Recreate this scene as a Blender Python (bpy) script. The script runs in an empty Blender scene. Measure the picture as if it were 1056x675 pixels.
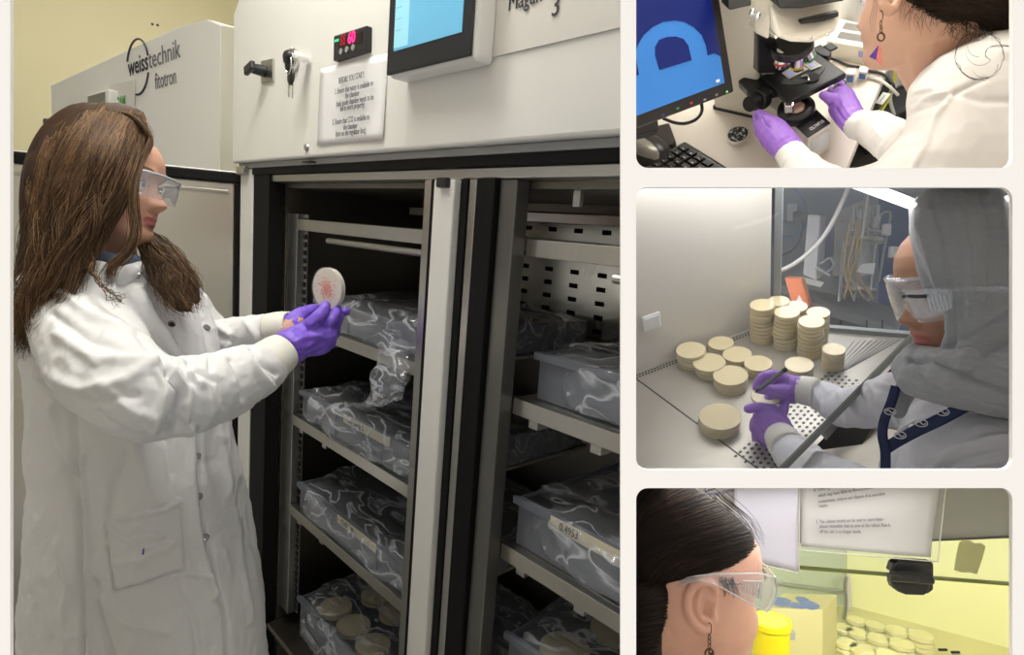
import bpy, bmesh, math, random
from mathutils import Vector, Matrix, noise
S = bpy.context.scene
COL = S.collection
R = math.radians
F, CX, CY = 620.0, 528.0, 337.5

# ------------------------------------------------------------------ camera, world, lights, exposure
cd = bpy.data.cameras.new('camera'); cam = bpy.data.objects.new('camera', cd); COL.objects.link(cam)
cam.location = (0, 0, 0); cam.rotation_euler = (R(90), 0, 0)
cd.sensor_fit = 'HORIZONTAL'; cd.sensor_width = 36.0; cd.lens = F / 1056 * 36.0; cd.clip_start = 0.05
S.camera = cam
S.view_settings.view_transform = 'Standard'; S.view_settings.look = 'None'
S.cycles.transparent_max_bounces = 48
S.view_settings.exposure = 0.0; S.view_settings.gamma = 1.0; S.view_settings.use_curve_mapping = False
w = bpy.data.worlds.new('world'); S.world = w; w.use_nodes = True
w.node_tree.nodes['Background'].inputs[0].default_value = (1.0, 0.985, 0.96, 1)
w.node_tree.nodes['Background'].inputs[1].default_value = 0.40
sl_ = bpy.data.lights.new('board_light', 'SUN'); sl_.energy = 8.0; sl_.angle = R(1); sl_.color = (1, 0.985, 0.975)  # grazing light added only to brighten the cream front board
so_ = bpy.data.objects.new('board_light', sl_); COL.objects.link(so_); so_.rotation_euler = Vector((0, 0.24, -0.97)).to_track_quat('-Z', 'Y').to_euler()

def area(name, loc, target, sx, sy, power, col=(1, 1, 1)):
    l = bpy.data.lights.new(name, 'AREA'); l.shape = 'RECTANGLE'; l.size = sx; l.size_y = sy; l.energy = power; l.color = col
    o = bpy.data.objects.new(name, l); COL.objects.link(o); o.location = loc
    o.rotation_euler = (Vector(target) - Vector(loc)).to_track_quat('-Z', 'Y').to_euler()
    return o

def P(px, py, d):
    return Vector(((px - CX) / F * d, d, (CY - py) / F * d))

area('lamp_chamber_room', (-0.6, 1.0, 2.1), (-0.5, 1.3, 0), 1.2, 0.5, 34, (1, 0.97, 0.9))
area('fill_chamber_front', (-0.35, 0.72, 1.35), (-0.3, 1.7, -0.6), 1.2, 0.2, 17, (1, 0.98, 0.92))  # added fill behind the front board, lifts the chamber room
area('fill_beige_wall', (-1.3, 2.5, 2.1), (-1.6, 3.0, 0.6), 1.0, 0.5, 30, (1, 0.97, 0.88))  # unseen fill added to brighten the beige wall
area('fill_microscope', (0.8, 0.85, 1.5), (0.7, 1.25, 0.4), 0.6, 0.5, 11, (1, 0.97, 0.92))  # added fill, sets the brightness of the microscope desk
area('fill_hood', (0.52, 1.42, 0.338), (0.52, 1.42 + 0.2395, 0.338 - 1), 0.7, 0.45, 4.6, (1, 0.98, 0.95))  # added fill tucked under the upper partition, apart from the visible tube
area('fill_cabinet', (0.85, 1.21, -0.385), (0.85, 2.21, -0.75), 0.9, 0.06, 8.6, (1, 1, 0.93))  # added fill hidden behind the fascia, brightens the yellow wall
area('fill_hood_front', (0.72, 0.80, 0.185), (0.80, 0.95, -0.3), 0.5, 0.08, 0.55, (1, 0.98, 0.97))  # unseen small fill added for the front of the scarf
area('fill_lower', (0.45, 0.86, -0.2275), (0.45, 0.86 - 0.26, -1.2275), 0.5, 0.3, 1.9, (1, 0.97, 0.92))  # added fill under the lower partition, for the head and sheets

# ------------------------------------------------------------------ materials
MATS = {}
def mat(name, col, rough=0.5, metal=0.0, var=0.0, vscale=8.0, bump=0.0, bscale=60.0, spec=0.5, emit=None, estr=0.0, sheen=0.0, sss=0.0,
        stretch=None, coat=0.0, rvar=0.0, alpha=1.0):
    if name in MATS: return MATS[name]
    m = bpy.data.materials.new(name); m.use_nodes = True; nt = m.node_tree; b = nt.nodes['Principled BSDF']
    b.inputs['Base Color'].default_value = (*col, 1); b.inputs['Roughness'].default_value = rough; b.inputs['Metallic'].default_value = metal
    b.inputs['Specular IOR Level'].default_value = spec; b.inputs['Coat Weight'].default_value = coat
    b.inputs['Sheen Weight'].default_value = sheen
    if sss: b.inputs['Subsurface Weight'].default_value = sss; b.inputs['Subsurface Radius'].default_value = (0.01, 0.004, 0.002); b.inputs['Subsurface Scale'].default_value = 1.0
    if emit: b.inputs['Emission Color'].default_value = (*emit, 1); b.inputs['Emission Strength'].default_value = estr
    tc = nt.nodes.new('ShaderNodeTexCoord'); mp = nt.nodes.new('ShaderNodeMapping'); nt.links.new(tc.outputs['Object'], mp.inputs[0])
    if stretch: mp.inputs['Scale'].default_value = stretch
    if var or rvar:
        n = nt.nodes.new('ShaderNodeTexNoise'); n.inputs['Scale'].default_value = vscale; n.inputs['Detail'].default_value = 4
        nt.links.new(mp.outputs[0], n.inputs['Vector'])
        if var:
            mx = nt.nodes.new('ShaderNodeMix'); mx.data_type = 'RGBA'
            mx.inputs[6].default_value = (*[max(0, c * (1 - var)) for c in col], 1); mx.inputs[7].default_value = (*[min(1, c * (1 + var)) for c in col], 1)
            nt.links.new(n.outputs[0], mx.inputs[0]); nt.links.new(mx.outputs[2], b.inputs['Base Color'])
        if rvar:
            mr = nt.nodes.new('ShaderNodeMapRange'); mr.inputs[1].default_value = 0.3; mr.inputs[2].default_value = 0.7
            mr.inputs[3].default_value = max(0, rough - rvar); mr.inputs[4].default_value = rough + rvar
            nt.links.new(n.outputs[0], mr.inputs[0]); nt.links.new(mr.outputs[0], b.inputs['Roughness'])
    if bump:
        n2 = nt.nodes.new('ShaderNodeTexNoise'); n2.inputs['Scale'].default_value = bscale; n2.inputs['Detail'].default_value = 3
        nt.links.new(mp.outputs[0], n2.inputs['Vector'])
        bp = nt.nodes.new('ShaderNodeBump'); bp.inputs['Strength'].default_value = bump; bp.inputs['Distance'].default_value = 0.002
        nt.links.new(n2.outputs[0], bp.inputs['Height']); nt.links.new(bp.outputs[0], b.inputs['Normal'])
    MATS[name] = m; return m

def film(name, tint=(0.9, 0.93, 1.0), glossy=0.25, white=0.12, rough=0.12, crease=25.0, bump=0.6, alpha_col=(0.97, 0.98, 1.0)):
    """thin clear plastic or glass: transparent + gloss + a little milky diffuse, more of both in creases"""
    if name in MATS: return MATS[name]
    m = bpy.data.materials.new(name); m.use_nodes = True; nt = m.node_tree; nt.nodes.clear()
    N = nt.nodes.new; L = nt.links.new
    out = N('ShaderNodeOutputMaterial'); tr = N('ShaderNodeBsdfTransparent'); gl = N('ShaderNodeBsdfGlossy'); df = N('ShaderNodeBsdfDiffuse')
    tr.inputs[0].default_value = (*alpha_col, 1); gl.inputs[0].default_value = (1, 1, 1, 1); gl.inputs['Roughness'].default_value = rough; df.inputs[0].default_value = (*tint, 1)
    tc = N('ShaderNodeTexCoord'); fr = N('ShaderNodeLayerWeight'); fr.inputs[0].default_value = 0.5; pw = N('ShaderNodeMath'); pw.operation = 'POWER'; pw.inputs[1].default_value = 4.0; L(fr.outputs['Facing'], pw.inputs[0])
    m1 = N('ShaderNodeMixShader'); m2 = N('ShaderNodeMixShader')
    a1 = N('ShaderNodeMath'); a1.operation = 'MULTIPLY_ADD'; a1.inputs[1].default_value = 0.7; a1.inputs[2].default_value = glossy; a1.use_clamp = True
    L(pw.outputs[0], a1.inputs[0])
    if crease:
        vo = N('ShaderNodeTexNoise'); vo.inputs['Scale'].default_value = crease; vo.inputs['Detail'].default_value = 2; vo.inputs['Distortion'].default_value = 0.9
        mp = N('ShaderNodeMapping'); mp.inputs['Scale'].default_value = (0.6, 1.6, 1.4); mp.inputs['Rotation'].default_value = (0.3, 0.5, 0.7)
        L(tc.outputs['Object'], mp.inputs[0]); L(mp.outputs[0], vo.inputs['Vector'])
        sb = N('ShaderNodeMath'); sb.operation = 'SUBTRACT'; sb.inputs[1].default_value = 0.5; L(vo.outputs[0], sb.inputs[0])
        ab = N('ShaderNodeMath'); ab.operation = 'ABSOLUTE'; L(sb.outputs[0], ab.inputs[0])
        bp = N('ShaderNodeBump'); bp.inputs['Strength'].default_value = bump; bp.inputs['Distance'].default_value = 0.02
        L(vo.outputs[0], bp.inputs['Height'])
        for n in (gl, df, fr): L(bp.outputs[0], n.inputs['Normal'])
        mr = N('ShaderNodeMapRange'); mr.inputs[1].default_value = 0.0; mr.inputs[2].default_value = 0.05; mr.inputs[3].default_value = min(1, white * 3.2); mr.inputs[4].default_value = white * 0.6
        L(ab.outputs[0], mr.inputs[0]); L(mr.outputs[0], m1.inputs[0])
    else:
        m1.inputs[0].default_value = white
    L(tr.outputs[0], m1.inputs[1]); L(df.outputs[0], m1.inputs[2])
    L(a1.outputs[0], m2.inputs[0]); L(m1.outputs[0], m2.inputs[1]); L(gl.outputs[0], m2.inputs[2]); L(m2.outputs[0], out.inputs[0])
    MATS[name] = m; return m

def gradmat(name, stops, axis='Z', **k):
    """base material whose colour changes where the thing itself has another colour (hair, prints)"""
    m = mat(name, stops[0][1], **k); nt = m.node_tree; b = nt.nodes['Principled BSDF']
    tc = nt.nodes.new('ShaderNodeTexCoord'); s = nt.nodes.new('ShaderNodeSeparateXYZ'); cr = nt.nodes.new('ShaderNodeValToRGB')
    nt.links.new(tc.outputs['Object'], s.inputs[0]); nt.links.new(s.outputs['XYZ'.index(axis)], cr.inputs[0]); nt.links.new(cr.outputs[0], b.inputs['Base Color'])
    return m

def rgb(r, g, b):
    f = lambda c: (c / 255 / 12.92) if c / 255 <= 0.04045 else ((c / 255 + 0.055) / 1.055) ** 2.4
    return (f(r), f(g), f(b))

# ------------------------------------------------------------------ frames and objects
class Fr:
    """a tilted local frame: the floor, tables and walls of one room share it"""
    def __init__(s, o, up, right):
        s.o = Vector(o); s.Z = Vector(up).normalized(); x = Vector(right); s.X = (x - s.Z * x.dot(s.Z)).normalized(); s.Y = s.Z.cross(s.X)
        s.M = Matrix((( s.X.x, s.Y.x, s.Z.x, s.o.x), (s.X.y, s.Y.y, s.Z.y, s.o.y), (s.X.z, s.Y.z, s.Z.z, s.o.z), (0, 0, 0, 1)))
        s.I = s.M.inverted()
    def at(s, px, py, ax, val):
        """where the sight line of a pixel meets the local plane ax = val"""
        d = s.I.to_3x3() @ Vector(((px - CX) / F, 1, (CY - py) / F)); o = s.I @ Vector((0, 0, 0))
        i = 'xyz'.index(ax); t = (val - o[i]) / d[i]; return o + d * t
    def P(s, px, py, d): return s.I @ P(px, py, d)
WORLD = Fr((0, 0, 0), (0, 0, 1), (1, 0, 0))

class MB:
    def __init__(s): s.bm = bmesh.new()
    def box(s, x0, x1, y0, y1, z0, z1, M=None):
        v = [s.bm.verts.new((M @ Vector(p)) if M else p) for p in [(x0,y0,z0),(x1,y0,z0),(x1,y1,z0),(x0,y1,z0),(x0,y0,z1),(x1,y0,z1),(x1,y1,z1),(x0,y1,z1)]]
        for f in [(0,3,2,1),(4,5,6,7),(0,1,5,4),(1,2,6,5),(2,3,7,6),(3,0,4,7)]: s.bm.faces.new([v[i] for i in f])
        return s
    def hexa(s, a, b):
        """solid between two matching polygons a and b"""
        va = [s.bm.verts.new(p) for p in a]; vb = [s.bm.verts.new(p) for p in b]; n = len(a)
        s.bm.faces.new(va); s.bm.faces.new(vb[::-1])
        for i in range(n): j = (i + 1) % n; s.bm.faces.new([va[j], va[i], vb[i], vb[j]])
        return s
    def prism(s, poly, n, t):
        n = Vector(n).normalized() * t; return s.hexa([Vector(p) for p in poly], [Vector(p) + n for p in poly])
    def ring(s, c, ax, r, seg, ph=0, rx=None, up=None):
        ax = Vector(ax).normalized(); u = Vector(up) if up else (Vector((0, 0, 1)) if abs(ax.z) < 0.9 else Vector((1, 0, 0)))
        u = (u - ax * u.dot(ax)).normalized(); w_ = ax.cross(u)
        return [s.bm.verts.new(Vector(c) + u * math.cos(2*math.pi*i/seg+ph) * r + w_ * math.sin(2*math.pi*i/seg+ph) * (rx or r)) for i in range(seg)]
    def skinrings(s, rings, cap=True):
        for a, b in zip(rings, rings[1:]):
            n = len(a)
            for i in range(n): j = (i + 1) % n; s.bm.faces.new([a[i], a[j], b[j], b[i]])
        if cap: s.bm.faces.new(rings[0][::-1]); s.bm.faces.new(rings[-1])
        return s
    def cyl(s, p0, p1, r0, r1=None, seg=24, cap=True):
        r1 = r0 if r1 is None else r1; ax = Vector(p1) - Vector(p0)
        return s.skinrings([s.ring(p0, ax, r0, seg), s.ring(p1, ax, r1, seg)], cap)
    def tube(s, pts, r, seg=10, cap=True, sub=0):
        pts = [Vector(p) for p in pts]
        if sub: pts = catmull(pts, sub)
        rs = r if isinstance(r, (list, tuple)) else None; rings = []; up = None
        for i, p in enumerate(pts):
            ax = (pts[min(i+1, len(pts)-1)] - pts[max(i-1, 0)]).normalized()
            if up is None: up = Vector((0, 0, 1)) if abs(ax.z) < 0.9 else Vector((1, 0, 0))
            up = (up - ax * up.dot(ax)).normalized()
            t = i / (len(pts) - 1); rr = r if rs is None else lerpl(rs, t)
            rings.append(s.ring(p, ax, rr, seg, up=up))
        return s.skinrings(rings, cap)
    def lathe(s, prof, seg=32, c=(0, 0, 0), ax=(0, 0, 1), close=False):
        c = Vector(c); ax = Vector(ax).normalized(); rings = [s.ring(c + ax * z, ax, max(r, 1e-5), seg) for r, z in prof]
        if close:
            return s.skinrings(rings + [rings[0]], False)
        return s.skinrings(rings, True)
    def ell(s, c, rx, ry=None, rz=None, seg=20, M=None):
        ry = rx if ry is None else ry; rz = rx if rz is None else rz; c = Vector(c)
        T = Matrix.Translation(c) @ (M.to_4x4() if M else Matrix()) @ Matrix.Diagonal((rx, ry, rz, 1))
        bmesh.ops.create_uvsphere(s.bm, u_segments=seg, v_segments=max(6, seg // 2), radius=1, matrix=T); return s
    def cap(s, a, b, ra, rb, seg=14):
        """rounded cone between two balls"""
        a = Vector(a); b = Vector(b); ax = b - a; L = ax.length
        if L < 1e-5: return s.ell(a, ra)
        ax /= L; rings = []
        for k in range(5): t = -math.pi/2 + k * math.pi/8; rings.append(s.ring(a + ax * ra * math.sin(t), ax, max(1e-4, ra * math.cos(t)), seg))
        for k in range(5): t = k * math.pi/8; rings.append(s.ring(b + ax * rb * math.sin(t), ax, max(1e-4, rb * math.cos(t)), seg))
        return s.skinrings(rings)
    def chain(s, pts, seg=14):
        """pts: (Vector, radius) list"""
        for (a, ra), (b, rb) in zip(pts, pts[1:]): s.cap(a, b, ra, rb, seg)
        return s
    def grid(s, fn, nu, nv, closeu=False):
        """surface fn(u, v) for u, v in 0..1"""
        V = [[s.bm.verts.new(fn(i / nu, j / nv)) for j in range(nv + 1)] for i in range(nu + (0 if closeu else 1))]
        n = len(V)
        for i in range(nu):
            for j in range(nv): s.bm.faces.new([V[i][j], V[(i+1) % n][j], V[(i+1) % n][j+1], V[i][j+1]])
        return s
    def build(s, name, m, parent=None, fr=None, smooth=True, bevel=0, bseg=2, solid=0, vox=0, sub=0, angle=35, smoothit=0, disp=None, label=None, norm=True):
        if norm: bmesh.ops.recalc_face_normals(s.bm, faces=s.bm.faces)
        me = bpy.data.meshes.new(name); s.bm.to_mesh(me); s.bm.free()
        me.materials.append(m if not isinstance(m, str) else MATS[m])
        o = bpy.data.objects.new(name, me); COL.objects.link(o)
        if parent: o.parent = parent
        elif fr: o.matrix_world = fr.M
        if smooth:
            for p in me.polygons: p.use_smooth = True
        if solid: q = o.modifiers.new('s', 'SOLIDIFY'); q.thickness = solid; q.offset = 0
        if bevel: q = o.modifiers.new('b', 'BEVEL'); q.width = bevel; q.segments = bseg; q.limit_method = 'ANGLE'; q.angle_limit = R(40)
        if vox: q = o.modifiers.new('r', 'REMESH'); q.mode = 'VOXEL'; q.voxel_size = vox; q.use_smooth_shade = True
        if smoothit: q = o.modifiers.new('sm', 'SMOOTH'); q.iterations = smoothit; q.factor = 0.5
        if sub: q = o.modifiers.new('ss', 'SUBSURF'); q.levels = sub; q.render_levels = sub
        if disp:
            for k, (tp, size, strength, depth) in enumerate(disp):
                tx = bpy.data.textures.new(name + '_fold', tp)
                tx.noise_scale = size
                if tp == 'CLOUDS': tx.noise_depth = depth
                if tp == 'MUSGRAVE': tx.musgrave_type = 'RIDGED_MULTIFRACTAL'; tx.octaves = depth; tx.noise_intensity = 1
                q = o.modifiers.new('d', 'DISPLACE'); q.texture = tx; q.strength = strength; q.mid_level = 0.5; q.texture_coords = 'LOCAL'
        if smooth and not vox and angle:
            try: me.set_sharp_from_angle(angle=R(angle))
            except Exception: pass
        if label: o['label'] = label
        return o

def lerpl(l, t):
    x = t * (len(l) - 1); i = min(int(x), len(l) - 2); return l[i] + (l[i+1] - l[i]) * (x - i)
def catmull(pts, n):
    out = []
    for i in range(len(pts) - 1):
        p0, p1, p2, p3 = pts[max(i-1, 0)], pts[i], pts[i+1], pts[min(i+2, len(pts)-1)]
        for k in range(n):
            t = k / n; out.append(0.5 * ((2*p1) + (p2-p0)*t + (2*p0-5*p1+4*p2-p3)*t*t + (3*p1-p0-3*p2+p3)*t*t*t))
    return out + [pts[-1]]
def tag(o, label, cat, group=None):
    o['label'] = label; o['category'] = cat
    if group: o['group'] = group
    return o
def struct(o): o['kind'] = 'structure'; return o
def thing(name, label, cat, fr=None, loc=(0, 0, 0), group=None, rot=None):
    o = bpy.data.objects.new(name, None); COL.objects.link(o); o.empty_display_size = 0.05
    M = (fr.M if fr else Matrix()) @ Matrix.Translation(Vector(loc))
    if rot is not None: M = M @ rot
    o.matrix_world = M; return tag(o, label, cat, group)
def dup(root, M, label, group=None):
    r = root.copy(); COL.objects.link(r); r.matrix_world = M; r['label'] = label
    if group: r['group'] = group
    for ch in list(root.children):
        c = ch.copy(); COL.objects.link(c); c.parent = r
        for g in ch.children:
            d = g.copy(); COL.objects.link(d); d.parent = c
    return r
def text(body, size, m, parent, loc, M=None, xs=1.0, align='LEFT', name='lettering', ext=0.0003, bold=0.0, spacing=1.0, lines=1.0, shear=0.0):
    c = bpy.data.curves.new(name, 'FONT'); c.body = body; c.size = size; c.align_x = align; c.extrude = ext; c.offset = bold * size
    c.space_character = spacing; c.space_line = lines; c.shear = shear; c.materials.append(m if not isinstance(m, str) else MATS[m]); c.resolution_u = 3
    t = bpy.data.objects.new(name, c); me = bpy.data.meshes.new_from_object(t); bpy.data.objects.remove(t)
    o = bpy.data.objects.new(name, me); COL.objects.link(o); o.parent = parent
    me.transform(Matrix.Translation(Vector(loc)) @ (M if M else Matrix.Rotation(R(90), 4, 'X')) @ Matrix.Diagonal((xs, 1, 1, 1)))
    return o
def curves(name, m, strands, r, parent=None, fr=None, taper=True, res=1, label=None):
    """many fine fibres as one mesh, each fibre with its own tone"""
    V = []; Fc = []; T = []; sides = 3 + res
    for s in strands:
        tone = random.random(); n = len(s); up = None; base = len(V)
        for i, p in enumerate(s):
            ax = (s[min(i+1, n-1)] - s[max(i-1, 0)])
            ax = ax.normalized() if ax.length > 1e-9 else Vector((0, 0, 1))
            if up is None: up = Vector((0, 0.3, 1)).normalized() if abs(ax.z) < 0.9 else Vector((1, 0, 0))
            up = (up - ax * up.dot(ax)).normalized(); w_ = ax.cross(up); t = i / (n - 1); rr = r * ((1 - 0.8 * t ** 2) if taper else 1)
            for k in range(sides): a = 2 * math.pi * k / sides; V.append(p + (up * math.cos(a) + w_ * math.sin(a)) * rr); T.append(tone)
        for i in range(n - 1):
            for k in range(sides):
                k2 = (k + 1) % sides; q = base + i * sides; Fc.append((q + k, q + k2, q + sides + k2, q + sides + k))
    me = bpy.data.meshes.new(name); me.from_pydata([tuple(v) for v in V], [], Fc); me.materials.append(m)
    at = me.attributes.new('tone', 'FLOAT', 'POINT'); at.data.foreach_set('value', T)
    me.polygons.foreach_set('use_smooth', [True] * len(me.polygons))
    o = bpy.data.objects.new(name, me); COL.objects.link(o)
    if parent: o.parent = parent
    elif fr: o.matrix_world = fr.M
    if label: o['label'] = label
    return o

def base_materials():
    mat('cream_paint', rgb(247, 243, 236), 0.9, spec=0.0)
    mat('partition_paint', (0.72, 0.71, 0.68), 0.9)
    mat('white_enamel', (0.80, 0.79, 0.75), 0.32, var=0.02, vscale=2)
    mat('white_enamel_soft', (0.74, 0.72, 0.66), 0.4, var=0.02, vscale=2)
    mat('black_rubber', (0.005, 0.005, 0.005), 0.6, spec=0.2, bump=0.1)
    mat('black_plastic', (0.015, 0.015, 0.017), 0.35)
    mat('dark_plastic', (0.03, 0.03, 0.035), 0.4)
    mat('grey_plastic', (0.3, 0.3, 0.3), 0.45)
    mat('white_plastic', (0.8, 0.8, 0.78), 0.35)
    mat('stainless', (0.50, 0.49, 0.46), 0.34, 1.0, var=0.08, vscale=12, stretch=(1, 1, 14), rvar=0.06)
    mat('stainless_bright', (0.52, 0.50, 0.45), 0.28, 1.0, var=0.06, vscale=12, stretch=(14, 1, 1))
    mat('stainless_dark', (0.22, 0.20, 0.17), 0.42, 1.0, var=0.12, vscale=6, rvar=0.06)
    mat('chrome', (0.8, 0.8, 0.8), 0.12, 1.0)
    mat('ink', (0.03, 0.03, 0.04), 0.7)
    mat('ink_grey', (0.16, 0.16, 0.17), 0.7)
    mat('ink_blue', (0.03, 0.07, 0.3), 0.6)
    mat('ink_green', (0.08, 0.35, 0.06), 0.6)
    mat('paper', (0.80, 0.80, 0.80), 0.8, var=0.02)
    mat('coat', (0.80, 0.80, 0.80), 0.85, bump=0.08, bscale=900, sheen=0.1)
    mat('coat_warm', (0.80, 0.77, 0.72), 0.85, bump=0.08, bscale=900, sheen=0.1)
    mat('cuff', (0.84, 0.82, 0.74), 0.9, bump=0.3, bscale=700, stretch=(1, 1, 1))
    mat('glove', (0.22, 0.115, 0.68), 0.42, var=0.12, vscale=30, bump=0.35, bscale=120, sss=0.0, spec=0.4)
    mat('glove_violet', (0.36, 0.17, 0.66), 0.42, var=0.12, vscale=30, bump=0.35, bscale=120, spec=0.4)
    mat('skin', (0.66, 0.36, 0.25), 0.5, var=0.09, vscale=35, sss=0.15, bump=0.08, bscale=400)
    mat('skin_pale', (0.78, 0.47, 0.38), 0.5, var=0.08, vscale=30, sss=0.15, bump=0.08, bscale=400)
    mat('skin_olive', (0.46, 0.24, 0.15), 0.5, var=0.08, vscale=30, sss=0.1, bump=0.08, bscale=400)
    mat('lips', (0.50, 0.16, 0.15), 0.4)
    mat('eye_white', (0.8, 0.78, 0.75), 0.2); mat('iris', (0.05, 0.03, 0.02), 0.15)
    mat('agar', (0.76, 0.66, 0.42), 0.45, var=0.05, vscale=20)
    mat('agar_yellow', (0.86, 0.78, 0.32), 0.45, var=0.05, vscale=20)
    film('clear_plastic', (1, 0.98, 0.93), glossy=0.02, white=0.05, crease=0, rough=0.1)
    film('bag_film', (0.74, 0.77, 0.83), glossy=0.05, white=0.19, rough=0.2, crease=13, bump=0.8)
    film('glass', glossy=0.05, white=0.02, crease=0, rough=0.02)
    film('lens_plastic', (0.9, 0.95, 1), glossy=0.10, white=0.12, crease=0, rough=0.05)
base_materials()
def clipx(mb, fr, px0, keep='left'):
    """cut a mesh where the compartment's side wall stands"""
    n = Vector((1, -(px0 - CX) / F, 0)).normalized()
    if keep == 'right': n = -n
    R3 = fr.I.to_3x3(); o = fr.I @ Vector((0, 0, 0)); n = R3 @ n
    g = bmesh.ops.bisect_plane(mb.bm, geom=mb.bm.verts[:] + mb.bm.edges[:] + mb.bm.faces[:], plane_co=o, plane_no=n, clear_outer=True)
    ed = [e for e in g['geom_cut'] if isinstance(e, bmesh.types.BMEdge)]
    if ed: bmesh.ops.holes_fill(mb.bm, edges=ed)
    return mb
def clipy(mb, fr, py0, keep='below'):
    n = Vector((0, -(CY - py0) / F, 1)).normalized()
    if keep == 'above': n = -n
    R3 = fr.I.to_3x3(); o = fr.I @ Vector((0, 0, 0)); n = R3 @ n
    g = bmesh.ops.bisect_plane(mb.bm, geom=mb.bm.verts[:] + mb.bm.edges[:] + mb.bm.faces[:], plane_co=o, plane_no=n, clear_outer=True)
    ed = [e for e in g['geom_cut'] if isinstance(e, bmesh.types.BMEdge)]
    if ed: bmesh.ops.holes_fill(mb.bm, edges=ed)
    return mb
# ------------------------------------------------------------------ the display board and its compartments
D = 0.60
def px(x, y, d=D): return ((x - CX) / F * d, (CY - y) / F * d)
def rrect(x0, y0, x1, y1, r, n=6):
    pts = []
    for cx, cy, a0 in ((x1-r, y0+r, -90), (x1-r, y1-r, 0), (x0+r, y1-r, 90), (x0+r, y0+r, 180)):
        for i in range(n+1): a = R(a0 + 90*i/n); pts.append((cx + r*math.cos(a), cy + r*math.sin(a)))
    return pts
def board():
    """one slab with four rounded openings: a 2D curve, filled between its loops"""
    c = bpy.data.curves.new('wall_front', 'CURVE'); c.dimensions = '2D'; c.fill_mode = 'BOTH'; c.extrude = 0.002
    loops = [rrect(-1500, -2440, 2500, 1580, 2), rrect(10.5, -60, 640, 735, 10), rrect(656, -60, 1044, 173, 12), rrect(656, 193, 1044, 484, 12), rrect(656, 503, 1044, 735, 12)]
    for lp in loops:
        sp = c.splines.new('POLY'); sp.points.add(len(lp) - 1); sp.use_cyclic_u = True
        for i, (x, y) in enumerate(lp): X, Z = px(x, y); sp.points[i].co = (X, Z, 0, 1)
    c.materials.append(MATS['cream_paint'])
    o = bpy.data.objects.new('wall_front', c); COL.objects.link(o); o.location = (0, D + 0.002, 0); o.rotation_euler = (R(90), 0, 0)
    struct(o)
board()
MB().box(-1.96, 1.9, D, 5.5, 2.69, 2.75).build('ceiling', 'partition_paint', smooth=False)['kind'] = 'structure'  # unseen slab added to keep the board's grazing light off the compartments
def partition(name, a, b, c_, d_, d0, d1):
    """wedge between two sight planes, running back from the board; pixel corners a,b (near face line) and c_,d_"""
    MB().hexa([P(*a, d0), P(*b, d0), P(*b, d1), P(*a, d1)], [P(*c_, d0), P(*d_, d0), P(*d_, d1), P(*c_, d1)]).build(name, 'partition_paint', smooth=False)['kind'] = 'structure'
partition('wall_center', (644, -150), (644, 830), (652, -150), (652, 830), D + 0.01, 3.4)
partition('wall_upper', (652.5, 179), (1300, 179), (652.5, 187), (1300, 187), D + 0.01, 3.4)
partition('wall_lower', (652.5, 489.5), (1300, 489.5), (652.5, 497.5), (1300, 497.5), D + 0.01, 3.4)
# ================================================================== LEFT COMPARTMENT: the growth chamber room
F1 = Fr((-0.735, 1.714, -0.007), (0.0800, -0.1520, 0.9851), (0.6907, -0.7041, -0.1648))
def bx1(name, m, parent, *dims, bevel=0.002, **k):
    mb = MB()
    for d in dims: mb.box(*d)
    return clipx(mb, F1, 643).build(name, m, parent, smooth=False, bevel=bevel, **k)

mat('beige_wall', rgb(214, 206, 172), 0.85, var=0.02, vscale=1.5)
mat('ceiling_paint', (0.62, 0.60, 0.52), 0.9)
# walls of the room behind
q = MB().box(-3.06, -3.0, -2.2, 4.5, -1.6, 2.02); q.build('wall_left', 'beige_wall', fr=F1, smooth=False)['kind'] = 'structure'
q = MB().box(-3.06, 0.6, 1.6, 1.66, -1.6, 2.02); clipx(q, F1, 642).build('wall_back', 'beige_wall', fr=F1, smooth=False)['kind'] = 'structure'
mat('door_outer', (0.35, 0.34, 0.32), 0.5)
q = MB().box(-3.06, 0.6, -1.6, 1.66, 2.02, 2.06); clipx(q, F1, 642).build('ceiling', 'ceiling_paint', fr=F1, smooth=False)['kind'] = 'structure'
mat('floor_vinyl', (0.25, 0.25, 0.24), 0.6, var=0.1)
q = MB().box(-3.06, 1.3, -1.6, 1.6, -1.22, -1.18); clipx(q, F1, 642).build('floor', 'floor_vinyl', fr=F1, smooth=False)['kind'] = 'structure'
q = MB()
for (x, y) in ((157, 25), (162.5, 26)):
    p = F1.at(x, y, 'x', -3.0); q.cyl(p, p + Vector((0.004, 0, 0)), 0.008, seg=10)
tag(q.build('wall_plug', 'dark_plastic', fr=F1, smooth=False), 'two tiny dark screw plugs in the beige wall above the far chamber', 'wall plug')

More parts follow.
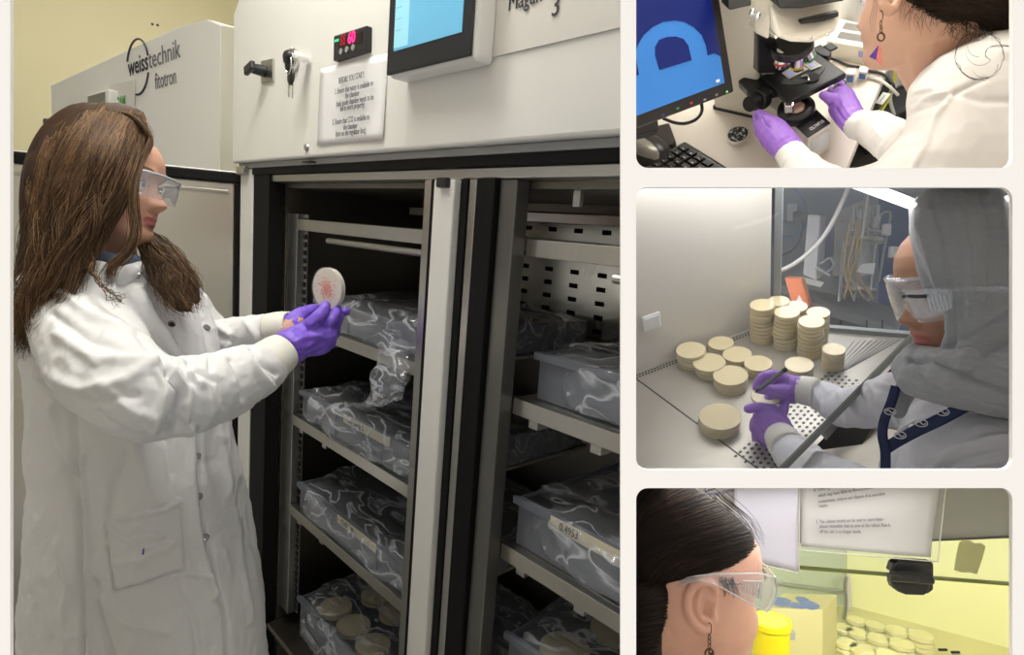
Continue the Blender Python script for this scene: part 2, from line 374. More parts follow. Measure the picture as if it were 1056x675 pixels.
# ---- main growth chamber
gc = thing('growth_chamber', 'tall white growth chamber with two open compartments, touchscreen panel and stainless shelves', 'growth chamber', F1)
bx1('fascia', 'white_enamel', gc, bevel=0, *[]) if False else None
fa = MB().hexa([(-0.100, -0.03, 0.462), (1.6, -0.03, 0.462), (1.6, -0.03, 0.90), (-0.045, -0.03, 0.90), (-0.100, -0.03, 0.855)],
               [(-0.100, 0.65, 0.462), (1.6, 0.65, 0.462), (1.6, 0.65, 0.90), (-0.045, 0.65, 0.90), (-0.100, 0.65, 0.855)])
clipx(fa, F1, 643).build('fascia', 'white_enamel', gc, smooth=False, bevel=0.006, bseg=3)
bx1('fascia_underside', 'grey_plastic', gc, (-0.09, 1.6, -0.015, 0.65, 0.448, 0.4615))
bx1('gasket', 'black_rubber', gc, (0.003, 1.6, -0.014, 0.03, 0.430, 0.4478), (0.012, 0.115, -0.012, 0.03, -1.17, 0.430), (0.822, 0.842, -0.012, 0.02, -1.17, 0.412),
    (0.903, 0.921, -0.010, 0.02, -1.17, 0.412), (0.944, 0.988, -0.010, 0.03, -1.17, 0.412))
bx1('opening_trim', 'stainless', gc, (0.06, 1.6, -0.006, 0.03, 0.412, 0.430), (0.797, 0.82, -0.008, 0.012, -1.17, 0.4115), (0.9235, 0.942, -0.008, 0.02, -1.17, 0.4115),
    )
mat('post_steel', (0.20, 0.195, 0.18), 0.38, 0.9, var=0.1, vscale=5)
bx1('right_post', 'post_steel', gc, (0.99, 1.028, 0.0, 0.03, -1.17, 0.4115))
bx1('mullion', 'white_enamel', gc, (0.844, 0.901, -0.022, 0.05, -1.17, 0.410), bevel=0.003)
bx1('side_post', 'white_enamel', gc, (-0.085, 0.002, -0.012, 0.65, -1.17, 0.447), bevel=0.003)
bx1('hinge_bracket', 'stainless', gc, (-0.075, -0.02, -0.028, -0.013, 0.430, 0.452))
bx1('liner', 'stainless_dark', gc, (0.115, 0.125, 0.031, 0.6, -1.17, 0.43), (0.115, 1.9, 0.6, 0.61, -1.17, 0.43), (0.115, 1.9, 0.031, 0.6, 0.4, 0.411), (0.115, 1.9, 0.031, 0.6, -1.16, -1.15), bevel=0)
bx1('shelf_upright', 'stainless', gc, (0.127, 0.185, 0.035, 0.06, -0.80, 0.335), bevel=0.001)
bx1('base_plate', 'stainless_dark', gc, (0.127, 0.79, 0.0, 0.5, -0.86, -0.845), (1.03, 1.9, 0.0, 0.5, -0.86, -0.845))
# slots along the upright
sl = MB()
for k in range(54):
    z = 0.325 - k * 0.0208; sl.box(0.1855, 0.197, 0.052, 0.056, z - 0.0125, z)
bx = sl.build('upright_slot', 'black_plastic', gc, smooth=False); bx['label'] = 'dark row of bracket slots'
bx1('slot_strip', 'stainless', gc, (0.185, 0.20, 0.057, 0.06, -0.80, 0.335), bevel=0)
# perforated back panel of the right compartment
bp = MB()
u0, u1, z0, z1, cw, ch = 1.32, 2.42, -0.06, 0.345, 0.085, 0.052
def perforated(mb, u0, u1, z0, z1, y, cw, ch, sw, sh):
    nu = int((u1-u0)/cw); nz = int((z1-z0)/ch)
    for i in range(nu):
        for j in range(nz):
            a = u0 + i*cw; b = z0 + j*ch; m0 = a + (cw-sw)/2; m1 = m0+sw; n0 = b+(ch-sh)/2; n1 = n0+sh
            for (x0, x1, q0, q1) in ((a, m0, b, b+ch), (m1, a+cw, b, b+ch), (m0, m1, b, n0), (m0, m1, n1, b+ch)): mb.box(x0, x1, y, y+0.003, q0, q1)
mat('panel_steel', (0.85, 0.82, 0.72), 0.22, 0.9, var=0.1, vscale=5, rvar=0.08)
perforated(bp, 0.355, 1.9, 0.0785, 0.0785 + 9 * 0.0362, 0.575, 0.0925, 0.0362, 0.030, 0.0125)
clipx(bp, F1, 643).build('perforated_panel', 'panel_steel', gc, smooth=False)
# shelves
sh_w = 0.56
LV = {'a': 0.32, 'b': 0.06, 'c': -0.20, 'd': -0.46}
for k, z in LV.items():
    zz = 0.322 if k == 'a' else z
    for (a, b) in ((0.19, 0.79), (1.03, 1.9)):
        s = MB().box(a, b, 0.03, 0.045, zz - 0.028, zz).box(a, b, 0.045, sh_w, zz - 0.008, zz)
        clipx(s, F1, 643).build('shelf', 'stainless_bright', gc, smooth=False, bevel=0.001)
        if k == 'a':
            s = MB().cyl((a + 0.18, 0.028, zz - 0.045), (b, 0.028, zz - 0.045), 0.007, seg=10); clipx(s, F1, 643).build('shelf_rail', 'stainless', gc)
        else:
            s = MB()
            for uu in (a + 0.03, a + 0.16):
                s = MB().box(uu, uu + 0.02, 0.04, 0.1, zz - 0.045, zz - 0.029); clipx(s, F1, 643).build('shelf_clip', 'stainless', gc, smooth=False)
# second, brighter rail in the right compartment and the light shelf above it
bx1('rear_beam', 'stainless', gc, (0.3, 1.9, 0.30, 0.33, 0.358, 0.378), bevel=0.001)
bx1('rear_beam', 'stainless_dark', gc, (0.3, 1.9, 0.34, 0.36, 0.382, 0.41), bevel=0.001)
bx1('overhead_bracket', 'stainless', gc, (1.10, 1.115, 0.05, 0.06, 0.375, 0.41), bevel=0.002)
bx1('latch_hook', 'black_plastic', gc, (0.862, 0.89, -0.032, -0.02, 0.395, 0.412), bevel=0.003)

def f1(px_, py_, w_): return F1.at(px_, py_, 'y', w_)
# rotary switch
def poly_on(w_, pts): return [f1(x, y, w_) for x, y in pts]
def slab(name, m, parent, pts, w0, t, bevel=0.0, fr=F1, **k):
    a = [fr.at(x, y, 'y', w0) for x, y in pts]; return MB().hexa(a, [p + Vector((0, t, 0)) for p in a]).build(name, m, parent, smooth=False, bevel=bevel, **k)
sw = thing('rotary_switch', 'black rotary switch on a square steel plate, left end of white fascia', 'switch', F1)
slab('plate', 'stainless', sw, [(269, 63), (281, 60), (281, 83), (269, 86)], -0.036, 0.006, 0.001)
c = f1(273, 73.5, -0.036); MB().cyl(c, c + Vector((0, -0.03, 0)), 0.014, 0.012).build('dial', 'black_plastic', sw, bevel=0.002)
c = c + Vector((0, -0.03, 0)); MB().box(-0.028, 0.022, -0.012, 0, -0.011, 0.011, M=Matrix.Translation(c) @ Matrix.Rotation(R(-12), 4, 'Y')).build('handle', 'black_plastic', sw, smooth=False, bevel=0.004)
kl = thing('key_lock', 'round chrome cam lock beside the rotary switch', 'lock', F1)
c = f1(304.5, 62, -0.03); MB().cyl(c, c + Vector((0, -0.012, 0)), 0.026, 0.025).build('rosette', 'chrome', kl, bevel=0.003)
MB().cyl(c + Vector((0, -0.012, 0)), c + Vector((0, -0.024, 0)), 0.015, 0.014).build('barrel', 'black_plastic', kl, bevel=0.002)
kb = thing('key_bunch', 'bunch of black headed keys hanging from the chrome lock', 'keys', F1)
c = f1(297, 58, -0.075)
MB().ell(c, 0.017, 0.01, 0.014).build('key_head', 'black_plastic', kb)
MB().box(c.x - 0.005, c.x + 0.02, c.y, c.y + 0.04, c.z - 0.004, c.z + 0.004).build('key_blade', 'chrome', kb, smooth=False, bevel=0.001)
ring = [c + Vector((0.005 + 0.013 * math.cos(a), 0, -0.018 + 0.02 * math.sin(a))) for a in [i * math.pi / 8 for i in range(17)]]
MB().tube(ring, 0.0015, seg=6).build('key_ring', 'chrome', kb)
c2 = f1(300, 79, -0.07)
MB().ell(c2, 0.015, 0.006, 0.018).ell(c2 + Vector((-0.01, -0.004, 0.025)), 0.009, 0.005, 0.013).build('key_head', 'black_plastic', kb)
MB().box(c2.x - 0.010, c2.x - 0.004, c2.y - 0.001, c2.y + 0.001, c2.z - 0.042, c2.z - 0.012).box(c2.x + 0.001, c2.x + 0.007, c2.y + 0.002, c2.y + 0.004, c2.z - 0.045, c2.z - 0.012).build('key_blade', 'chrome', kb, smooth=False)
# temperature display
td = thing('temperature_display', 'small black display with red digits on white fascia', 'display', F1)
slab('housing', 'black_plastic', td, [(344, 37), (378, 26), (377.5, 52), (343.5, 63)], -0.042, 0.014, 0.002)
mat('display_window', (0.02, 0.005, 0.005), 0.2)
slab('display_window', 'display_window', td, [(349.5, 39.5), (373.5, 32), (373, 44), (349, 51)], -0.0428, 0.001)
mat('led_red', (0.1, 0, 0.01), 0.4, emit=(1.0, 0.02, 0.16), estr=3.0); mat('led_dim', (0.3, 0.01, 0.02), 0.4, emit=(0.5, 0.0, 0.02), estr=0.35); mat('led_green', (0, 0.3, 0.1), 0.4, emit=(0.05, 0.8, 0.4), estr=1.0)
b = f1(358.5, 45.2, -0.0435)
text('60', 0.030, 'led_red', td, b, xs=0.95, bold=0.02, name='digits')
text('88', 0.030, 'led_dim', td, f1(350.5, 47.5, -0.0435), xs=0.75, name='digits')
slab('status_light', 'led_green', td, [(345, 41), (349, 39.8), (349, 42.2), (345, 43.4)], -0.0432, 0.001)
for (x, y) in ((352, 53), (358, 51), (364.5, 49)): c = f1(x, y, -0.042); MB().cyl(c, c + Vector((0, -0.002, 0)), 0.006, seg=14).build('button', 'grey_plastic', td)
# touchscreen
ts = thing('touchscreen', 'large touchscreen with blue display in black bezel on white fascia', 'touchscreen', F1)
hz = [f1(398, 77, -0.075), f1(484.5, 58, -0.075)]
TL, TR = f1(406, -12, -0.075), f1(493, -40, -0.075)
u0 = hz[0].x; u1 = hz[1].x; zb = (hz[0].z + hz[1].z) / 2; zt = zb + 0.235
MB().box(u0 - 0.001, u1 + 0.004, -0.070, -0.03, zb - 0.004, zt + 0.004).build('casing', 'white_plastic', ts, smooth=False, bevel=0.008, bseg=3)
MB().box(u0, u1, -0.075, -0.0695, zb, zt).build('bezel', 'black_plastic', ts, smooth=False, bevel=0.004, bseg=3)
mat('screen_blue', rgb(110, 180, 215), 0.25, var=0.0, emit=rgb(95, 165, 200), estr=0.35, spec=0.3)
mat('screen_navy', rgb(40, 70, 120), 0.3, emit=rgb(30, 50, 100), estr=0.4); mat('screen_pale', rgb(140, 200, 215), 0.3, emit=rgb(150, 205, 225), estr=0.5)
su0, su1, sz0, sz1 = u0 + 0.022, u1 - 0.022, zb + 0.036, zt - 0.03
scr = MB().box(su0, su1, -0.0758, -0.0745, sz0, sz1).build('screen', 'screen_blue', ts, smooth=False)
dd = f1(408, 8, -0.076).z
MB().box(su0, su1, -0.0762, -0.0755, sz1 - 0.022, sz1).build('menu_bar', 'screen_navy', scr, smooth=False)
MB().box(su0, su0 + 0.042, -0.0762, -0.0755, sz0 + 0.004, sz1 - 0.024).build('side_bar', 'screen_pale', scr, smooth=False)
q = MB()
for (cx, cz, rr) in ((su0 + 0.085, sz0 + 0.105, 0.026), (su0 + 0.148, sz0 + 0.118, 0.026)):
    arc = [(cx + rr * math.cos(a), -0.0764, cz + rr * math.sin(a)) for a in [R(-50 + 280 * i / 24) for i in range(25)]]
    q.tube(arc, 0.0009, seg=4)
q.build('gauge', 'screen_navy', scr)
text('24.2', 0.016, 'screen_navy', scr, (su0 + 0.085, -0.0764, sz0 + 0.100), align='CENTER')
text('425', 0.016, 'screen_navy', scr, (su0 + 0.148, -0.0764, sz0 + 0.113), align='CENTER')
for i in range(6): text('- - - -', 0.007, 'ink_grey', scr, (su0 + 0.004, -0.0764, sz0 + 0.03 + i * 0.018))
# notices
def sheet(name, label, pts, w0, m='paper', t=0.0006, fr=F1, bend=0.004, cat='notice', group=None):
    o = thing(name, label, cat, fr, group=group)
    A = [fr.at(x, y, 'y', w0) for x, y in pts]
    q = MB().grid(lambda a, b: (A[0].lerp(A[1], a)).lerp(A[3].lerp(A[2], a), b) + Vector((0, -bend * (math.sin(a * 5 + b * 3) * 0.5 + b * b * 0.6) * 0.6 - 0.0004, 0)), 10, 12)
    q.build('sheet', m, o, solid=t); return o, A
n1, A = sheet('instruction_notice', 'white paper sheet headed BEFORE YOU START taped under the red digit display', [(331, 71), (400, 55), (396, 143.5), (328, 150)], -0.0315)
rows = [('BEFORE YOU START:', 362, 81), ('1. Ensure that water is available to', 364, 91), ('the chamber', 363, 98), ('(tank inside chamber needs to be', 365, 104.5), ('full to work properly)', 363, 110.5),
        ('2. Ensure that CO2 is available to', 361, 124), ('the chamber', 361, 131), ('(turn on the regulator first)', 361, 137)]
for s, x, y in rows: text(s, 0.0165, 'ink_grey', n1, f1(x, y + 2, -0.0375), align='CENTER', xs=0.66)
n2, A = sheet('chamber_sign', 'large laminated paper sign reading Magan and 3 on the white fascia', [(508, -30), (660, -75), (660, 20), (503.5, 60)], -0.0315, bend=0.001) if False else (None, None)
n2 = thing('chamber_sign', 'large laminated paper sign numbered 3 beside the touchscreen', 'notice', F1)
a = f1(504, 59.5, -0.033); b = f1(640, 27, -0.033)
q = MB().hexa([a, (1.6, a.y, b.z), (1.6, a.y, b.z + 0.25), (a.x, a.y, a.z + 0.25)], [a + Vector((0, 0.0015, 0)), (1.6, a.y + 0.0015, b.z), (1.6, a.y + 0.0015, b.z + 0.25), (a.x, a.y + 0.0015, a.z + 0.25)])
mat('laminate', (0.70, 0.67, 0.63), 0.35, var=0.03)
clipx(q, F1, 643).build('sheet', 'laminate', n2, smooth=False)
text('Magan Cent', 0.032, 'ink', n2, f1(523.5, 11.5, -0.0345), xs=0.85)
text('3', 0.040, 'ink', n2, f1(567.5, 17.5, -0.0345), xs=0.85)
c = f1(317, 152, -0.03); bt = MB().cyl(c, c + Vector((0, -0.006, 0)), 0.009, 0.007, seg=16).build('bolt', 'stainless', gc, bevel=0.001)
q = f1(319.5, 166.2, -0.02); MB().box(q.x - 0.02, q.x + 0.02, -0.03, -0.014, q.z - 0.004, q.z).build('catch', 'black_plastic', gc, smooth=False, bevel=0.001)

# ---- the chamber door, folded wide open to the left
FD = Fr(P(256, 178, 1.76), F1.Z, P(10, 163, 1.61) - P(256, 178, 1.76))   # X runs left, Y towards the camera
dr = thing('chamber_door', 'open stainless lined chamber door with black gasket behind the woman', 'door', FD)
W = (P(10, 163, 1.61) - P(256, 178, 1.76)).length
s = 1 if FD.Y.y < 0 else -1
WD = W + 0.25
def dbx(name, m, x0, x1, y0, y1, z0, z1, **k): return MB().box(x0, x1, min(s*y0, s*y1), max(s*y0, s*y1), z0, z1).build(name, m, dr, smooth=False, **k)
dbx('door_shell', 'white_enamel', 0.002, WD, -0.06, -0.002, -1.5, 0.0, bevel=0.004)
dbx('door_gasket', 'black_rubber', 0.0, WD, 0.0, 0.02, -0.034, -0.004, bevel=0.005)
dbx('door_gasket', 'black_rubber', 0.0, 0.034, 0.0, 0.02, -1.5, -0.034, bevel=0.005)
mat('door_steel', (0.62, 0.60, 0.55), 0.30, 0.85, var=0.05, vscale=2, rvar=0.05)
dbx('door_liner', 'door_steel', 0.036, WD, 0.0, 0.012, -1.5, -0.036, bevel=0.002)
dbx('door_rib', 'stainless', 0.05, WD, 0.0125, 0.015, -0.066, -0.056, bevel=0.001)

# ---- the far chamber on the left
upv = F1.Z
A2, B2, C2, D2 = P(52, 88, 2.9), P(183, 28, 2.2), P(213, 21, 2.08), P(228, 25.5, 2.02)
E2 = P(250, 30, 2.35)
FC = Fr(A2, upv, B2 - A2)
g2 = thing('growth_chamber', 'white growth chamber at the back with printed logo and small touchscreen', 'growth chamber', FC)
L2 = [FC.I @ p for p in (A2, B2, C2, D2, E2)]
back = [p + Vector((0, 0.5, 0)) for p in (L2[4], L2[0])]
top = L2 + [Vector((L2[4].x, 0.7, L2[4].z)), Vector((L2[0].x, 0.7, L2[0].z))]
bot = [Vector((p.x, p.y, -0.52)) for p in top]
MB().hexa(top, bot).build('fascia', 'white_enamel', g2, smooth=False, bevel=0.004)
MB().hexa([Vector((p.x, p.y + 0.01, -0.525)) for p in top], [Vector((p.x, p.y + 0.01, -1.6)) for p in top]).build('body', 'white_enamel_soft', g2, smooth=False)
e = FC.at(228, 100, 'y', L2[3].y)
a, b = FC.at(157, 76, 'y', 0), None
def f2(x, y, w_=-0.002): return FC.at(x, y, 'y', w_)
Mt = lambda ang: Matrix.Rotation(R(ang), 4, 'Y') @ Matrix.Rotation(R(90), 4, 'X')
p0, p1 = f2(132.5, 78.5), f2(183, 60)
ang = -math.degrees(math.atan2(p1.z - p0.z, p1.x - p0.x)); Lg = (p1 - p0).length
text('weiss', 0.098, 'ink', g2, p0, M=Mt(ang), xs=0.80, bold=0.012, name='logo')
text('technik', 0.098, 'ink_grey', g2, p0.lerp(p1, 0.44), M=Mt(ang), xs=0.84, name='logo')
p0, p1 = f2(160, 92), f2(184, 85); text('fitotron', 0.085, 'ink_grey', g2, p0, M=Mt(-math.degrees(math.atan2(p1.z - p0.z, p1.x - p0.x))), xs=0.62, name='logo')
cc = f2(142, 69); q = MB()
for a0, a1 in ((20, 165), (-100, -15)):
    q.tube([cc + Vector((0.092 * math.cos(R(a)), 0, 0.105 * math.sin(R(a)))) for a in [a0 + (a1 - a0) * i / 16 for i in range(17)]], 0.004, seg=6)
q.build('logo_ring', 'ink', g2)
slab('screen_casing', 'white_plastic', g2, [(89, 98), (112, 92), (112, 117), (89, 122)], -0.04, 0.04, 0.004, fr=FC)
mat('screen_off', rgb(110, 110, 105), 0.3)
slab('screen', 'screen_off', g2, [(90.5, 99.5), (108, 94.5), (108, 115), (90.5, 120)], -0.0415, 0.003, 0.0, fr=FC)
slab('display', 'black_plastic', g2, [(77, 114.5), (87, 111.5), (87, 118), (77, 121)], -0.02, 0.02, 0.002, fr=FC)
slab('display_digits', 'led_red', g2, [(80, 115.5), (85, 114), (85, 117), (80, 118.5)], -0.0215, 0.001, 0.0, fr=FC)
for (x, y, r) in ((66, 122, 0.016), (59, 127, 0.02), (54, 127, 0.02)):
    c = f2(x, y, 0); MB().cyl(c, c + Vector((0, -0.035, 0)), r, r * 0.8).build('knob', 'black_plastic' if x < 60 else 'chrome', g2, bevel=0.003)
hs = thing('logo_notice', 'pale sheet with green HCAM lettering on the far chamber', 'notice', FC)
slab('sheet', 'laminate', hs, [(113.5, 88), (139, 82), (138.5, 128), (113, 132)], -0.005, 0.002, 0.0, fr=FC)
p0, p1 = f2(117.5, 113, -0.007), f2(135, 107.5, -0.007)
text('HCAM', 0.062, 'ink_green', hs, p0, M=Mt(-math.degrees(math.atan2(p1.z - p0.z, p1.x - p0.x))), xs=0.60, bold=0.03)

# ---- bagged trays
mat('tray_plastic', (0.15, 0.16, 0.19), 0.35, var=0.1)
mat('tape', (0.70, 0.64, 0.48), 0.7)
mat('dark_tray', (0.05, 0.05, 0.055), 0.3, coat=0.3)
def rbox(u, v, a, b, c, p=0.35):
    """superellipsoid point"""
    th = (u - 0.5) * math.pi * 2; ph = (v - 0.5) * math.pi
    f = lambda x: math.copysign(abs(x) ** p, x)
    return Vector((a * f(math.cos(ph)) * f(math.cos(th)), b * f(math.cos(ph)) * f(math.sin(th)), c * f(math.sin(ph))))
def bagged_tray(label, u0, u1, w0, w1, z, h, tape=None, extra=(0.02, 0.03), seed=0, tail=None, fabric='bag_film', lidmat='dark_tray', writing='', fr=F1, clip=643, dishes=0):
    o = thing('bagged_tray', label, 'tray', fr, (u0, w0, z), group='bagged trays on the chamber shelves')
    L = u1 - u0; Wd = w1 - w0
    q = MB(); t = 0.004
    for b in ((0, L, 0, t, 0, h), (0, L, Wd - t, Wd, 0, h), (0, t, t, Wd - t, 0, h), (L - t, L, t, Wd - t, 0, h), (t, L - t, t, Wd - t, 0, t), (-0.008, L + 0.008, -0.008, 0, h - 0.012, h), (L * 0.33, L * 0.33 + 0.004, -0.006, 0, 0.004, h - 0.012), (L * 0.7, L * 0.7 + 0.004, -0.006, 0, 0.004, h - 0.012)): q.box(*b)
    loc = Fr(fr.M @ Vector((u0, w0, z)), fr.Z, fr.X)
    if clip: clipx(q, loc, clip)
    q.build('tray', 'tray_plastic', o, smooth=False)
    if lidmat:
        q = MB().box(t, L - t, t, Wd - t, h - 0.012, h - 0.006)
        if clip: clipx(q, loc, clip)
        q.build('tray_lid', lidmat, o, smooth=False)
    for k in range(dishes):
        c = (0.07 + 0.10 * (k % 3) + 0.02 * (k // 3), 0.07 + 0.12 * (k // 3), h - 0.035)
        MB().lathe([(0, 0), (0.045, 0), (0.045, 0.014), (0, 0.015)], 32, c).build("petri_dish", "agar", o)
    if tape:
        a, b = tape; q = MB().box(a * L, b * L, -0.0095, -0.0085, h - 0.020, h + 0.001)
        if clip: clipx(q, loc, clip)
        tp = q.build('tape_label', 'tape', o, smooth=False)
        if writing: text(writing, 0.018, 'ink', tp, (a * L + 0.02, -0.0102, h - 0.015), xs=0.8)
    ex, ez = extra
    def fn(a, b):
        p = rbox(a, b, L / 2 + ex, Wd / 2 + ex * 0.7, h / 2 + ez * 0.6)
        n = noise.noise_vector(p * 13 + Vector((seed * 7.1, seed * 3.3, 0))) * 0.016 + noise.noise_vector(p * 34 + Vector((seed, 0, 0))) * 0.007
        n.y *= 0.6
        if p.z < 0 and p.y > 0: n *= 0.2
        p = p + n; p.z = max(p.z, -h / 2 - 0.001 if p.y > -Wd / 2 + 0.01 else -1)
        if p.y < -Wd / 2 and p.z < 0: p.y -= 0.006
        return p + Vector((L / 2, Wd / 2, h / 2 + 0.003))
    q = MB().grid(fn, 90, 36, closeu=True)
    if tail:
        # loose end of the bag drooping over the shelf edge
        pts, rs = tail
        def ft(a, b):
            c = catmull([Vector(p) for p in pts], 8); i = b * (len(c) - 1); k = min(int(i), len(c) - 2); m = c[k].lerp(c[k+1], i - k)
            rr = lerpl(rs, b) * (1 + 0.35 * noise.noise(Vector((a * 5, b * 4, seed)))); th = a * 2 * math.pi
            return m + Vector((rr * math.cos(th), 0.35 * rr * math.sin(th), 0.25 * rr * math.cos(th))) + noise.noise_vector(Vector((a * 6, b * 7, seed + 4))) * 0.012
        q.grid(ft, 40, 30, closeu=True)
    if clip: 
        n = clipx(q, loc, clip)
    q.build('plastic_bag', fabric, o, angle=0, norm=False)
    return o
bagged_tray('plastic tray in loose clear bag drooping over shelf edge behind held dish', 0.27, 0.765, 0.055, 0.54, 0.061, 0.065, extra=(0.03, 0.02), seed=1,
            tail=([(0.36, 0.0, 0.02), (0.40, -0.03, -0.03), (0.405, -0.04, -0.08), (0.36, -0.045, -0.115), (0.32, -0.045, -0.13)], [0.045, 0.06, 0.055, 0.045, 0.03]))
bagged_tray('bagged tray with tape label in left compartment, first shelf under the held dish', 0.225, 0.785, 0.045, 0.54, -0.199, 0.072, (0.42, 0.78), seed=2, writing='Tris media 2', extra=(0.028, 0.014))
bagged_tray('bagged tray with tape label in left compartment, second shelf below the held dish', 0.225, 0.785, 0.045, 0.54, -0.459, 0.072, (0.40, 0.72), seed=3, writing='12.05 2:41', extra=(0.028, 0.014))
bagged_tray('bagged tray of pale dishes at the bottom of left compartment', 0.235, 0.785, 0.05, 0.54, -0.844, 0.12, seed=4, lidmat=None, dishes=6, extra=(0.03, 0.02))
bagged_tray('large bagged tray on second shelf of the right compartment, dark cover', 1.055, 1.85, 0.06, 0.54, 0.061, 0.078, seed=5, extra=(0.028, 0.012))
bagged_tray('low bagged tray lying behind the large tray in the right compartment', 1.06, 1.45, 0.462, 0.565, -0.03, 0.14, seed=8, extra=(0.006, 0.02)) if False else None
bagged_tray('large bagged tray with handwritten 0.4953 tape in the right compartment', 1.045, 1.85, 0.05, 0.54, -0.199, 0.085, (0.10, 0.30), seed=6, writing='0.4953', extra=(0.028, 0.012))
bagged_tray('lowest bagged tray in the right compartment with dishes inside', 1.05, 1.75, 0.05, 0.54, -0.452, 0.085, seed=7, lidmat=None, dishes=5, extra=(0.028, 0.012))
# ================================================================== figures: shared tools
import numpy as np
def bake(mb, name, m, parent=None, fr=None, vox=0.004, sm=4, fn=None, mats=None, pick=None, cut=()):
    """grow one continuous skin over all shapes of mb, then push it in and out with fn(points, normals)"""
    bmesh.ops.recalc_face_normals(mb.bm, faces=mb.bm.faces)
    me = bpy.data.meshes.new('skin_source'); mb.bm.to_mesh(me); mb.bm.free()
    t = bpy.data.objects.new('skin_source', me); COL.objects.link(t)
    q = t.modifiers.new('r', 'REMESH'); q.mode = 'VOXEL'; q.voxel_size = vox; q.use_smooth_shade = True
    if sm: q = t.modifiers.new('s', 'SMOOTH'); q.iterations = sm; q.factor = 0.5
    dg = bpy.context.evaluated_depsgraph_get(); dg.update()
    out = bpy.data.meshes.new_from_object(t.evaluated_get(dg)); bpy.data.objects.remove(t); bpy.data.meshes.remove(me)
    out.name = name
    for x in [m] + (mats or []): out.materials.append(x if not isinstance(x, str) else MATS[x])
    n = len(out.vertices); V = np.empty(n * 3, np.float32); out.vertices.foreach_get('co', V); V = V.reshape(-1, 3)
    if fn is not None:
        for f in (fn if isinstance(fn, list) else [fn]):
            Nn = np.empty(n * 3, np.float32); out.vertices.foreach_get('normal', Nn); Nn = Nn.reshape(-1, 3)
            V = V + Nn * f(V, Nn)[:, None]; out.vertices.foreach_set('co', V.astype(np.float32).ravel()); out.update()
    if cut:
        c = MB(); c.bm.from_mesh(out)
        for kind, val, keep in cut: (clipx if kind == 'x' else clipy)(c, WORLD, val, keep)
        c.bm.to_mesh(out); c.bm.free()
    out.polygons.foreach_set('use_smooth', [True] * len(out.polygons))
    if pick is not None:
        C = np.empty(len(out.polygons) * 3, np.float32); out.polygons.foreach_get('center', C); out.polygons.foreach_set('material_index', pick(C.reshape(-1, 3)).astype(np.int32))
    o = bpy.data.objects.new(name, out); COL.objects.link(o)
    if parent: o.parent = parent
    elif fr: o.matrix_world = fr.M
    out.update(); return o
def segdist(PX, pts):
    best = np.full(len(PX), 1e9)
    for a, b in zip(pts, pts[1:]):
        a = np.array(a, float); b = np.array(b, float); d = b - a; t = np.clip(((PX - a) @ d) / max(1e-9, d @ d), 0, 1)
        best = np.minimum(best, np.linalg.norm(PX - (a + t[:, None] * d), axis=1))
    return best
def folds(lst, noise_amp=0.0, nscale=18.0, stretch=(1, 1, 1), patches=(), fine=0.0):
    """creases in cloth: (line as photo points, half width, height in metres); plus raised patches (polygon, height)"""
    def fn(V, N):
        PX = np.stack([CX + F * V[:, 0] / V[:, 1], CY - F * V[:, 2] / V[:, 1]], 1)
        vd = V / np.linalg.norm(V, axis=1)[:, None]; face = np.clip(-(N * vd).sum(1) * 2.0, 0, 1)
        off = np.zeros(len(V))
        for pts, wd, h in lst:
            d = segdist(PX, pts) / wd; off += h * np.exp(-d * d) * face
        for poly, h in patches:
            ins = np.zeros(len(V), bool); n = len(poly)
            for i in range(n):
                (x1, y1), (x2, y2) = poly[i], poly[(i+1) % n]
                c = ((y1 > PX[:, 1]) != (y2 > PX[:, 1])) & (PX[:, 0] < (x2 - x1) * (PX[:, 1] - y1) / (y2 - y1 + 1e-9) + x1); ins ^= c
            off += np.where(ins, h, 0) * (face > 0.1)
        if noise_amp or fine:
            st = np.array(stretch); Q = V * st
            nn = np.empty(len(V))
            for i, p in enumerate(Q):
                v = Vector(p); a = noise.noise(v * nscale); b = noise.noise(v * nscale * 2.3 + Vector((5, 1, 2)))
                nn[i] = noise_amp * (1 - abs(a) * 3.0) * 0.7 + noise_amp * 0.35 * (1 - abs(b) * 3) + (fine * noise.noise(v * 110) if fine else 0)
            off += nn
        return off
    return fn

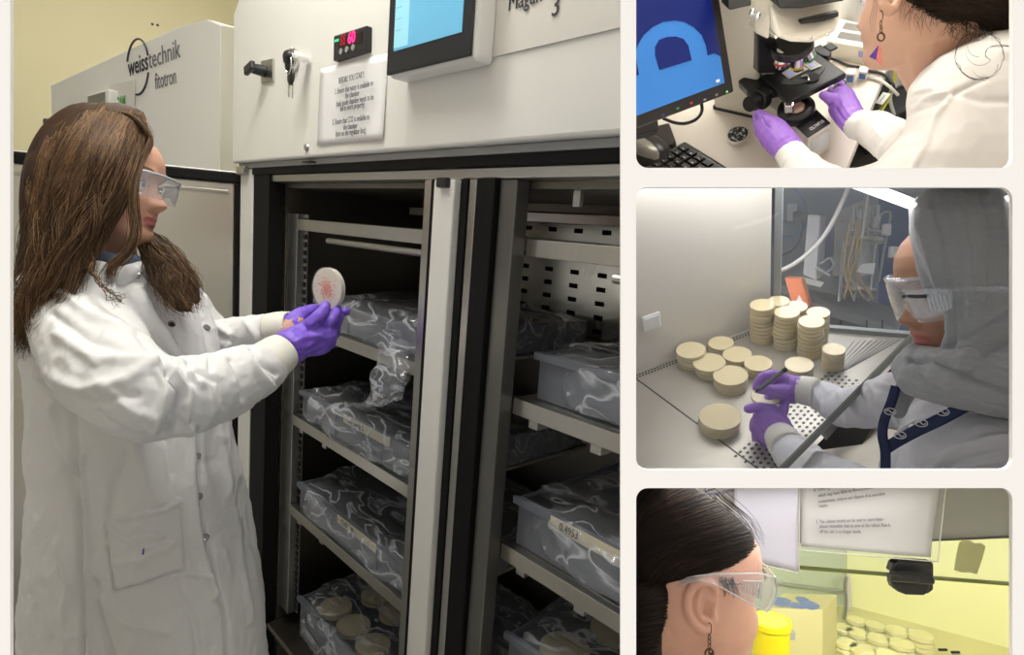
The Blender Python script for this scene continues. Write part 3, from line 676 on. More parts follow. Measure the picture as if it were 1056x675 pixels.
HP = [  # z, face x, back x, half width
 (-0.118, 0.040, -0.020, 0.020), (-0.112, 0.074, -0.030, 0.036), (-0.102, 0.084, -0.045, 0.046), (-0.090, 0.087, -0.058, 0.053), (-0.078, 0.083, -0.068, 0.057), (-0.066, 0.085, -0.076, 0.061),
 (-0.052, 0.087, -0.084, 0.065), (-0.040, 0.086, -0.090, 0.068), (-0.020, 0.085, -0.096, 0.071), (0.000, 0.084, -0.100, 0.073), (0.015, 0.088, -0.101, 0.0745), (0.028, 0.093, -0.101, 0.0755),
 (0.045, 0.093, -0.100, 0.076), (0.062, 0.088, -0.096, 0.075), (0.080, 0.075, -0.086, 0.069), (0.095, 0.056, -0.070, 0.058), (0.107, 0.030, -0.046, 0.040), (0.114, 0.002, -0.020, 0.018)]
def head_shape(mb, M, k=1.0, nose=1.0, chin=0.0, ears=True, lips=1.0):
    """human head, eyes at the origin's height, face along +X, in the frame M"""
    zs = [h[0] for h in HP]
    def prof(z):
        z = max(zs[0], min(zs[-1], z))
        for a, b in zip(HP, HP[1:]):
            if z <= b[0]:
                t = (z - a[0]) / (b[0] - a[0]); return [a[i] + (b[i] - a[i]) * t for i in range(1, 4)]
    def g(x, c, s): return math.exp(-((x - c) / s) ** 2)
    def nz(z):      # nose ridge
        if z > 0.012 or z < -0.050: return 0.0
        if z > -0.034: return 0.026 * ((0.012 - z) / 0.046) ** 1.25
        return 0.026 * max(0, (z + 0.050) / 0.016) ** 0.6
    def fn(a, b):
        z = zs[0] + (zs[-1] - zs[0]) * b; xf, xb, wy = prof(z); th = a * 2 * math.pi
        c, s_ = math.cos(th), math.sin(th)
        xc = (xf + xb) / 2; rx = (xf - xb) / 2
        if b < 0.001 or b > 0.999: return M @ Vector((xc * k, 0, z * k))
        y = wy * math.copysign(abs(s_) ** 0.92, s_); x = xc + rx * math.copysign(abs(c) ** 0.85, c)
        if x > 0:
            x -= 0.016 * (g(y, 0.033, 0.014) + g(y, -0.033, 0.014)) * g(z, -0.001, 0.013)        # sockets
            x += 0.007 * (g(y, 0.032, 0.018) + g(y, -0.032, 0.018)) * g(z, 0.021, 0.009)          # brow
            x += 0.006 * (g(y, 0.042, 0.016) + g(y, -0.042, 0.016)) * g(z, -0.035, 0.018)          # cheeks
            wn = 0.008 + 0.007 * max(0, min(1, (0.0 - z) / 0.035))
            x += nose * nz(z) * g(y, 0, wn)
            x += 0.007 * g(z, -0.037, 0.007) * (g(y, 0.012, 0.006) + g(y, -0.012, 0.006)) * nose     # nostrils
            x += lips * (0.0075 * g(z, -0.0605, 0.0050) + 0.0065 * g(z, -0.0725, 0.0050)) * g(y, 0, 0.021)
            x -= 0.003 * g(z, -0.0665, 0.0018) * g(y, 0, 0.020) + 0.004 * g(z, -0.084, 0.006) * g(y, 0, 0.02)
            x += chin * g(z, -0.1, 0.012) * g(y, 0, 0.02)
        return M @ Vector((x * k, y * k, z * k))
    # dense where the face is
    mb.grid(fn, 120, 120, closeu=True)
    mb.ell(M @ Vector((-0.005 * k, 0, -0.118 * k)), 0.004)
    mb.ell(M @ Vector((-0.004 * k, 0, 0.070 * k)), 0.072 * k, 0.060 * k, 0.048 * k, M=M.to_3x3().normalized())
    if ears:
        for sd in (1, -1):
            e = lambda x, z, o=0.0: M @ Vector((x * k, sd * (0.076 + o) * k, z * k))
            pts = [e(0.006, -0.012, 0.0), e(0.008, 0.006, 0.006), e(-0.002, 0.019, 0.010), e(-0.016, 0.017, 0.014), e(-0.024, 0.004, 0.016), e(-0.020, -0.014, 0.013), e(-0.010, -0.030, 0.006), e(-0.004, -0.036, 0.003)]
            mb.chain([(p, 0.0036 * k) for p in pts]); mb.chain([(e(-0.004, 0.008, 0.004), 0.004 * k), (e(-0.012, -0.008, 0.007), 0.004 * k), (e(-0.006, -0.030, 0.003), 0.005 * k)])
            mb.ell(e(-0.008, -0.006, 0.000), 0.015 * k, 0.005 * k, 0.024 * k, M=M.to_3x3().normalized())
def lip_pick(Mi, k=1.0):
    def f(C):
        A = np.array(Mi); L = C @ A[:3, :3].T + A[:3, 3]; L = L / k
        return (((np.abs(L[:, 2] + 0.0665) < 0.0105 * np.sqrt(np.clip(1 - (L[:, 1] / 0.025) ** 2, 0, 1))) & (L[:, 0] > 0.07)).astype(int))
    return f
def frame_matrix(o, fwd, up):
    f = Vector(fwd).normalized(); u = Vector(up); u = (u - f * u.dot(f)).normalized(); l = u.cross(f)
    return Matrix(((f.x, l.x, u.x, o[0]), (f.y, l.y, u.y, o[1]), (f.z, l.z, u.z, o[2]), (0, 0, 0, 1)))
def eyes(parent, M, k=1.0, sides=(1, -1)):
    for sd in sides:
        c = M @ Vector((0.068 * k, sd * 0.032 * k, -0.001 * k)); f = (M.to_3x3() @ Vector((1, 0, 0))).normalized()
        e = MB().ell(c, 0.0125 * k, seg=20).build('eyeball', 'eye_white', parent)
        MB().ell(c + f * 0.0085 * k, 0.0062 * k, seg=14).build('iris', 'iris', e)
        lid = [M @ Vector(((0.0815 - 0.012 * (t * t)) * k, sd * (0.032 + 0.017 * t) * k, (0.006 - 0.007 * t * t) * k)) for t in [i / 5 - 1 for i in range(11)]]
        MB().tube(lid, 0.0012 * k, seg=6).build('eyelashes', 'ink', parent)
def brows(parent, M, m, k=1.0, sides=(1, -1)):
    for sd in sides:
        st = []
        for i in range(46):
            t = random.random(); p = Vector(((0.0955 - 0.022 * t * t) * k, sd * (0.014 + 0.040 * t) * k, (0.021 + 0.007 * math.sin(t * 2.6) + random.uniform(-.0022, .0022)) * k))
            st.append([M @ p, M @ (p + Vector((-0.001, sd * 0.006 * k, 0.001 * k)))])
        curves('eyebrow', m, st, 0.00055 * k, parent, res=0)
def hairmat(name, dark, light, scale=70, rough=0.55):
    m = mat(name, dark, rough, spec=0.22); nt = m.node_tree; b = nt.nodes['Principled BSDF']; N = nt.nodes.new; L = nt.links.new
    at = N('ShaderNodeAttribute'); at.attribute_name = 'tone'; pw = N('ShaderNodeMath'); pw.operation = 'POWER'; pw.inputs[1].default_value = 2.2
    tc = N('ShaderNodeTexCoord'); n = N('ShaderNodeTexNoise'); n.inputs['Scale'].default_value = scale * 0.3; n.inputs['Detail'].default_value = 2
    mx = N('ShaderNodeMix'); mx.data_type = 'RGBA'; mx.inputs[6].default_value = (*dark, 1); mx.inputs[7].default_value = (*light, 1)
    ml = N('ShaderNodeMath'); ml.operation = 'MULTIPLY'; L(tc.outputs['Object'], n.inputs['Vector']); L(at.outputs['Fac'], pw.inputs[0]); L(pw.outputs[0], ml.inputs[0]); L(n.outputs[0], ml.inputs[1])
    m2 = N('ShaderNodeMath'); m2.operation = 'MULTIPLY'; m2.inputs[1].default_value = 1.7; L(ml.outputs[0], m2.inputs[0])
    L(m2.outputs[0], mx.inputs[0]); L(mx.outputs[2], b.inputs['Base Color'])
    return m
def strands_between(guides, n, jit=0.006, wave=0.004, wl=9, seed=0, steps=26, fall=0.0, clump=14):
    """fibres that follow neighbouring guide lines, with a shared wave per lock"""
    rnd = random.Random(seed); G = [catmull([Vector(p) for p in g], 6) for g in guides]; out = []
    def samp(g, t): x = t * (len(g) - 1); i = min(int(x), len(g) - 2); return g[i].lerp(g[i+1], x - i)
    for k in range(n):
        x = rnd.random() * (len(G) - 1); i = min(int(x), len(G) - 2); f = x - i
        lock = int(x * clump); lr = random.Random(lock * 31 + seed); ph, ph2, am = lr.random() * 6.3, lr.random() * 6.3, 0.5 + lr.random()
        j = Vector((rnd.gauss(0, jit), rnd.gauss(0, jit), rnd.gauss(0, jit))); T1 = 0.86 + 0.14 * rnd.random(); ws = rnd.gauss(0, 0.25)
        s_ = []
        for q in range(steps):
            t = q / (steps - 1) * T1; p = samp(G[i], t).lerp(samp(G[i+1], t), f); a = wave * am * min(1, t * 1.6)
            p = p + Vector((math.sin(t * wl + ph + ws), math.cos(t * wl * 0.8 + ph2 + ws), 0.4 * math.sin(t * wl * 1.3 + ph2))) * a + j * (0.35 + t)
            s_.append(p)
        out.append(s_)
    return out
def cuff(parent, a, b, ra, rb, m='cuff'):
    a = Vector(a); b = Vector(b); q = MB(); n = 60; ax = (b - a).normalized(); L = (b - a).length
    prof = [(0.0, ra * 0.96)] + [(L * t, ra + (rb - ra) * t + 0.002 * math.sin(t * 3.1)) for t in [i / 8 for i in range(9)]] + [(L * 1.0, rb * 0.85), (L * 0.6, rb * 0.80)]
    u = Vector((0, 0, 1)) if abs(ax.z) < 0.9 else Vector((1, 0, 0)); u = (u - ax * u.dot(ax)).normalized(); w_ = ax.cross(u); rings = []
    for d, r in prof:
        rings.append([q.bm.verts.new(a + ax * d + (u * math.cos(2*math.pi*i/n) + w_ * math.sin(2*math.pi*i/n)) * (r + (0.0009 if i % 2 else 0))) for i in range(n)])
    q.skinrings(rings, True); return q.build('knit_cuff', m, parent, angle=0)
def loft_slices(mb, sl, n=40, p=0.8, radial=True):
    """cloth trunk: rows of (photo y, left x, right x, depth, half thickness)"""
    rings = []
    for (y, xl, xr, d, hd) in sl:
        a = P(xl, y, d); b = P(xr, y, d); c = (a + b) / 2; rx = (b - a).length / 2
        f = lambda v: math.copysign(abs(v) ** p, v)
        if radial: rings.append([mb.bm.verts.new(P((xl + xr) / 2 + (xr - xl) / 2 * f(math.cos(2*math.pi*i/n)), y, d + hd * f(math.sin(2*math.pi*i/n)))) for i in range(n)])
        else: rings.append([mb.bm.verts.new(c + Vector((rx * f(math.cos(2*math.pi*i/n)), hd * f(math.sin(2*math.pi*i/n)), 0))) for i in range(n)])
    mb.skinrings(rings, True)
def petri(name, label, M, r=0.045, h=0.015, agar='agar', group=None, fill=True):
    """dish with lid and agar; M places its base centre with Z up"""
    o = bpy.data.objects.new(name, None); COL.objects.link(o); o.empty_display_size = 0.02; o.matrix_world = M; tag(o, label, 'petri dish', group)
    MB().lathe([(r * 0.965, 0.0), (r * 0.965, h * 0.85)], 40, close=False).build('dish', 'clear_plastic', o) if False else None
    q = MB(); q.skinrings([q.ring((0, 0, z), (0, 0, 1), rr, 40) for rr, z in ((r * 0.90, 0.0), (r * 0.965, 0.0006), (r * 0.965, h * 0.80))], False); q.build('dish', 'clear_plastic', o)
    MB().lathe([(0, 0.0004), (r * 0.955, 0.0004), (r * 0.96, h * 0.80), (0, h * 0.80)], 40).build('agar_gel', agar, o, bevel=0.0005)
    q = MB(); q.skinrings([q.ring((0, 0, z), (0, 0, 1), rr, 40) for rr, z in ((r, h * 0.35), (r, h * 0.93), (r * 0.985, h * 0.985), (r * 0.95, h), (r * 0.93, h * 0.95), (r * 0.5, h * 0.95), (1e-4, h * 0.95))], False); q.build('lid', 'clear_plastic', o)
    return o
def ray(x, y): return Vector(((x - CX) / F, 1, (CY - y) / F))
def vframe(vx, phi, o, a, b):
    """frame whose vertical lines meet at the given vanishing point and whose X runs along the floor line seen from a to b"""
    vy = CY + F / math.tan(R(phi)); n = -ray(vx, vy).normalized(); A = ray(*a).cross(ray(*b)); d = n.cross(A).normalized()
    if d.dot(Vector((1, 0, 0))) < 0: d = -d
    return Fr(o, n, d)
U = Vector((0, 0, 1))
def hose(name, label, cat, pts, r, m, fr=WORLD, group=None):
    q = MB().tube([fr.I @ P(*p) for p in pts], r, seg=8, sub=8); o = q.build(name, m, fr=fr, angle=0); return tag(o, label, cat, group)
mat('tube_white', (0.68, 0.66, 0.6), 0.4); mat('tube_blue', (0.03, 0.12, 0.45), 0.4); mat('tube_amber', (0.5, 0.36, 0.16), 0.35); mat('orange_plastic', (0.72, 0.17, 0.05), 0.45, var=0.08); mat('cable_black', (0.015, 0.015, 0.015), 0.45); mat('tube_clear', (0.4, 0.42, 0.42), 0.3)
mat('void_black', (0.008, 0.008, 0.009), 0.7)
def safety_glasses(parent, M, k=1.0, z=-0.002, m='lens_plastic', frame='lens_plastic', name='safety_glasses', fx=0.118, up=0.020, dn=0.026):
    root = bpy.data.objects.new(name, None); COL.objects.link(root); root.parent = parent
    def fn(a, b):
        t = a * 2 - 1; y = 0.078 * math.sin(t * 1.35); x = fx - 0.050 * abs(t) ** 2.4; hgt = (up + dn) * (1 - 0.2 * abs(t) ** 3) * (1 - 0.25 * math.exp(-(t / 0.18) ** 2)); return M @ (Vector((x - 0.006 * b * b, y, z + up - b * hgt)) * k)
    MB().grid(fn, 40, 8).build('lens', m, root, solid=0.0018)
    top = [fn(i / 30, 0) for i in range(31)]; MB().tube(top, 0.0028 * k, seg=8).build('brow_bar', frame, root)
    for sd in (1, -1):
        pts = [M @ (Vector(p) * k) for p in ((0.062, sd * 0.078, z + 0.014), (0.03, sd * 0.081, z + 0.012), (-0.005, sd * 0.083, z + 0.008), (-0.03, sd * 0.080, z - 0.012))]
        MB().tube(pts, 0.0035 * k, seg=8, sub=5).build('temple', frame, root)
    return root
def earring(parent, p, k, tri=True, m='bronze'):
    mat('bronze', (0.12, 0.07, 0.045), 0.35, 0.9)
    er = bpy.data.objects.new('earring', None); COL.objects.link(er); er.parent = parent
    q = MB(); q.tube([p + Vector((0.003 * math.sin(t), 0, 0.004 + 0.008 * math.cos(t))) * k for t in [i * math.pi / 8 - 0.6 for i in range(12)]], 0.0007 * k, seg=6)
    for i in range(3): c = p + Vector((0, 0, -0.008 - i * 0.0055)) * k; q.tube([c + Vector((0.0018 * math.cos(t), 0.0018 * math.sin(t) * (i % 2), 0.003 * math.sin(t))) * k for t in [j * math.pi / 5 for j in range(11)]], 0.0007 * k, seg=6)
    c = p + Vector((0, 0, -0.029)) * k; q.tube([c + Vector((0.0055 * math.cos(t), 0, 0.0062 * math.sin(t))) * k for t in [j * math.pi / 8 for j in range(17)]], 0.0013 * k, seg=8)
    q.build('hook_chain', 'bronze', er)
    return er

from mathutils.bvhtree import BVHTree
class Surf:
    """finds where a sight line meets a finished mesh, so that small things can lie on it"""
    def __init__(s, o): me = o.data; s.t = BVHTree.FromPolygons([v.co.copy() for v in me.vertices], [tuple(f.vertices) for f in me.polygons])
    def hit(s, x, y):
        d = ray(x, y).normalized(); h = s.t.ray_cast(Vector((0, 0, 0)), d); return (h[0], h[1]) if h[0] is not None else (None, None)
    def near(s, q): h = s.t.find_nearest(q); return h[0], h[1]
def comb(surf, n, path, off=0.0015, steps=14, seed=0, lift=0.0015):
    """fibres combed over a hair mass: path(rnd) gives photo points, each is laid on the mass"""
    rnd = random.Random(seed); out = []
    for i in range(n):
        pts = path(rnd); pts = catmull([Vector((a, b, 0)) for a, b in pts], 5); s_ = []; o_ = off + rnd.random() * lift
        for q in pts:
            h, nn = surf.hit(q.x, q.y)
            if h is None:
                if len(s_) > 3: break
                s_ = []; continue
            if s_ and (h - s_[-1]).length > 0.03: break
            s_.append(h + nn * o_)
        if len(s_) > 3: out.append(s_)
    return out
def snap(surf, x, y, parent, r=0.0055, m='chrome', name='snap_button'):
    h, nn = surf.hit(x, y)
    if h is None: return
    q = MB(); n_ = 18; M_ = nn.to_track_quat('Z', 'Y').to_matrix()
    q.tube([h + M_ @ Vector((r * math.cos(t), r * math.sin(t), 0.0012)) for t in [k * 2 * math.pi / n_ for k in range(n_ + 1)]], 0.0011, seg=6); q.cyl(h - nn * 0.001, h + nn * 0.0012, r * 0.9, seg=18); q.build(name, m, parent)
# ---- the woman holding the dish
wm = thing('person', 'woman with long wavy brown hair, white coat and purple gloves holding up a dish', 'person', WORLD, P(120, 560, 1.1))
wm.matrix_world = Matrix()
HM = frame_matrix(P(112, 188, 1.10), (1, 0.10, -0.10), (0.09, 0, 1))
hk = 0.95
SH, EL, WR = P(84, 318, 1.02), P(160, 420, 0.90), P(296, 361, 1.14)
SH2, EL2, WR2 = P(165, 305, 1.30), P(215, 352, 1.34), P(296, 341, 1.24)
q = MB(); head_shape(q, HM, hk)
q.chain([(P(98, 205, 1.11), 0.060), (P(108, 262, 1.13), 0.052), (P(112, 300, 1.14), 0.07), (P(125, 420, 1.15), 0.10), (P(130, 600, 1.15), 0.12)])
q.chain([(P(112, 292, 1.14), 0.05), (SH, 0.045), (EL, 0.026), (WR, 0.024), (P(312, 352, 1.18), 0.026)])
q.chain([(P(112, 292, 1.14), 0.05), (SH2, 0.045), (EL2, 0.026), (WR2, 0.026), (P(306, 334, 1.25), 0.024)])
bake(q, 'body', 'skin', wm, vox=0.0026, sm=3, mats=['lips'], pick=lip_pick(HM.inverted(), hk))
eyes(wm, HM, hk); hm1 = hairmat('hair_brown', (0.045, 0.022, 0.010), (0.31, 0.185, 0.095)); brows(wm, HM, hm1, hk)

# coat
q = MB()
loft_slices(q, [(268, 96, 142, 1.13, 0.05), (273, 84, 152, 1.13, 0.08), (280, 70, 162, 1.14, 0.125), (290, 60, 176, 1.15, 0.16), (310, 50, 192, 1.15, 0.17), (340, 50, 207, 1.15, 0.16), (380, 52, 216, 1.15, 0.15), (424, 54, 224, 1.15, 0.145),
    (467, 54, 230, 1.15, 0.15), (489, 59, 236, 1.15, 0.155), (533, 56, 245, 1.15, 0.165), (598, 53, 255, 1.15, 0.175), (657, 54, 262, 1.15, 0.18), (730, 52, 268, 1.15, 0.185), (800, 50, 272, 1.15, 0.19)], radial=False)
q.chain([(P(90, 300, 1.06), 0.068), (P(88, 335, 1.01), 0.077), (P(108, 380, 0.95), 0.074), (P(150, 409, 0.90), 0.066), (P(185, 410, 0.92), 0.060), (P(225, 398, 0.99), 0.058), (P(262, 383, 1.07), 0.048), (P(272, 379, 1.09), 0.040)], 20)
q.chain([(P(160, 305, 1.26), 0.08), (P(205, 345, 1.33), 0.060), (P(225, 355, 1.33), 0.052), (P(262, 344, 1.28), 0.040), (P(280, 339, 1.26), 0.034)], 20)
q.chain([(P(86, 275, 1.03), 0.016), (P(106, 280, 1.005), 0.014), (P(128, 281, 1.03), 0.014), (P(146, 276, 1.10), 0.014)])     # stand collar
FL = [([(40,385),(88,402),(132,392),(163,371)], 6, 0.006), ([(45,398),(95,415),(140,408)], 5, -0.004), ([(62,300),(90,322),(125,340),(142,346)], 5, 0.006), ([(55,325),(90,350),(130,362),(165,358)], 5, -0.005),
  ([(60,345),(100,372),(150,372)], 5, 0.005), ([(142,346),(160,362),(172,380)], 4, -0.007), ([(170,383),(185,402),(180,425),(170,450)], 5, -0.012), ([(182,385),(195,405),(192,430)], 4, 0.010), ([(160,378),(172,400),(160,440)], 5, 0.007),
  ([(195,386),(212,400),(214,425)], 4, 0.006), ([(205,384),(226,395),(232,418)], 4, -0.005), ([(250,362),(262,380),(280,400)], 4, 0.007), ([(258,362),(272,376),(284,385)], 3, -0.006), ([(238,370),(250,390),(252,410)], 4, -0.005),
  ([(100,425),(128,445),(170,453)], 4, -0.004), ([(110,400),(140,425),(158,430)], 6, 0.004),
  ([(48,392),(75,425),(80,470),(82,520),(85,600),(88,675)], 4, -0.007), ([(84,470),(90,540),(90,600),(93,675)], 3, 0.006), ([(56,440),(68,480),(82,530)], 5, -0.007), ([(55,420),(60,455),(75,485)], 4, 0.007),
  ([(60,560),(72,600),(66,640),(72,675)], 4, 0.006), ([(98,600),(104,640),(115,675)], 4, -0.006), ([(128,470),(118,500),(114,530)], 5, -0.005), ([(140,460),(150,500),(165,516)], 6, 0.005), ([(172,455),(176,500),(184,515)], 4, -0.005),
  ([(132,305),(156,339),(184,376),(194,395)], 2.2, -0.006), ([(153,298),(173,332),(190,365),(203,392)], 2.2, -0.005), ([(142,300),(165,335),(188,371)], 4, 0.004),
  ([(203,440),(204,470),(206,515),(213,560),(222,600),(232,640),(234,680)], 2.0, -0.010), ([(197,440),(198,500),(206,560),(220,615)], 4, 0.005), ([(228,450),(236,500),(246,560),(258,640)], 4, 0.004),
  ([(110,534),(140,533),(170,526),(186,516)], 2.0, 0.005), ([(110,534),(114,575),(118,609)], 1.8, -0.004), ([(118,609),(150,600),(190,586)], 1.8, -0.004), ([(186,516),(189,560),(191,586)], 1.6, -0.003),
  ([(112,540),(135,556),(165,552)], 4, 0.004), ([(125,580),(150,575),(180,560)], 5, 0.004), ([(190,590),(215,595),(222,612)], 3, 0.005), ([(105,620),(130,640),(170,650)], 5, 0.004), ([(180,600),(200,640),(205,675)], 5, -0.005),
  ([(212,330),(222,345),(240,350)], 3, -0.005), ([(228,338),(238,345),(236,360)], 3, 0.005), ([(255,333),(262,342),(270,352)], 3, 0.004), ([(206,320),(214,345),(218,380)], 3, -0.007)]
coat1 = bake(q, 'lab_coat', 'coat', wm, vox=0.0034, sm=5, fn=[folds([(a, b, c * 1.45) for a, b, c in FL], 0.0035, 13.0, (1, 1, 0.55), patches=[([(110,534),(140,533),(170,526),(186,516),(191,586),(118,609)], 0.0035)]), folds([], 0.0012, 34.0)])
sf1 = Surf(coat1)
for (x, y) in ((143, 284), (152, 296), (177, 334), (204, 470), (206, 511), (213, 553)): snap(sf1, x, y, wm)
h, nn = sf1.hit(213, 338)
MB().cyl(h, h + nn * 0.003, 0.007, seg=16).build('chest_badge', 'ink_grey', wm)
h, nn = sf1.hit(148, 566)
MB().chain([(h, 0.0012), (sf1.hit(147.5, 571)[0], 0.0012)]).build('pocket_mark', 'ink_blue', wm)
cuff(wm, P(266, 381, 1.08), P(292, 362, 1.13), 0.040, 0.035); cuff(wm, P(278, 340, 1.255), P(300, 336, 1.245), 0.033, 0.030)
# blue shirt collar
mat('shirt_blue', (0.10, 0.14, 0.20), 0.9)
q = MB(); q.chain([(P(90, 262, 1.05), 0.014), (P(104, 268, 1.02), 0.016), (P(120, 270, 1.02), 0.015), (P(132, 266, 1.06), 0.012), (P(143, 270, 1.10), 0.010)]); bake(q, 'shirt_collar', 'shirt_blue', wm, vox=0.003, sm=3)
# gloves
q = MB()
d = 1.19
q.chain([(P(300, 357, 1.155), 0.036), (P(309, 352, 1.17), 0.033), (P(320, 347, 1.19), 0.036), (P(331, 345, 1.20), 0.033)])
q.chain([(P(316, 354, 1.19), 0.026), (P(330, 354, 1.20), 0.024)])
q.chain([(P(322, 334, 1.17), 0.016), (P(329, 326, 1.17), 0.0125), (P(334, 320, 1.18), 0.0115), (P(336, 314.5, 1.185), 0.0095)])       # thumb
q.chain([(P(334, 340, 1.19), 0.014), (P(341, 331, 1.19), 0.0115), (P(345, 325, 1.20), 0.010), (P(348, 319, 1.215), 0.0085)])       # first finger
q.chain([(P(338, 344, 1.215), 0.014), (P(346, 335, 1.225), 0.011), (P(350, 327, 1.24), 0.0095), (P(347, 322, 1.255), 0.0085)])
q.chain([(P(337, 350, 1.225), 0.014), (P(345, 344, 1.245), 0.011), (P(347, 336, 1.262), 0.0095), (P(343, 331, 1.27), 0.0085)])
q.chain([(P(333, 356, 1.225), 0.013), (P(341, 354, 1.245), 0.0105), (P(343, 347, 1.26), 0.009), (P(339, 342, 1.268), 0.008)])
GF = [([(305,352),(318,346),(330,346)], 3, 0.003), ([(300,368),(303,358),(296,350)], 1.6, -0.003), ([(318,340),(328,334)], 2, -0.003), ([(330,332),(338,338)], 1.5, -0.004), ([(308,362),(322,360),(334,352)], 2, -0.002)]
bake(q, 'glove', 'glove', wm, vox=0.002, sm=2, fn=folds(GF, 0.0009, 45.0))
q = MB()
q.chain([(P(303, 336, 1.25), 0.028), (P(313, 330, 1.27), 0.029), (P(322, 326, 1.28), 0.026)])
q.chain([(P(322, 322, 1.28), 0.014), (P(332, 318, 1.29), 0.011), (P(340, 320, 1.30), 0.0095)]); q.chain([(P(325, 326, 1.29), 0.013), (P(337, 323, 1.305), 0.011), (P(349, 322, 1.31), 0.010), (P(357, 321, 1.30), 0.009)])
q.chain([(P(325, 330, 1.29), 0.013), (P(338, 328, 1.31), 0.011), (P(350, 325, 1.315), 0.009)]); q.chain([(P(322, 333, 1.29), 0.012), (P(335, 334, 1.31), 0.010), (P(345, 331, 1.315), 0.0085)])
q.chain([(P(312, 326, 1.255), 0.014), (P(322, 320, 1.25), 0.011), (P(330, 316, 1.25), 0.009)])
bake(q, 'glove', 'glove', wm, vox=0.002, sm=2, fn=folds([], 0.0009, 45.0))
# held dish
c = P(341.5, 297, 1.225); n = (P(341.5, 297, 1.225).normalized() * -1 + Vector((-0.80, 0.12, -0.05))).normalized()
MD = frame_matrix(c, Vector((0.25, 0, 0.97)), n); MD = Matrix.Translation(c) @ n.to_track_quat('Z', 'Y').to_matrix().to_4x4()
hd = petri('petri_dish', 'petri dish with pink growth held upright in the brown haired woman\'s gloved fingers', MD, r=0.0435, h=0.014)
mat('agar_milky', (0.80, 0.72, 0.62), 0.4, var=0.03)
for ch in hd.children:
    if ch.name.startswith('agar'): ch.data.materials[0] = MATS['agar_milky']
m = mat('colony_pink', (0.78, 0.30, 0.22), 0.5, var=0.25, vscale=90)
q = MB(); rn = random.Random(3)
for i in range(220):
    a, rr = rn.random() * 6.28, abs(rn.gauss(0, 0.012)); rr = min(rr, 0.034); q.ell((rr * math.cos(a), rr * math.sin(a), 0.0115), 0.0018, 0.0018, 0.0006, seg=6)
o = q.build('colony', m, hd); o['kind'] = 'stuff'; o['label'] = 'pink speckled growth'
# hair: solid mass beneath, fibres above
def PP(l): return [P(*p) for p in l]
G1 = [  # near side of the head, from the parting down to the tips
 [(104,118,1.08),(82,122,1.06),(60,142,1.05),(46,172,1.05),(40,205,1.05),(38,245,1.04),(28,285,1.03),(20,325,1.02),(16,362,1.02)],
 [(112,117,1.07),(92,126,1.04),(72,148,1.02),(60,180,1.01),(54,212,1.01),(50,250,1.0),(38,290,0.98),(28,330,0.97),(26,366,0.97)],
 [(122,117,1.07),(104,130,1.03),(88,155,1.00),(76,188,0.99),(68,218,0.99),(62,252,0.98),(50,290,0.96),(38,325,0.955),(36,360,0.955)],
 [(130,119,1.07),(118,134,1.03),(104,160,0.995),(93,190,0.985),(84,218,0.98),(74,250,0.97),(62,288,0.955),(52,320,0.95),(46,345,0.95)],
 [(138,122,1.07),(131,138,1.04),(119,163,1.0),(108,192,0.985),(98,220,0.98),(88,248,0.97),(76,275,0.96),(68,300,0.95),(62,325,0.95)]]
G2 = [[(140,124,1.07),(140,140,1.05),(131,165,1.015),(120,190,1.0),(109,215,0.99),(98,238,0.98),(90,258,0.97),(84,280,0.965)],
      [(146,128,1.08),(148,142,1.06),(141,165,1.03),(131,190,1.01),(120,213,1.0),(108,234,0.99),(98,255,0.975),(92,275,0.97)]]
G3 = [[(148,128,1.08),(154,143,1.06),(145,165,1.035),(137,188,1.01),(134,212,1.0),(136,238,0.995),(128,258,0.985),(112,275,0.97),(104,290,0.965)],
      [(152,132,1.09),(157,147,1.07),(148,166,1.045),(141,188,1.02),(139,212,1.01),(140,240,1.0),(132,262,0.985),(120,275,0.97),(118,300,0.965)]]
G4 = [[(140,240,1.15),(150,258,1.10),(160,280,1.06),(172,300,1.03),(186,318,1.02)],
      [(145,240,1.17),(160,256,1.12),(172,275,1.07),(184,296,1.04),(194,318,1.03)],
      [(150,240,1.19),(168,250,1.15),(184,268,1.10),(196,290,1.07),(202,310,1.06)]]
GT = [[(104,118,1.08),(96,116,1.12),(80,122,1.16)], ]
q = MB()
for g in G1: 
    pts = catmull(PP(g), 3); n = len(pts)
    q.chain([(p + p.normalized() * 0.032, 0.012 + 0.018 * math.sin(math.pi * min(1, i / n + 0.15))) for i, p in enumerate(pts[:-2])])
for g in G2:
    pts = catmull(PP(g), 3); n = len(pts); q.chain([(p + p.normalized() * 0.018, 0.010 + 0.004 * math.sin(math.pi * i / n)) for i, p in enumerate(pts[:-4])])
for g in G4:
    pts = catmull(PP(g), 3); n = len(pts); q.chain([(p + p.normalized() * 0.02, 0.006 + 0.008 * math.sin(math.pi * i / n)) for i, p in enumerate(pts)])
q.ell(HM @ Vector((-0.030, 0, 0.030)), 0.086, 0.074, 0.083, seg=32, M=HM.to_3x3())
q.chain([(HM @ Vector((-0.07, 0, 0)), 0.065), (P(66, 225, 1.11), 0.05), (P(56, 270, 1.09), 0.045), (P(42, 310, 1.06), 0.035)])
hair = bake(q, 'hair', hm1, wm, vox=0.004, sm=6)
st = strands_between([PP(g) for g in G1], 2400, 0.006, 0.010, 19, 1, steps=34, clump=16) + strands_between([PP(g) for g in G1[-1:] + G2], 900, 0.004, 0.004, 10, 2, clump=14)
st += strands_between([PP(g) for g in G3], 260, 0.0025, 0.003, 8, 3) + strands_between([PP(g) for g in G4], 900, 0.007, 0.007, 15, 4)
st += strands_between([PP([(130,119,1.07),(100,117,1.08),(70,128,1.09),(48,160,1.09),(38,205,1.09),(34,260,1.07),(20,310,1.05),(12,345,1.04)]), PP(G1[0])], 350, 0.006, 0.008, 16, 5)
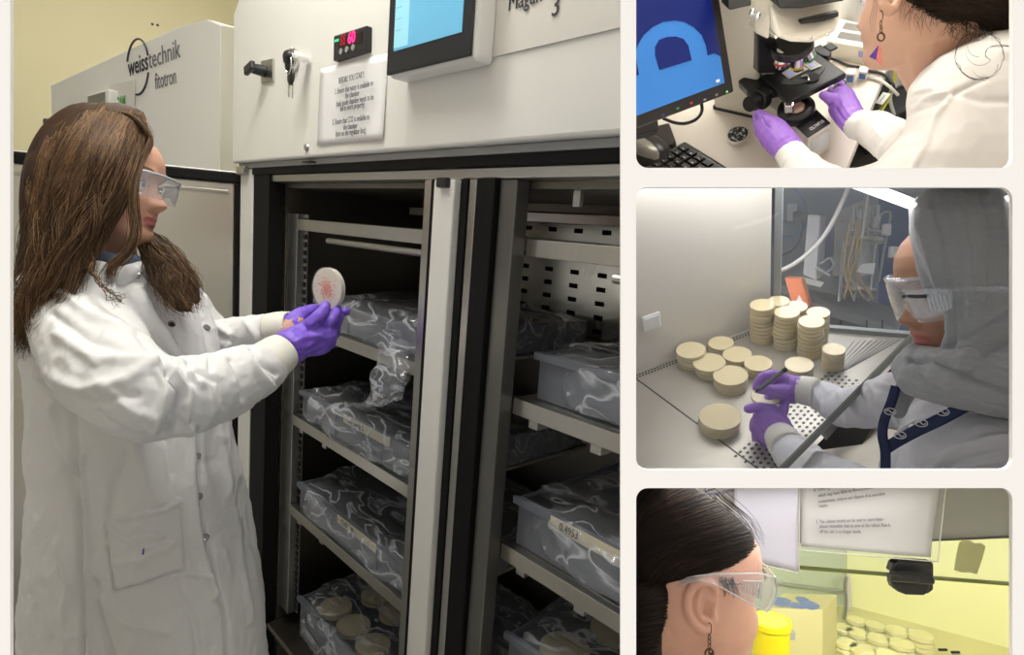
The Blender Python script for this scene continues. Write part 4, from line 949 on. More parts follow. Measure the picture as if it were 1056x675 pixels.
st += strands_between([PP([(108,117,1.09),(112,113.5,1.10),(128,115,1.12),(146,126,1.12),(155,140,1.11)]), PP([(112,118,1.06),(124,116,1.05),(138,122,1.05),(149,134,1.05),(156,146,1.07)])], 200, 0.002, 0.001, 6, 6)
for k in range(10): st.append([p + Vector((random.gauss(0, .004), 0, random.gauss(0, .003))) for p in catmull(PP([(92,262,0.965),(98,285,0.955),(112+k,305,0.94),(122+k,320-2*k,0.935)]), 6)])
sfh = Surf(hair)
def crown(r_):
    x0 = r_.uniform(88, 138); y0 = r_.uniform(116, 124); t = r_.random(); x3 = 30 + t * 75 + r_.gauss(0, 3)
    return [(x0, y0), (x0 - 0.22 * (x0 - x3), y0 + 22), (x0 - 0.6 * (x0 - x3), y0 + 55), (x3 + 6, y0 + 95), (x3 + r_.gauss(0, 3), y0 + 140)]
st += comb(sfh, 2600, crown, 0.0012, seed=31, lift=0.004)
def backside(r_):
    t = r_.random(); x0 = 50 + 60 * t; y0 = 150 - 36 * t + r_.gauss(0, 3); x3 = 32 + 26 * t + r_.gauss(0, 4); return [(x0, y0), (x0 + (x3 - x0) * 0.45, y0 + 26), (x0 + (x3 - x0) * 0.8, y0 + 62), (x3, y0 + 105)]
st += comb(sfh, 2200, backside, 0.0012, seed=33, lift=0.004)
def front(r_):
    x0 = r_.uniform(112, 146); y0 = r_.uniform(116, 128); t = r_.random(); return [(x0, y0), (x0 + 4, y0 + 14), (x0 - 2 - 8 * t, y0 + 38), (x0 - 12 - 14 * t, y0 + 68), (x0 - 20 - 16 * t, y0 + 95)]
st += comb(sfh, 900, front, 0.0012, seed=32, lift=0.003)
curves('hair_strands', hm1, st, 0.00075, hair, res=0)
# safety glasses
mat('glasses_frame', (0.45, 0.47, 0.50), 0.2)
g = safety_glasses(wm, HM, hk, frame='glasses_frame')
# ================================================================== TOP RIGHT COMPARTMENT: microscope desk
F2 = vframe(830, 63, P(835, 165, 1.45), (811, 108), (872, 80))
def clip2(mb, fr=None): fr = fr or F2; clipx(mb, fr, 652.6, 'right'); clipy(mb, fr, 178.5, 'above'); return mb
f2z = lambda x, y, z=0.0: F2.at(x, y, 'z', z)
def clipy_keep_above(mb): return mb
def tb(name, m, parent, pts, z1, z0, bevel=0.003, bseg=2, clip=False, **k):
    """block: photo outline of its top at height z1, straight down to z0"""
    a = [f2z(x, y, z1) for x, y in pts]; b = [Vector((p.x, p.y, z0)) for p in a]; q = MB().hexa(a, b)
    if clip: clip2(q)
    return q.build(name, m, parent, fr=None if parent else F2, smooth=False, bevel=bevel, bseg=bseg, **k)
mat('desk_white', rgb(225, 215, 202), 0.45, var=0.02)
mat('scope_cream', rgb(232, 226, 210), 0.4, var=0.02); mat('scope_black', (0.012, 0.012, 0.013), 0.32, bump=0.05); mat('floor_dark', rgb(70, 66, 60), 0.7, var=0.15)
dk = thing('desk', 'white laboratory desk top under the microscope and monitor', 'desk', F2)
q = MB(); a = [f2z(x, y, 0) for x, y in ((560, 300), (864, 195), (921, 55), (935, 20), (960, -60), (700, -120), (560, -60))]
q.hexa(a, [p - Vector((0, 0, 0.03)) for p in a]); clip2(q).build('desk_top', 'desk_white', dk, smooth=False)
q = MB(); a = [F2.at(x, y, 'z', -0.45) for x, y in ((820, 260), (1250, 260), (1250, -100), (860, -100))]
q.hexa(a, [p - Vector((0, 0, 0.03)) for p in a]); o = clip2(q).build('floor_lab', 'floor_dark', fr=F2, smooth=False); o['kind'] = 'structure'
q = MB(); a = [f2z(x, y, 0) for x, y in ((600, 24), (700, -2), (980, -18))]
q.hexa([a[0], a[1], a[2], a[2] + U*0.9, a[1] + U*0.9, a[0] + U*0.9], [p + Vector((0, 0.03, 0)) for p in [a[0], a[1], a[2], a[2] + U*0.9, a[1] + U*0.9, a[0] + U*0.9]]); q.bm.free()
# ---- microscope
ms = thing('microscope', 'cream and black upright microscope with dark square stage on white desk', 'microscope', F2, (0, 0, 0))
tb('base', 'scope_cream', ms, [(833, 143), (857, 127.5), (800, 73), (770, 88)], 0.088, 0.0, 0.003)
tb('base_cover', 'scope_black', ms, [(833, 141.5), (856.5, 126.5), (841, 111.5), (817, 126.5)], 0.092, 0.0882, 0.001)
# label on the base front
a = f2z(838.5, 161, 0); c0 = F2.I @ P(836.5, 151, 1.417); 
A = f2z(833, 143, 0.088); B = f2z(857, 127.5, 0.088); d = (B - A).normalized(); nrm = Vector((d.y, -d.x, 0))
q = MB(); p0 = A + d * 0.008 + nrm * 0.001; p1 = B - d * 0.006 + nrm * 0.001
q.hexa([p0 - U*0.012, p1 - U*0.012, p1 - U*0.066, p0 - U*0.066], [p + nrm * 0.0008 for p in (p0 - U*0.012, p1 - U*0.012, p1 - U*0.066, p0 - U*0.066)])
lb = q.build('label', 'paper', ms, smooth=False)
ML = Matrix(((d.x, 0, nrm.x, 0), (d.y, 0, nrm.y, 0), (0, 1, 0, 0), (0, 0, 0, 1)))
for i in range(4): text('Serial no. 0000'.replace('0000', '') + '- - -', 0.007, 'ink_grey', lb, p0 + nrm * 0.0012 + d * 0.002 - U * (0.020 + i * 0.009), M=ML, xs=0.7) if False else text('- - - - - -', 0.008, 'ink_grey', lb, p0 + nrm * 0.0012 + d * 0.002 - U * (0.020 + i * 0.009), M=ML, xs=0.7)
ml2 = Matrix(((d.x, -d.y, 0, 0), (d.y, d.x, 0, 0), (0, 0, 1, 0), (0, 0, 0, 1)))
text('OLYMPUS', 0.013, 'white_plastic', ms, f2z(836.5, 134.5, 0.0925), M=ml2, xs=0.62, bold=0.01)
c = f2z(821, 117, 0.088)
MB().lathe([(0.0, 0), (0.040, 0), (0.042, 0.006), (0.040, 0.020), (0.030, 0.026), (0.026, 0.026), (0.024, 0.020), (0, 0.020)], 40, c).build('lamp_collar', 'scope_black', ms, bevel=0.001)
mat('lens_pink', (0.75, 0.48, 0.40), 0.1, coat=1.0); MB().ell(c + U*0.020, 0.019, 0.019, 0.007, seg=28).build('field_lens', 'lens_pink', ms)
# arm and column
a, b = f2z(737, 113), f2z(785, 124)
q = MB(); e = (b - a).normalized(); s_ = Vector((-e.y, e.x, 0)) * 0.09
q.hexa([a, b, b + U*0.46, a + U*0.46 + e*0.01], [a + s_, b + s_, b + s_ + U*0.46, a + s_ + U*0.46 + e*0.01]); clip2(q).build('column', 'scope_cream', ms, smooth=False, bevel=0.006, bseg=3)
q = MB(); q.hexa([a - e*0.004, b, b + U*0.012, a + U*0.012 - e*0.004], [p + s_*1.02 for p in (a - e*0.004, b, b + U*0.012, a + U*0.012 - e*0.004)]); 
q.build('foot_strip', 'scope_black', ms, smooth=False)
def pp2(name, m, pts, t, parent=ms, bevel=0.003, n=None, bseg=2):
    """solid with photo outline pts=(x,y,depth) and thickness t going away from the eye along -Z of the desk frame mix"""
    a = [F2.I @ P(*p) for p in pts]; v = Vector(n if n else (0.0, 0.8, -0.2)).normalized() * t
    return MB().hexa(a, [p + v for p in a]).build(name, m, parent, smooth=False, bevel=bevel, bseg=bseg)
dd = lambda x, y, z: (F2.M @ f2z(x, y, z)).y
d3 = dd(832, 20, 0.30)
pp2('arm_side', 'scope_cream', [(777, -14, d3 + .03), (797, -10, d3 + .01), (796, 10, d3 + .01), (793, 41, d3 + .02), (779, 34, d3 + .03)], 0.07)
pp2('recess', 'scope_black', [(780.5, 34, d3 + .06), (800, 40, d3 + .06), (812, 75, d3 + .16), (782, 76, d3 + .14)], 0.04)
hd_ = pp2('illuminator_head', 'scope_cream', [(795, 9, d3), (806, -12, d3), (868, -14, d3 - .02), (866.5, 24, d3 - .02), (862, 33, d3 - .02), (850, 41, d3 - .02), (836, 45, d3 - .015), (816, 44, d3 - .01), (801, 39, d3)], 0.13, bevel=0.008, bseg=4)
pp2('filter_slot', 'scope_black', [(825.5, 21.5, d3 - .024), (865, 12, d3 - .028), (865, 17, d3 - .028), (850, 22, d3 - .026), (826, 25, d3 - .024)], 0.012, bevel=0.001)
pp2('tube_mount', 'scope_black', [(798, -14, d3 - .04), (873, -16, d3 - .06), (871, 1, d3 - .06), (848, 5, d3 - .05), (826, 9, d3 - .045), (804, 9, d3 - .04)], 0.05)
pp2('camera_adapter', 'scope_black', [(750, -14, d3 - .02), (775, -14, d3 - .02), (775, 6, d3 - .02), (752, 11, d3 - .02)], 0.05)
for (x, y) in ((776, 11), (782, 15)): c = F2.I @ P(x, y, d3 - .0); MB().cyl(c, c + Vector((-0.008, -0.012, 0.0)), 0.006, 0.005, seg=14).build('thumb_screw', 'chrome', ms, bevel=0.001)
for (x, y) in ((836, 39), (853, 36)): c = F2.I @ P(x, y, d3 - .018); MB().ell(c, 0.0035, seg=10).build('screw', 'chrome', ms)
# nosepiece and objectives
c = F2.I @ P(817, 44, d3 + 0.06); ax = Vector((-0.03, -0.10, -1)).normalized()
MB().cyl(c, c + ax * 0.018, 0.043, 0.044, seg=36).build('nosepiece', 'scope_black', ms, bevel=0.003)
mat('ring_red', (0.6, 0.03, 0.03), 0.4); mat('ring_yellow', (0.7, 0.5, 0.03), 0.4); mat('ring_green', (0.05, 0.4, 0.08), 0.4)
zc = c + ax * 0.016
for (x, y, tx, ty, ln_, m) in ((808, 51, -0.30, -0.15, 0.046, 'ring_red'), (822, 54, 0.0, -0.05, 0.052, 'ring_yellow'), (831, 50, 0.25, -0.05, 0.040, 'ring_green')):
    o = F2.I @ P(x, y, (F2.M @ zc).y - 0.01); v = (Vector((tx, ty, -1))).normalized()
    ob = MB().cyl(o, o + v * ln_ * 0.62, 0.0145, 0.014, seg=20).cyl(o + v * ln_ * 0.70, o + v * ln_ * 0.9, 0.0135, 0.010, seg=20).cyl(o + v * ln_ * 0.9, o + v * ln_, 0.007, 0.005, seg=16).build('objective', 'chrome', ms, bevel=0.001)
    MB().cyl(o + v * ln_ * 0.62, o + v * ln_ * 0.70, 0.0148, seg=20).build('colour_ring', m, ob)
# stage
ZS = 0.150
stg = tb('stage', 'scope_black', ms, [(781, 73), (812.5, 105.5), (873, 75), (835, 49)], ZS, ZS - 0.018, 0.003)
tb('stage_carrier', 'scope_black', ms, [(760.5, 83), (776, 73), (800, 76), (806, 92), (786, 97), (770, 93)], ZS - 0.012, ZS - 0.036, 0.004)
tb('corner_bracket', 'chrome', ms, [(808.5, 105), (818.5, 104.5), (818, 109), (809, 110.5)], ZS - 0.004, ZS - 0.026, 0.002)
mat('disc_grey', (0.10, 0.11, 0.12), 0.12, 0.6)
q = MB(); c = f2z(822, 72, ZS); 
q.lathe([(0.047, 0), (0.047, 0.0016), (0.0, 0.0016), (0, 0)], 48, c); q.build('rotating_disc', 'disc_grey', ms, angle=40)
q = MB(); q.lathe([(0.0, 0.0), (0.034, 0.0), (0.034, 0.0012), (0.0, 0.0012)], 40, f2z(834, 70, ZS + 0.0012)); q.build('stage_insert', 'scope_black', ms)
q = MB(); q.lathe([(0, 0), (0.013, 0), (0.013, 0.0008), (0, 0.0008)], 24, f2z(838.5, 80, ZS + 0.0026)); q.build('light_hole', 'void_black' if 'void_black' in MATS else 'black_plastic', ms)
arc = [f2z(x, y, ZS + 0.005) for x, y in ((826.5, 79.5), (830.5, 77.5), (833.5, 80), (833.8, 83.5))]; MB().tube(arc, 0.0022, seg=8, sub=5).build('spring_clip', 'chrome', ms)
arc = [f2z(x, y, ZS + 0.006) for x, y in ((806, 73), (812, 69), (820, 65.5), (826, 62), (833, 57.5))]; MB().tube(arc, 0.0026, seg=8, sub=5).build('slide_holder', 'scope_black', ms)
tb('holder_arm', 'stainless', ms, [(784, 74.5), (794, 68), (801, 71), (798, 75), (790, 75), (786, 76.5)], ZS + 0.006, ZS + 0.001, 0.001)
# coaxial focus knobs
o = f2z(790, 104, 0.07); axk = ((F2.I @ P(768, 109.5, 1.40)) - (F2.I @ P(787, 100.5, 1.43))).normalized(); o = F2.I @ P(787, 100.5, 1.43)
MB().cyl(o, o + axk * 0.028, 0.0245, seg=36).build('focus_knob', 'scope_black', ms, bevel=0.003, label='large coarse focus knob')
MB().cyl(o + axk * 0.028, o + axk * 0.055, 0.0185, 0.018, seg=32).build('focus_knob', 'scope_black', ms, bevel=0.002, label='small fine focus knob')
q = MB()
for i in range(30):
    t = i * 2 * math.pi / 30; u_ = axk.orthogonal().normalized(); w_ = axk.cross(u_); p = o + axk * 0.004 + (u_ * math.cos(t) + w_ * math.sin(t)) * 0.0245; q.cyl(p, p + axk * 0.020, 0.0014, seg=6)
q.build('knob_ribs', 'scope_black', ms)
q = MB(); o = F2.I @ P(849, 97.5, 1.40); q.cyl(o, o + Vector((0.03, -0.02, -0.03)), 0.011, seg=18); q.build('stage_control', 'scope_black', ms, bevel=0.001)
o = F2.I @ P(866, 92, 1.42); MB().cyl(o + Vector((0, 0, 0.02)), o - Vector((0, 0, 0.03)), 0.013, seg=20).build('stage_control', 'scope_black', ms, bevel=0.002)
tb('stage_drive', 'scope_black', ms, [(836, 50), (846, 45), (858, 53), (854, 59), (846, 57)], ZS - 0.002, ZS - 0.025, 0.003)
tb('drive_plate', 'scope_black', ms, [(849, 47), (857, 43.5), (864, 48), (856, 52)], ZS - 0.002, ZS - 0.008, 0.001)
# slides
film('slide_glass', (0.85, 0.85, 0.8), glossy=0.12, white=0.45, crease=0, rough=0.05)
mat('slide_frost', (0.42, 0.44, 0.75), 0.6)
for i, (pts, lab, stp, blobs) in enumerate((([(806, 75.5), (813.5, 81.5), (834, 71.5), (824, 65.5)], 'glass slide with purple marks at the near side of the stage', [(809, 75.2), (814, 79.2), (820.5, 76), (816, 72.2)], ((823.5, 70.3), (827, 72.2))),
        ([(825, 64), (833, 58), (847.5, 68), (836, 72.5)], 'second glass slide with white frame lying behind the first', [(833.5, 66), (838.5, 64), (842, 67), (837, 69.2)], ((830, 65),)))):
    sl = thing('microscope_slide', lab, 'microscope slide', F2, f2z(*pts[0], ZS + 0.004)); inv = Matrix.Translation(-f2z(*pts[0], ZS + 0.004))
    a = [inv @ f2z(x, y, ZS + 0.004 + 0.0015 * i) for x, y in pts]; MB().hexa(a, [p + U * 0.0012 for p in a]).build('glass', 'slide_glass', sl, smooth=False)
    a = [inv @ f2z(x, y, ZS + 0.0055 + 0.0015 * i) for x, y in stp]; MB().hexa(a, [p + U * 0.0003 for p in a]).build('frosted_end', 'slide_frost', sl, smooth=False)
    for (x, y) in blobs:
        c = inv @ f2z(x, y, ZS + 0.0055 + 0.0015 * i); MB().box(c.x - 0.0035, c.x + 0.0035, c.y - 0.0035, c.y + 0.0035, c.z, c.z + 0.0004).build('specimen', 'ink', sl, smooth=False)
# ---- monitor
mn = thing('monitor', 'black framed monitor showing a blue screen with a large light blue arch', 'monitor', WORLD)
MP = [P(656, 133, 1.20), P(757, 95, 1.33), P(742, 0, 1.27)]
nM = (MP[1] - MP[0]).cross(MP[2] - MP[0]).normalized(); nM = nM if nM.y > 0 else -nM
def mp(x, y, off=0.0): r_ = ray(x, y); return r_ * ((nM.dot(MP[0]) + off) / nM.dot(r_))
def mslab(name, m, pts, off, t, parent=mn, bevel=0.0):
    a = [mp(x, y, off) for x, y in pts]; q = MB().hexa(a, [p + nM * t for p in a]); clip2(q, WORLD); return q.build(name, m, parent, smooth=False, bevel=bevel)
mat('bezel_black', (0.022, 0.018, 0.017), 0.28)
mslab('bezel', 'bezel_black', [(600, 154), (757.3, 94.5), (736, -40), (600, -40)], 0, 0.03, bevel=0.004)
mat('screen_light', rgb(50, 110, 180), 0.25, emit=rgb(60, 125, 195), estr=0.45); mat('screen_dark', rgb(10, 26, 95), 0.25, emit=rgb(12, 30, 110), estr=0.35)
sc = mslab('screen', 'screen_light', [(600, 140.5), (747.3, 85.3), (727, -40), (600, -40)], -0.001, 0.002)
mslab('dark_area', 'screen_dark', [(600, -40), (727, -40), (743.5, 58), (737, 55), (730, 57), (728.5, 47), (724, 36), (716, 28), (706, 22.5), (696, 21), (684, 22.5), (673, 28), (664, 36), (658, 46), (656, 52), (656, 60), (659, 77), (640, 84), (600, 60)], -0.0022, 0.001, sc)
mslab('dark_area', 'screen_dark', [(680.5, 72), (676, 57), (676, 48), (680, 41), (688, 38), (697, 37.5), (705, 40), (710, 47), (713.5, 62)], -0.0024, 0.001, sc)
mslab('white_icon', 'white_plastic', [(738.5, 82.5), (742, 81.2), (742.5, 84.2), (739, 85.2)], -0.0024, 0.001, sc)
for (x, y, m) in ((684, 117, 'ink_blue'), (699, 110.5, 'ring_green'), (713, 105, 'ring_red'), (727, 101.5, 'grey_plastic'), (739, 96.5, 'grey_plastic')):
    mslab('touch_button', m, [(x - 1.4, y + 0.8), (x + 1.4, y - 0.4), (x + 1.2, y + 1.8), (x - 1.2, y + 2.6)], -0.0008, 0.0006)
mat('led_on', (0.1, 0.5, 0.05), 0.4, emit=(0.2, 1, 0.1), estr=1.0); mslab('power_light', 'led_on', [(749, 94), (750.5, 93.4), (750.7, 95), (749.2, 95.6)], -0.0012, 0.001)
q = MB(); a = [f2z(x, y, 0.02) for x, y in ((640, 138), (690, 126), (697, 146), (650, 170))]; q.hexa(a, [Vector((p.x, p.y, 0)) for p in a]); clip2(q).build('stand_base', 'bezel_black', mn, smooth=False, bevel=0.004).matrix_world = F2.M
q = MB(); a = [P(650, 110, 1.30), P(676, 106, 1.33), P(680, 134, 1.38), P(654, 140, 1.36)]; q.hexa(a, [p + Vector((0, 0.04, 0)) for p in a]); clip2(q, WORLD).build('stand_neck', 'bezel_black', mn, smooth=False, bevel=0.003)
hose('monitor_cable', 'black cable looping out below the monitor corner', 'cable', [(684, 122, 1.37), (696, 126.5, 1.39), (708, 127, 1.40), (719, 122, 1.41), (724, 113, 1.42), (722, 100, 1.42)], 0.0038, 'cable_black', fr=F2)
# ---- mouse
mo = thing('computer_mouse', 'silver and black computer mouse in the lower left corner of the desk', 'mouse', F2, f2z(668, 158, 0))
mat('mouse_silver', (0.33, 0.31, 0.27), 0.3, 0.5)
c = Vector((0, 0, 0.018)); rot = Matrix.Rotation(R(28), 3, 'Z')
def shell(name, m, rx, ry, rz, dz, dx=0, dy=0):
    q = MB(); q.ell(Vector((dx, dy, dz)), rx, ry, rz, seg=36, M=rot); g = bmesh.ops.bisect_plane(q.bm, geom=q.bm.verts[:] + q.bm.edges[:] + q.bm.faces[:], plane_co=(0, 0, 0.001), plane_no=(0, 0, -1), clear_outer=True)
    ed = [e for e in g['geom_cut'] if isinstance(e, bmesh.types.BMEdge)]; bmesh.ops.holes_fill(q.bm, edges=ed)
    return q.build(name, m, mo, angle=50)
shell('body', 'bezel_black', 0.050, 0.082, 0.040, 0.008); shell('top_shell', 'mouse_silver', 0.036, 0.078, 0.041, 0.011, -0.008, 0.0)
q = MB().ell(rot @ Vector((-0.008, 0.03, 0.048)), 0.005, 0.012, 0.006, seg=16, M=rot); q.build('scroll_wheel', 'black_plastic', mo)
# ---- keyboard
kbT = [f2z(x, y, 0.018) for x, y in ((706, 144.5), (757, 176), (700, 220), (640, 186))]
ky = thing('keyboard', 'black computer keyboard at the lower edge of the desk', 'keyboard', F2, (kbT[0].x, kbT[0].y, 0))
inv = Matrix.Translation(Vector((-kbT[0].x, -kbT[0].y, 0)))
a = [inv @ p for p in kbT]; a = [a[0], a[1], a[2], a[3]]
MB().hexa(a, [Vector((p.x, p.y, 0.0)) for p in a]).build('case', 'scope_black', ky, smooth=False, bevel=0.007, bseg=4)
ex = (a[1] - a[0]); ey = (a[3] - a[0]); lx, ly = ex.length, ey.length; ex.normalize(); ey.normalize()
mat('key_black', (0.020, 0.019, 0.018), 0.4)
ks = 0.0185; glyph = '789/456*123-0.,+'
for i in range(5):
    for j in range(9):
        o_ = a[0] + ex * (0.012 + i * (lx - 0.03) / 5) + ey * (0.014 + j * (ly - 0.02) / 9); w1, w2 = (lx - 0.03) / 5 * 0.88, (ly - 0.02) / 9 * 0.88
        p = [o_, o_ + ex * w1, o_ + ex * w1 + ey * w2, o_ + ey * w2]
        kk = MB().hexa([v + U * 0.007 + (sum(p, Vector()) / 4 - v) * 0.12 for v in p], [v for v in p]).build('key', 'key_black', ky, smooth=False, bevel=0.0012)
        g_ = glyph[(i + j * 4) % len(glyph)]; MT = Matrix(((-ey.x, ex.x * -1, 0, 0), (-ey.y, ex.y * -1, 0, 0), (0, 0, 1, 0), (0, 0, 0, 1)))
        text(g_, 0.009, 'white_plastic', kk, o_ + ex * w1 * 0.75 + ey * w2 * 0.8 + U * 0.0073, M=MT)
# ---- tin
tn = thing('metal_tin', 'small round shiny metal tin with dark mottled top between keyboard and microscope', 'tin', F2, f2z(761.5, 143, 0))
MB().lathe([(0, 0), (0.0255, 0), (0.027, 0.003), (0.027, 0.016), (0.0265, 0.018), (0.0245, 0.018), (0.024, 0.0165), (0, 0.0165)], 40).build('body', 'chrome', tn)
mt_ = mat('dark_mottle', (0.02, 0.02, 0.022), 0.15, coat=0.5); nt = mt_.node_tree; vn = nt.nodes.new('ShaderNodeTexNoise'); vn.inputs['Scale'].default_value = 130; cr = nt.nodes.new('ShaderNodeValToRGB')
cr.color_ramp.elements[0].position = 0.52; cr.color_ramp.elements[0].color = (0.012, 0.012, 0.014, 1); cr.color_ramp.elements[1].position = 0.60; cr.color_ramp.elements[1].color = (0.5, 0.5, 0.5, 1)
tc = nt.nodes.new('ShaderNodeTexCoord'); nt.links.new(tc.outputs['Object'], vn.inputs['Vector']); nt.links.new(vn.outputs[0], cr.inputs[0]); nt.links.new(cr.outputs[0], nt.nodes['Principled BSDF'].inputs['Base Color'])
MB().lathe([(0, 0.0166), (0.0238, 0.0166), (0.0238, 0.0178), (0, 0.0178)], 36).build('lid_window', mt_, tn)
# ---- power supply
ps = thing('power_supply', 'beige power supply box with black vent slots behind the microscope', 'power supply', F2)
A = [f2z(x, y, 0.055) for x, y in ((852, 42), (908, 52), (924, 34), (866, 18))]
q = MB().hexa(A, [Vector((p.x, p.y, 0)) for p in A]).build('case', 'scope_cream', ps, smooth=False, bevel=0.003)
q = MB(); e1 = (A[1] - A[0]); e2 = (A[3] - A[0])
for row in range(2):
    for i in range(22):
        o_ = A[0] + e1 * (0.16 + i * 0.033) + e2 * (0.18 + row * 0.38); d1 = e1.normalized() * 0.0026; d2 = e2 * 0.27
        q.hexa([o_ + U*0.001, o_ + d1 + U*0.001, o_ + d1 + d2 + U*0.001, o_ + d2 + U*0.001], [o_ - U*.001, o_ + d1 - U*.001, o_ + d1 + d2 - U*.001, o_ + d2 - U*.001])
v = q.build('vent_slots', 'ink', ps, smooth=False); v['kind'] = 'stuff'
q = MB(); dn = e1.normalized(); nn_ = Vector((dn.y, -dn.x, 0)); c = A[0] + e1 * 0.62 + nn_ * 0.001 - U*0.012
q.hexa([c, c + dn * 0.03, c + dn * 0.03 - U * 0.018, c - U * 0.018], [p + nn_ * 0.0006 for p in (c, c + dn * 0.03, c + dn * 0.03 - U * 0.018, c - U * 0.018)]); q.build('label', 'slide_frost', ps, smooth=False)
# adapters and cables
mat('sticker_blue', (0.10, 0.16, 0.45), 0.5)
for i, (pts, z, lab) in enumerate((([(871.5, 76), (882, 76.5), (884, 70.5), (874, 69.5)], 0.035, 'white plug adapter with blue sticker beside the microscope stage'), ([(885, 73), (894, 75), (896, 68.5), (887, 67.5)], 0.03, 'second white plug adapter further right with black cable'))):
    c = f2z(*pts[0], z); ad = thing('plug_adapter', lab, 'plug adapter', F2, (c.x, c.y, 0)); inv = Matrix.Translation(Vector((-c.x, -c.y, 0)))
    a = [inv @ f2z(x, y, z) for x, y in pts]; MB().hexa(a, [Vector((p.x, p.y, 0)) for p in a]).build('body', 'white_plastic', ad, smooth=False, bevel=0.003)
    d1 = (a[1] - a[0]).normalized(); n1_ = Vector((d1.y, -d1.x, 0)); p = a[0] + d1 * 0.004 + n1_ * 0.001; qd = [p - U*0.006, p + d1 * 0.015 - U*0.006, p + d1 * 0.015 - U*(z - .008), p - U*(z - .008)]
    MB().hexa(qd, [v + n1_ * 0.0006 for v in qd]).build('sticker', 'sticker_blue', ad, smooth=False)
D2 = lambda x, y, z=0.006: (x, y, (F2.M @ f2z(x, y, z)).y)
mat('cable_green', (0.22, 0.50, 0.06), 0.5); mat('cable_yellow', (0.62, 0.60, 0.08), 0.5); mat('cable_grey', (0.5, 0.5, 0.48), 0.5)
hose('black_power_cable', 'black cord curving from the second adapter off the desk', 'cable', [D2(894, 73), D2(905, 74.5), D2(915, 79), D2(921, 87), D2(923, 97, -.02)], 0.0034, 'cable_black', F2)
hose('white_power_cable', 'white cord running from the first adapter to the desk edge', 'cable', [D2(884, 80), D2(895, 79), D2(908, 83), D2(918, 90), D2(926, 98, -.02)], 0.0034, 'tube_white', F2)
hose('signal_cable', 'black cord passing behind the microscope stage to the adapters', 'cable', [D2(850, 58, .03), D2(862, 62), D2(874, 67), D2(886, 69)], 0.003, 'cable_black', F2)
hose('green_yellow_cable', 'green and yellow cord hanging beside the desk edge', 'cable', [D2(914, 54), D2(921, 60, 0), D2(924, 72, -.02), D2(920, 92, -.06), D2(912, 108, -.1), D2(902, 122, -.15), D2(880, 148, -.2)], 0.0055, 'cable_yellow', F2)
hose('grey_cable', 'pale grey cord next to the green and yellow cord', 'cable', [D2(918, 54), D2(927, 64, 0), D2(927, 80, -.03), D2(918, 100, -.08), D2(922, 118, -.15)], 0.0045, 'cable_grey', F2)
hose('tangled_cable', 'thin black cord looping over the dark floor by the desk', 'cable', [D2(905, 112, -.2), D2(915, 107, -.2), D2(924, 120, -.2), D2(918, 132, -.2), D2(905, 128, -.2), D2(910, 116, -.2)], 0.006, 'cable_black', F2)
o = F2.I @ P(*D2(910, 104, -.05)); tg = thing('cable_tag', 'white tag with green print tied on the hanging cords', 'tag', F2, o)
MB().box(-0.018, 0.018, -0.009, 0.009, 0.008, 0.009, M=Matrix.Rotation(R(35), 4, 'Z')).build('tag_sheet', 'paper', tg, smooth=False); MB().box(-0.013, 0.010, -0.001, 0.001, 0.0092, 0.0096, M=Matrix.Rotation(R(35), 4, 'Z')).build('print', 'ring_green', tg, smooth=False)
mat('crate_black', (0.02, 0.02, 0.02), 0.5)
fb = thing('floor_box', 'black box on the floor beside the desk behind the seated person', 'box', F2, F2.at(915, 128, 'z', -0.42)); MB().box(-0.09, 0.09, -0.06, 0.06, -0.03, 0.10).build('body', 'crate_black', fb, smooth=False, bevel=0.006); MB().box(-0.094, 0.094, -0.064, 0.064, 0.101, 0.112).build('lid', 'scope_black', fb, smooth=False, bevel=0.004)
mat('bin_blue', rgb(150, 160, 170), 0.5); 
bb = thing('grey_crate', 'light blue grey crate on the floor behind the cables', 'crate', F2, F2.at(929, 88, 'z', -0.42)); MB().box(-0.07, 0.12, -0.09, 0.07, -0.03, 0.12).build('body', 'bin_blue', bb, smooth=False, bevel=0.006); MB().box(-0.075, 0.125, -0.095, 0.075, 0.10, 0.125).build('rim', 'grey_plastic', bb, smooth=False, bevel=0.004)
wc = thing('white_bottle', 'white rounded bottle behind the power supply', 'bottle', F2, f2z(877, 26, 0.0)); MB().lathe([(0, 0), (0.028, 0), (0.030, 0.004), (0.030, 0.09), (0.022, 0.11), (0.012, 0.12), (0, 0.12)], 32).build('body', 'white_plastic', wc); MB().lathe([(0, 0.121), (0.013, 0.121), (0.013, 0.14), (0, 0.14)], 24).build('cap', 'grey_plastic', wc)
# ---- person at the microscope
w2 = thing('person', 'person with dark pinned up hair and dangling earring bending over the microscope', 'person', WORLD)
CUT2 = [('y', 178.5, 'above')]
fw, up_ = Vector((-0.42, 0.86, 0.22)), Vector((-0.10, -0.32, 0.93))
T0 = frame_matrix((0, 0, 0), fw, up_); sd = -1 if (T0.to_3x3() @ Vector((0, -1, 0))).y < 0 else 1
lobe = T0.to_3x3() @ Vector((-0.005, sd * 0.080, -0.036)); O2 = P(920, 13, 0.93) - lobe; H2 = frame_matrix(O2, fw, up_)
mat('skin_warm', (0.60, 0.35, 0.24), 0.5, var=0.10, vscale=30, sss=0.12, bump=0.08, bscale=400)
q = MB(); head_shape(q, H2, 1.0)
q.chain([(H2 @ Vector((-0.02, 0, -0.065)), 0.060), (P(962, 50, 0.985), 0.058), (P(995, 100, 1.0), 0.064), (P(1000, 150, 1.0), 0.08)]); q.chain([(H2 @ Vector((-0.05, 0, -0.02)), 0.06), (P(985, 40, 0.98), 0.06), (P(1010, 90, 0.98), 0.06)])
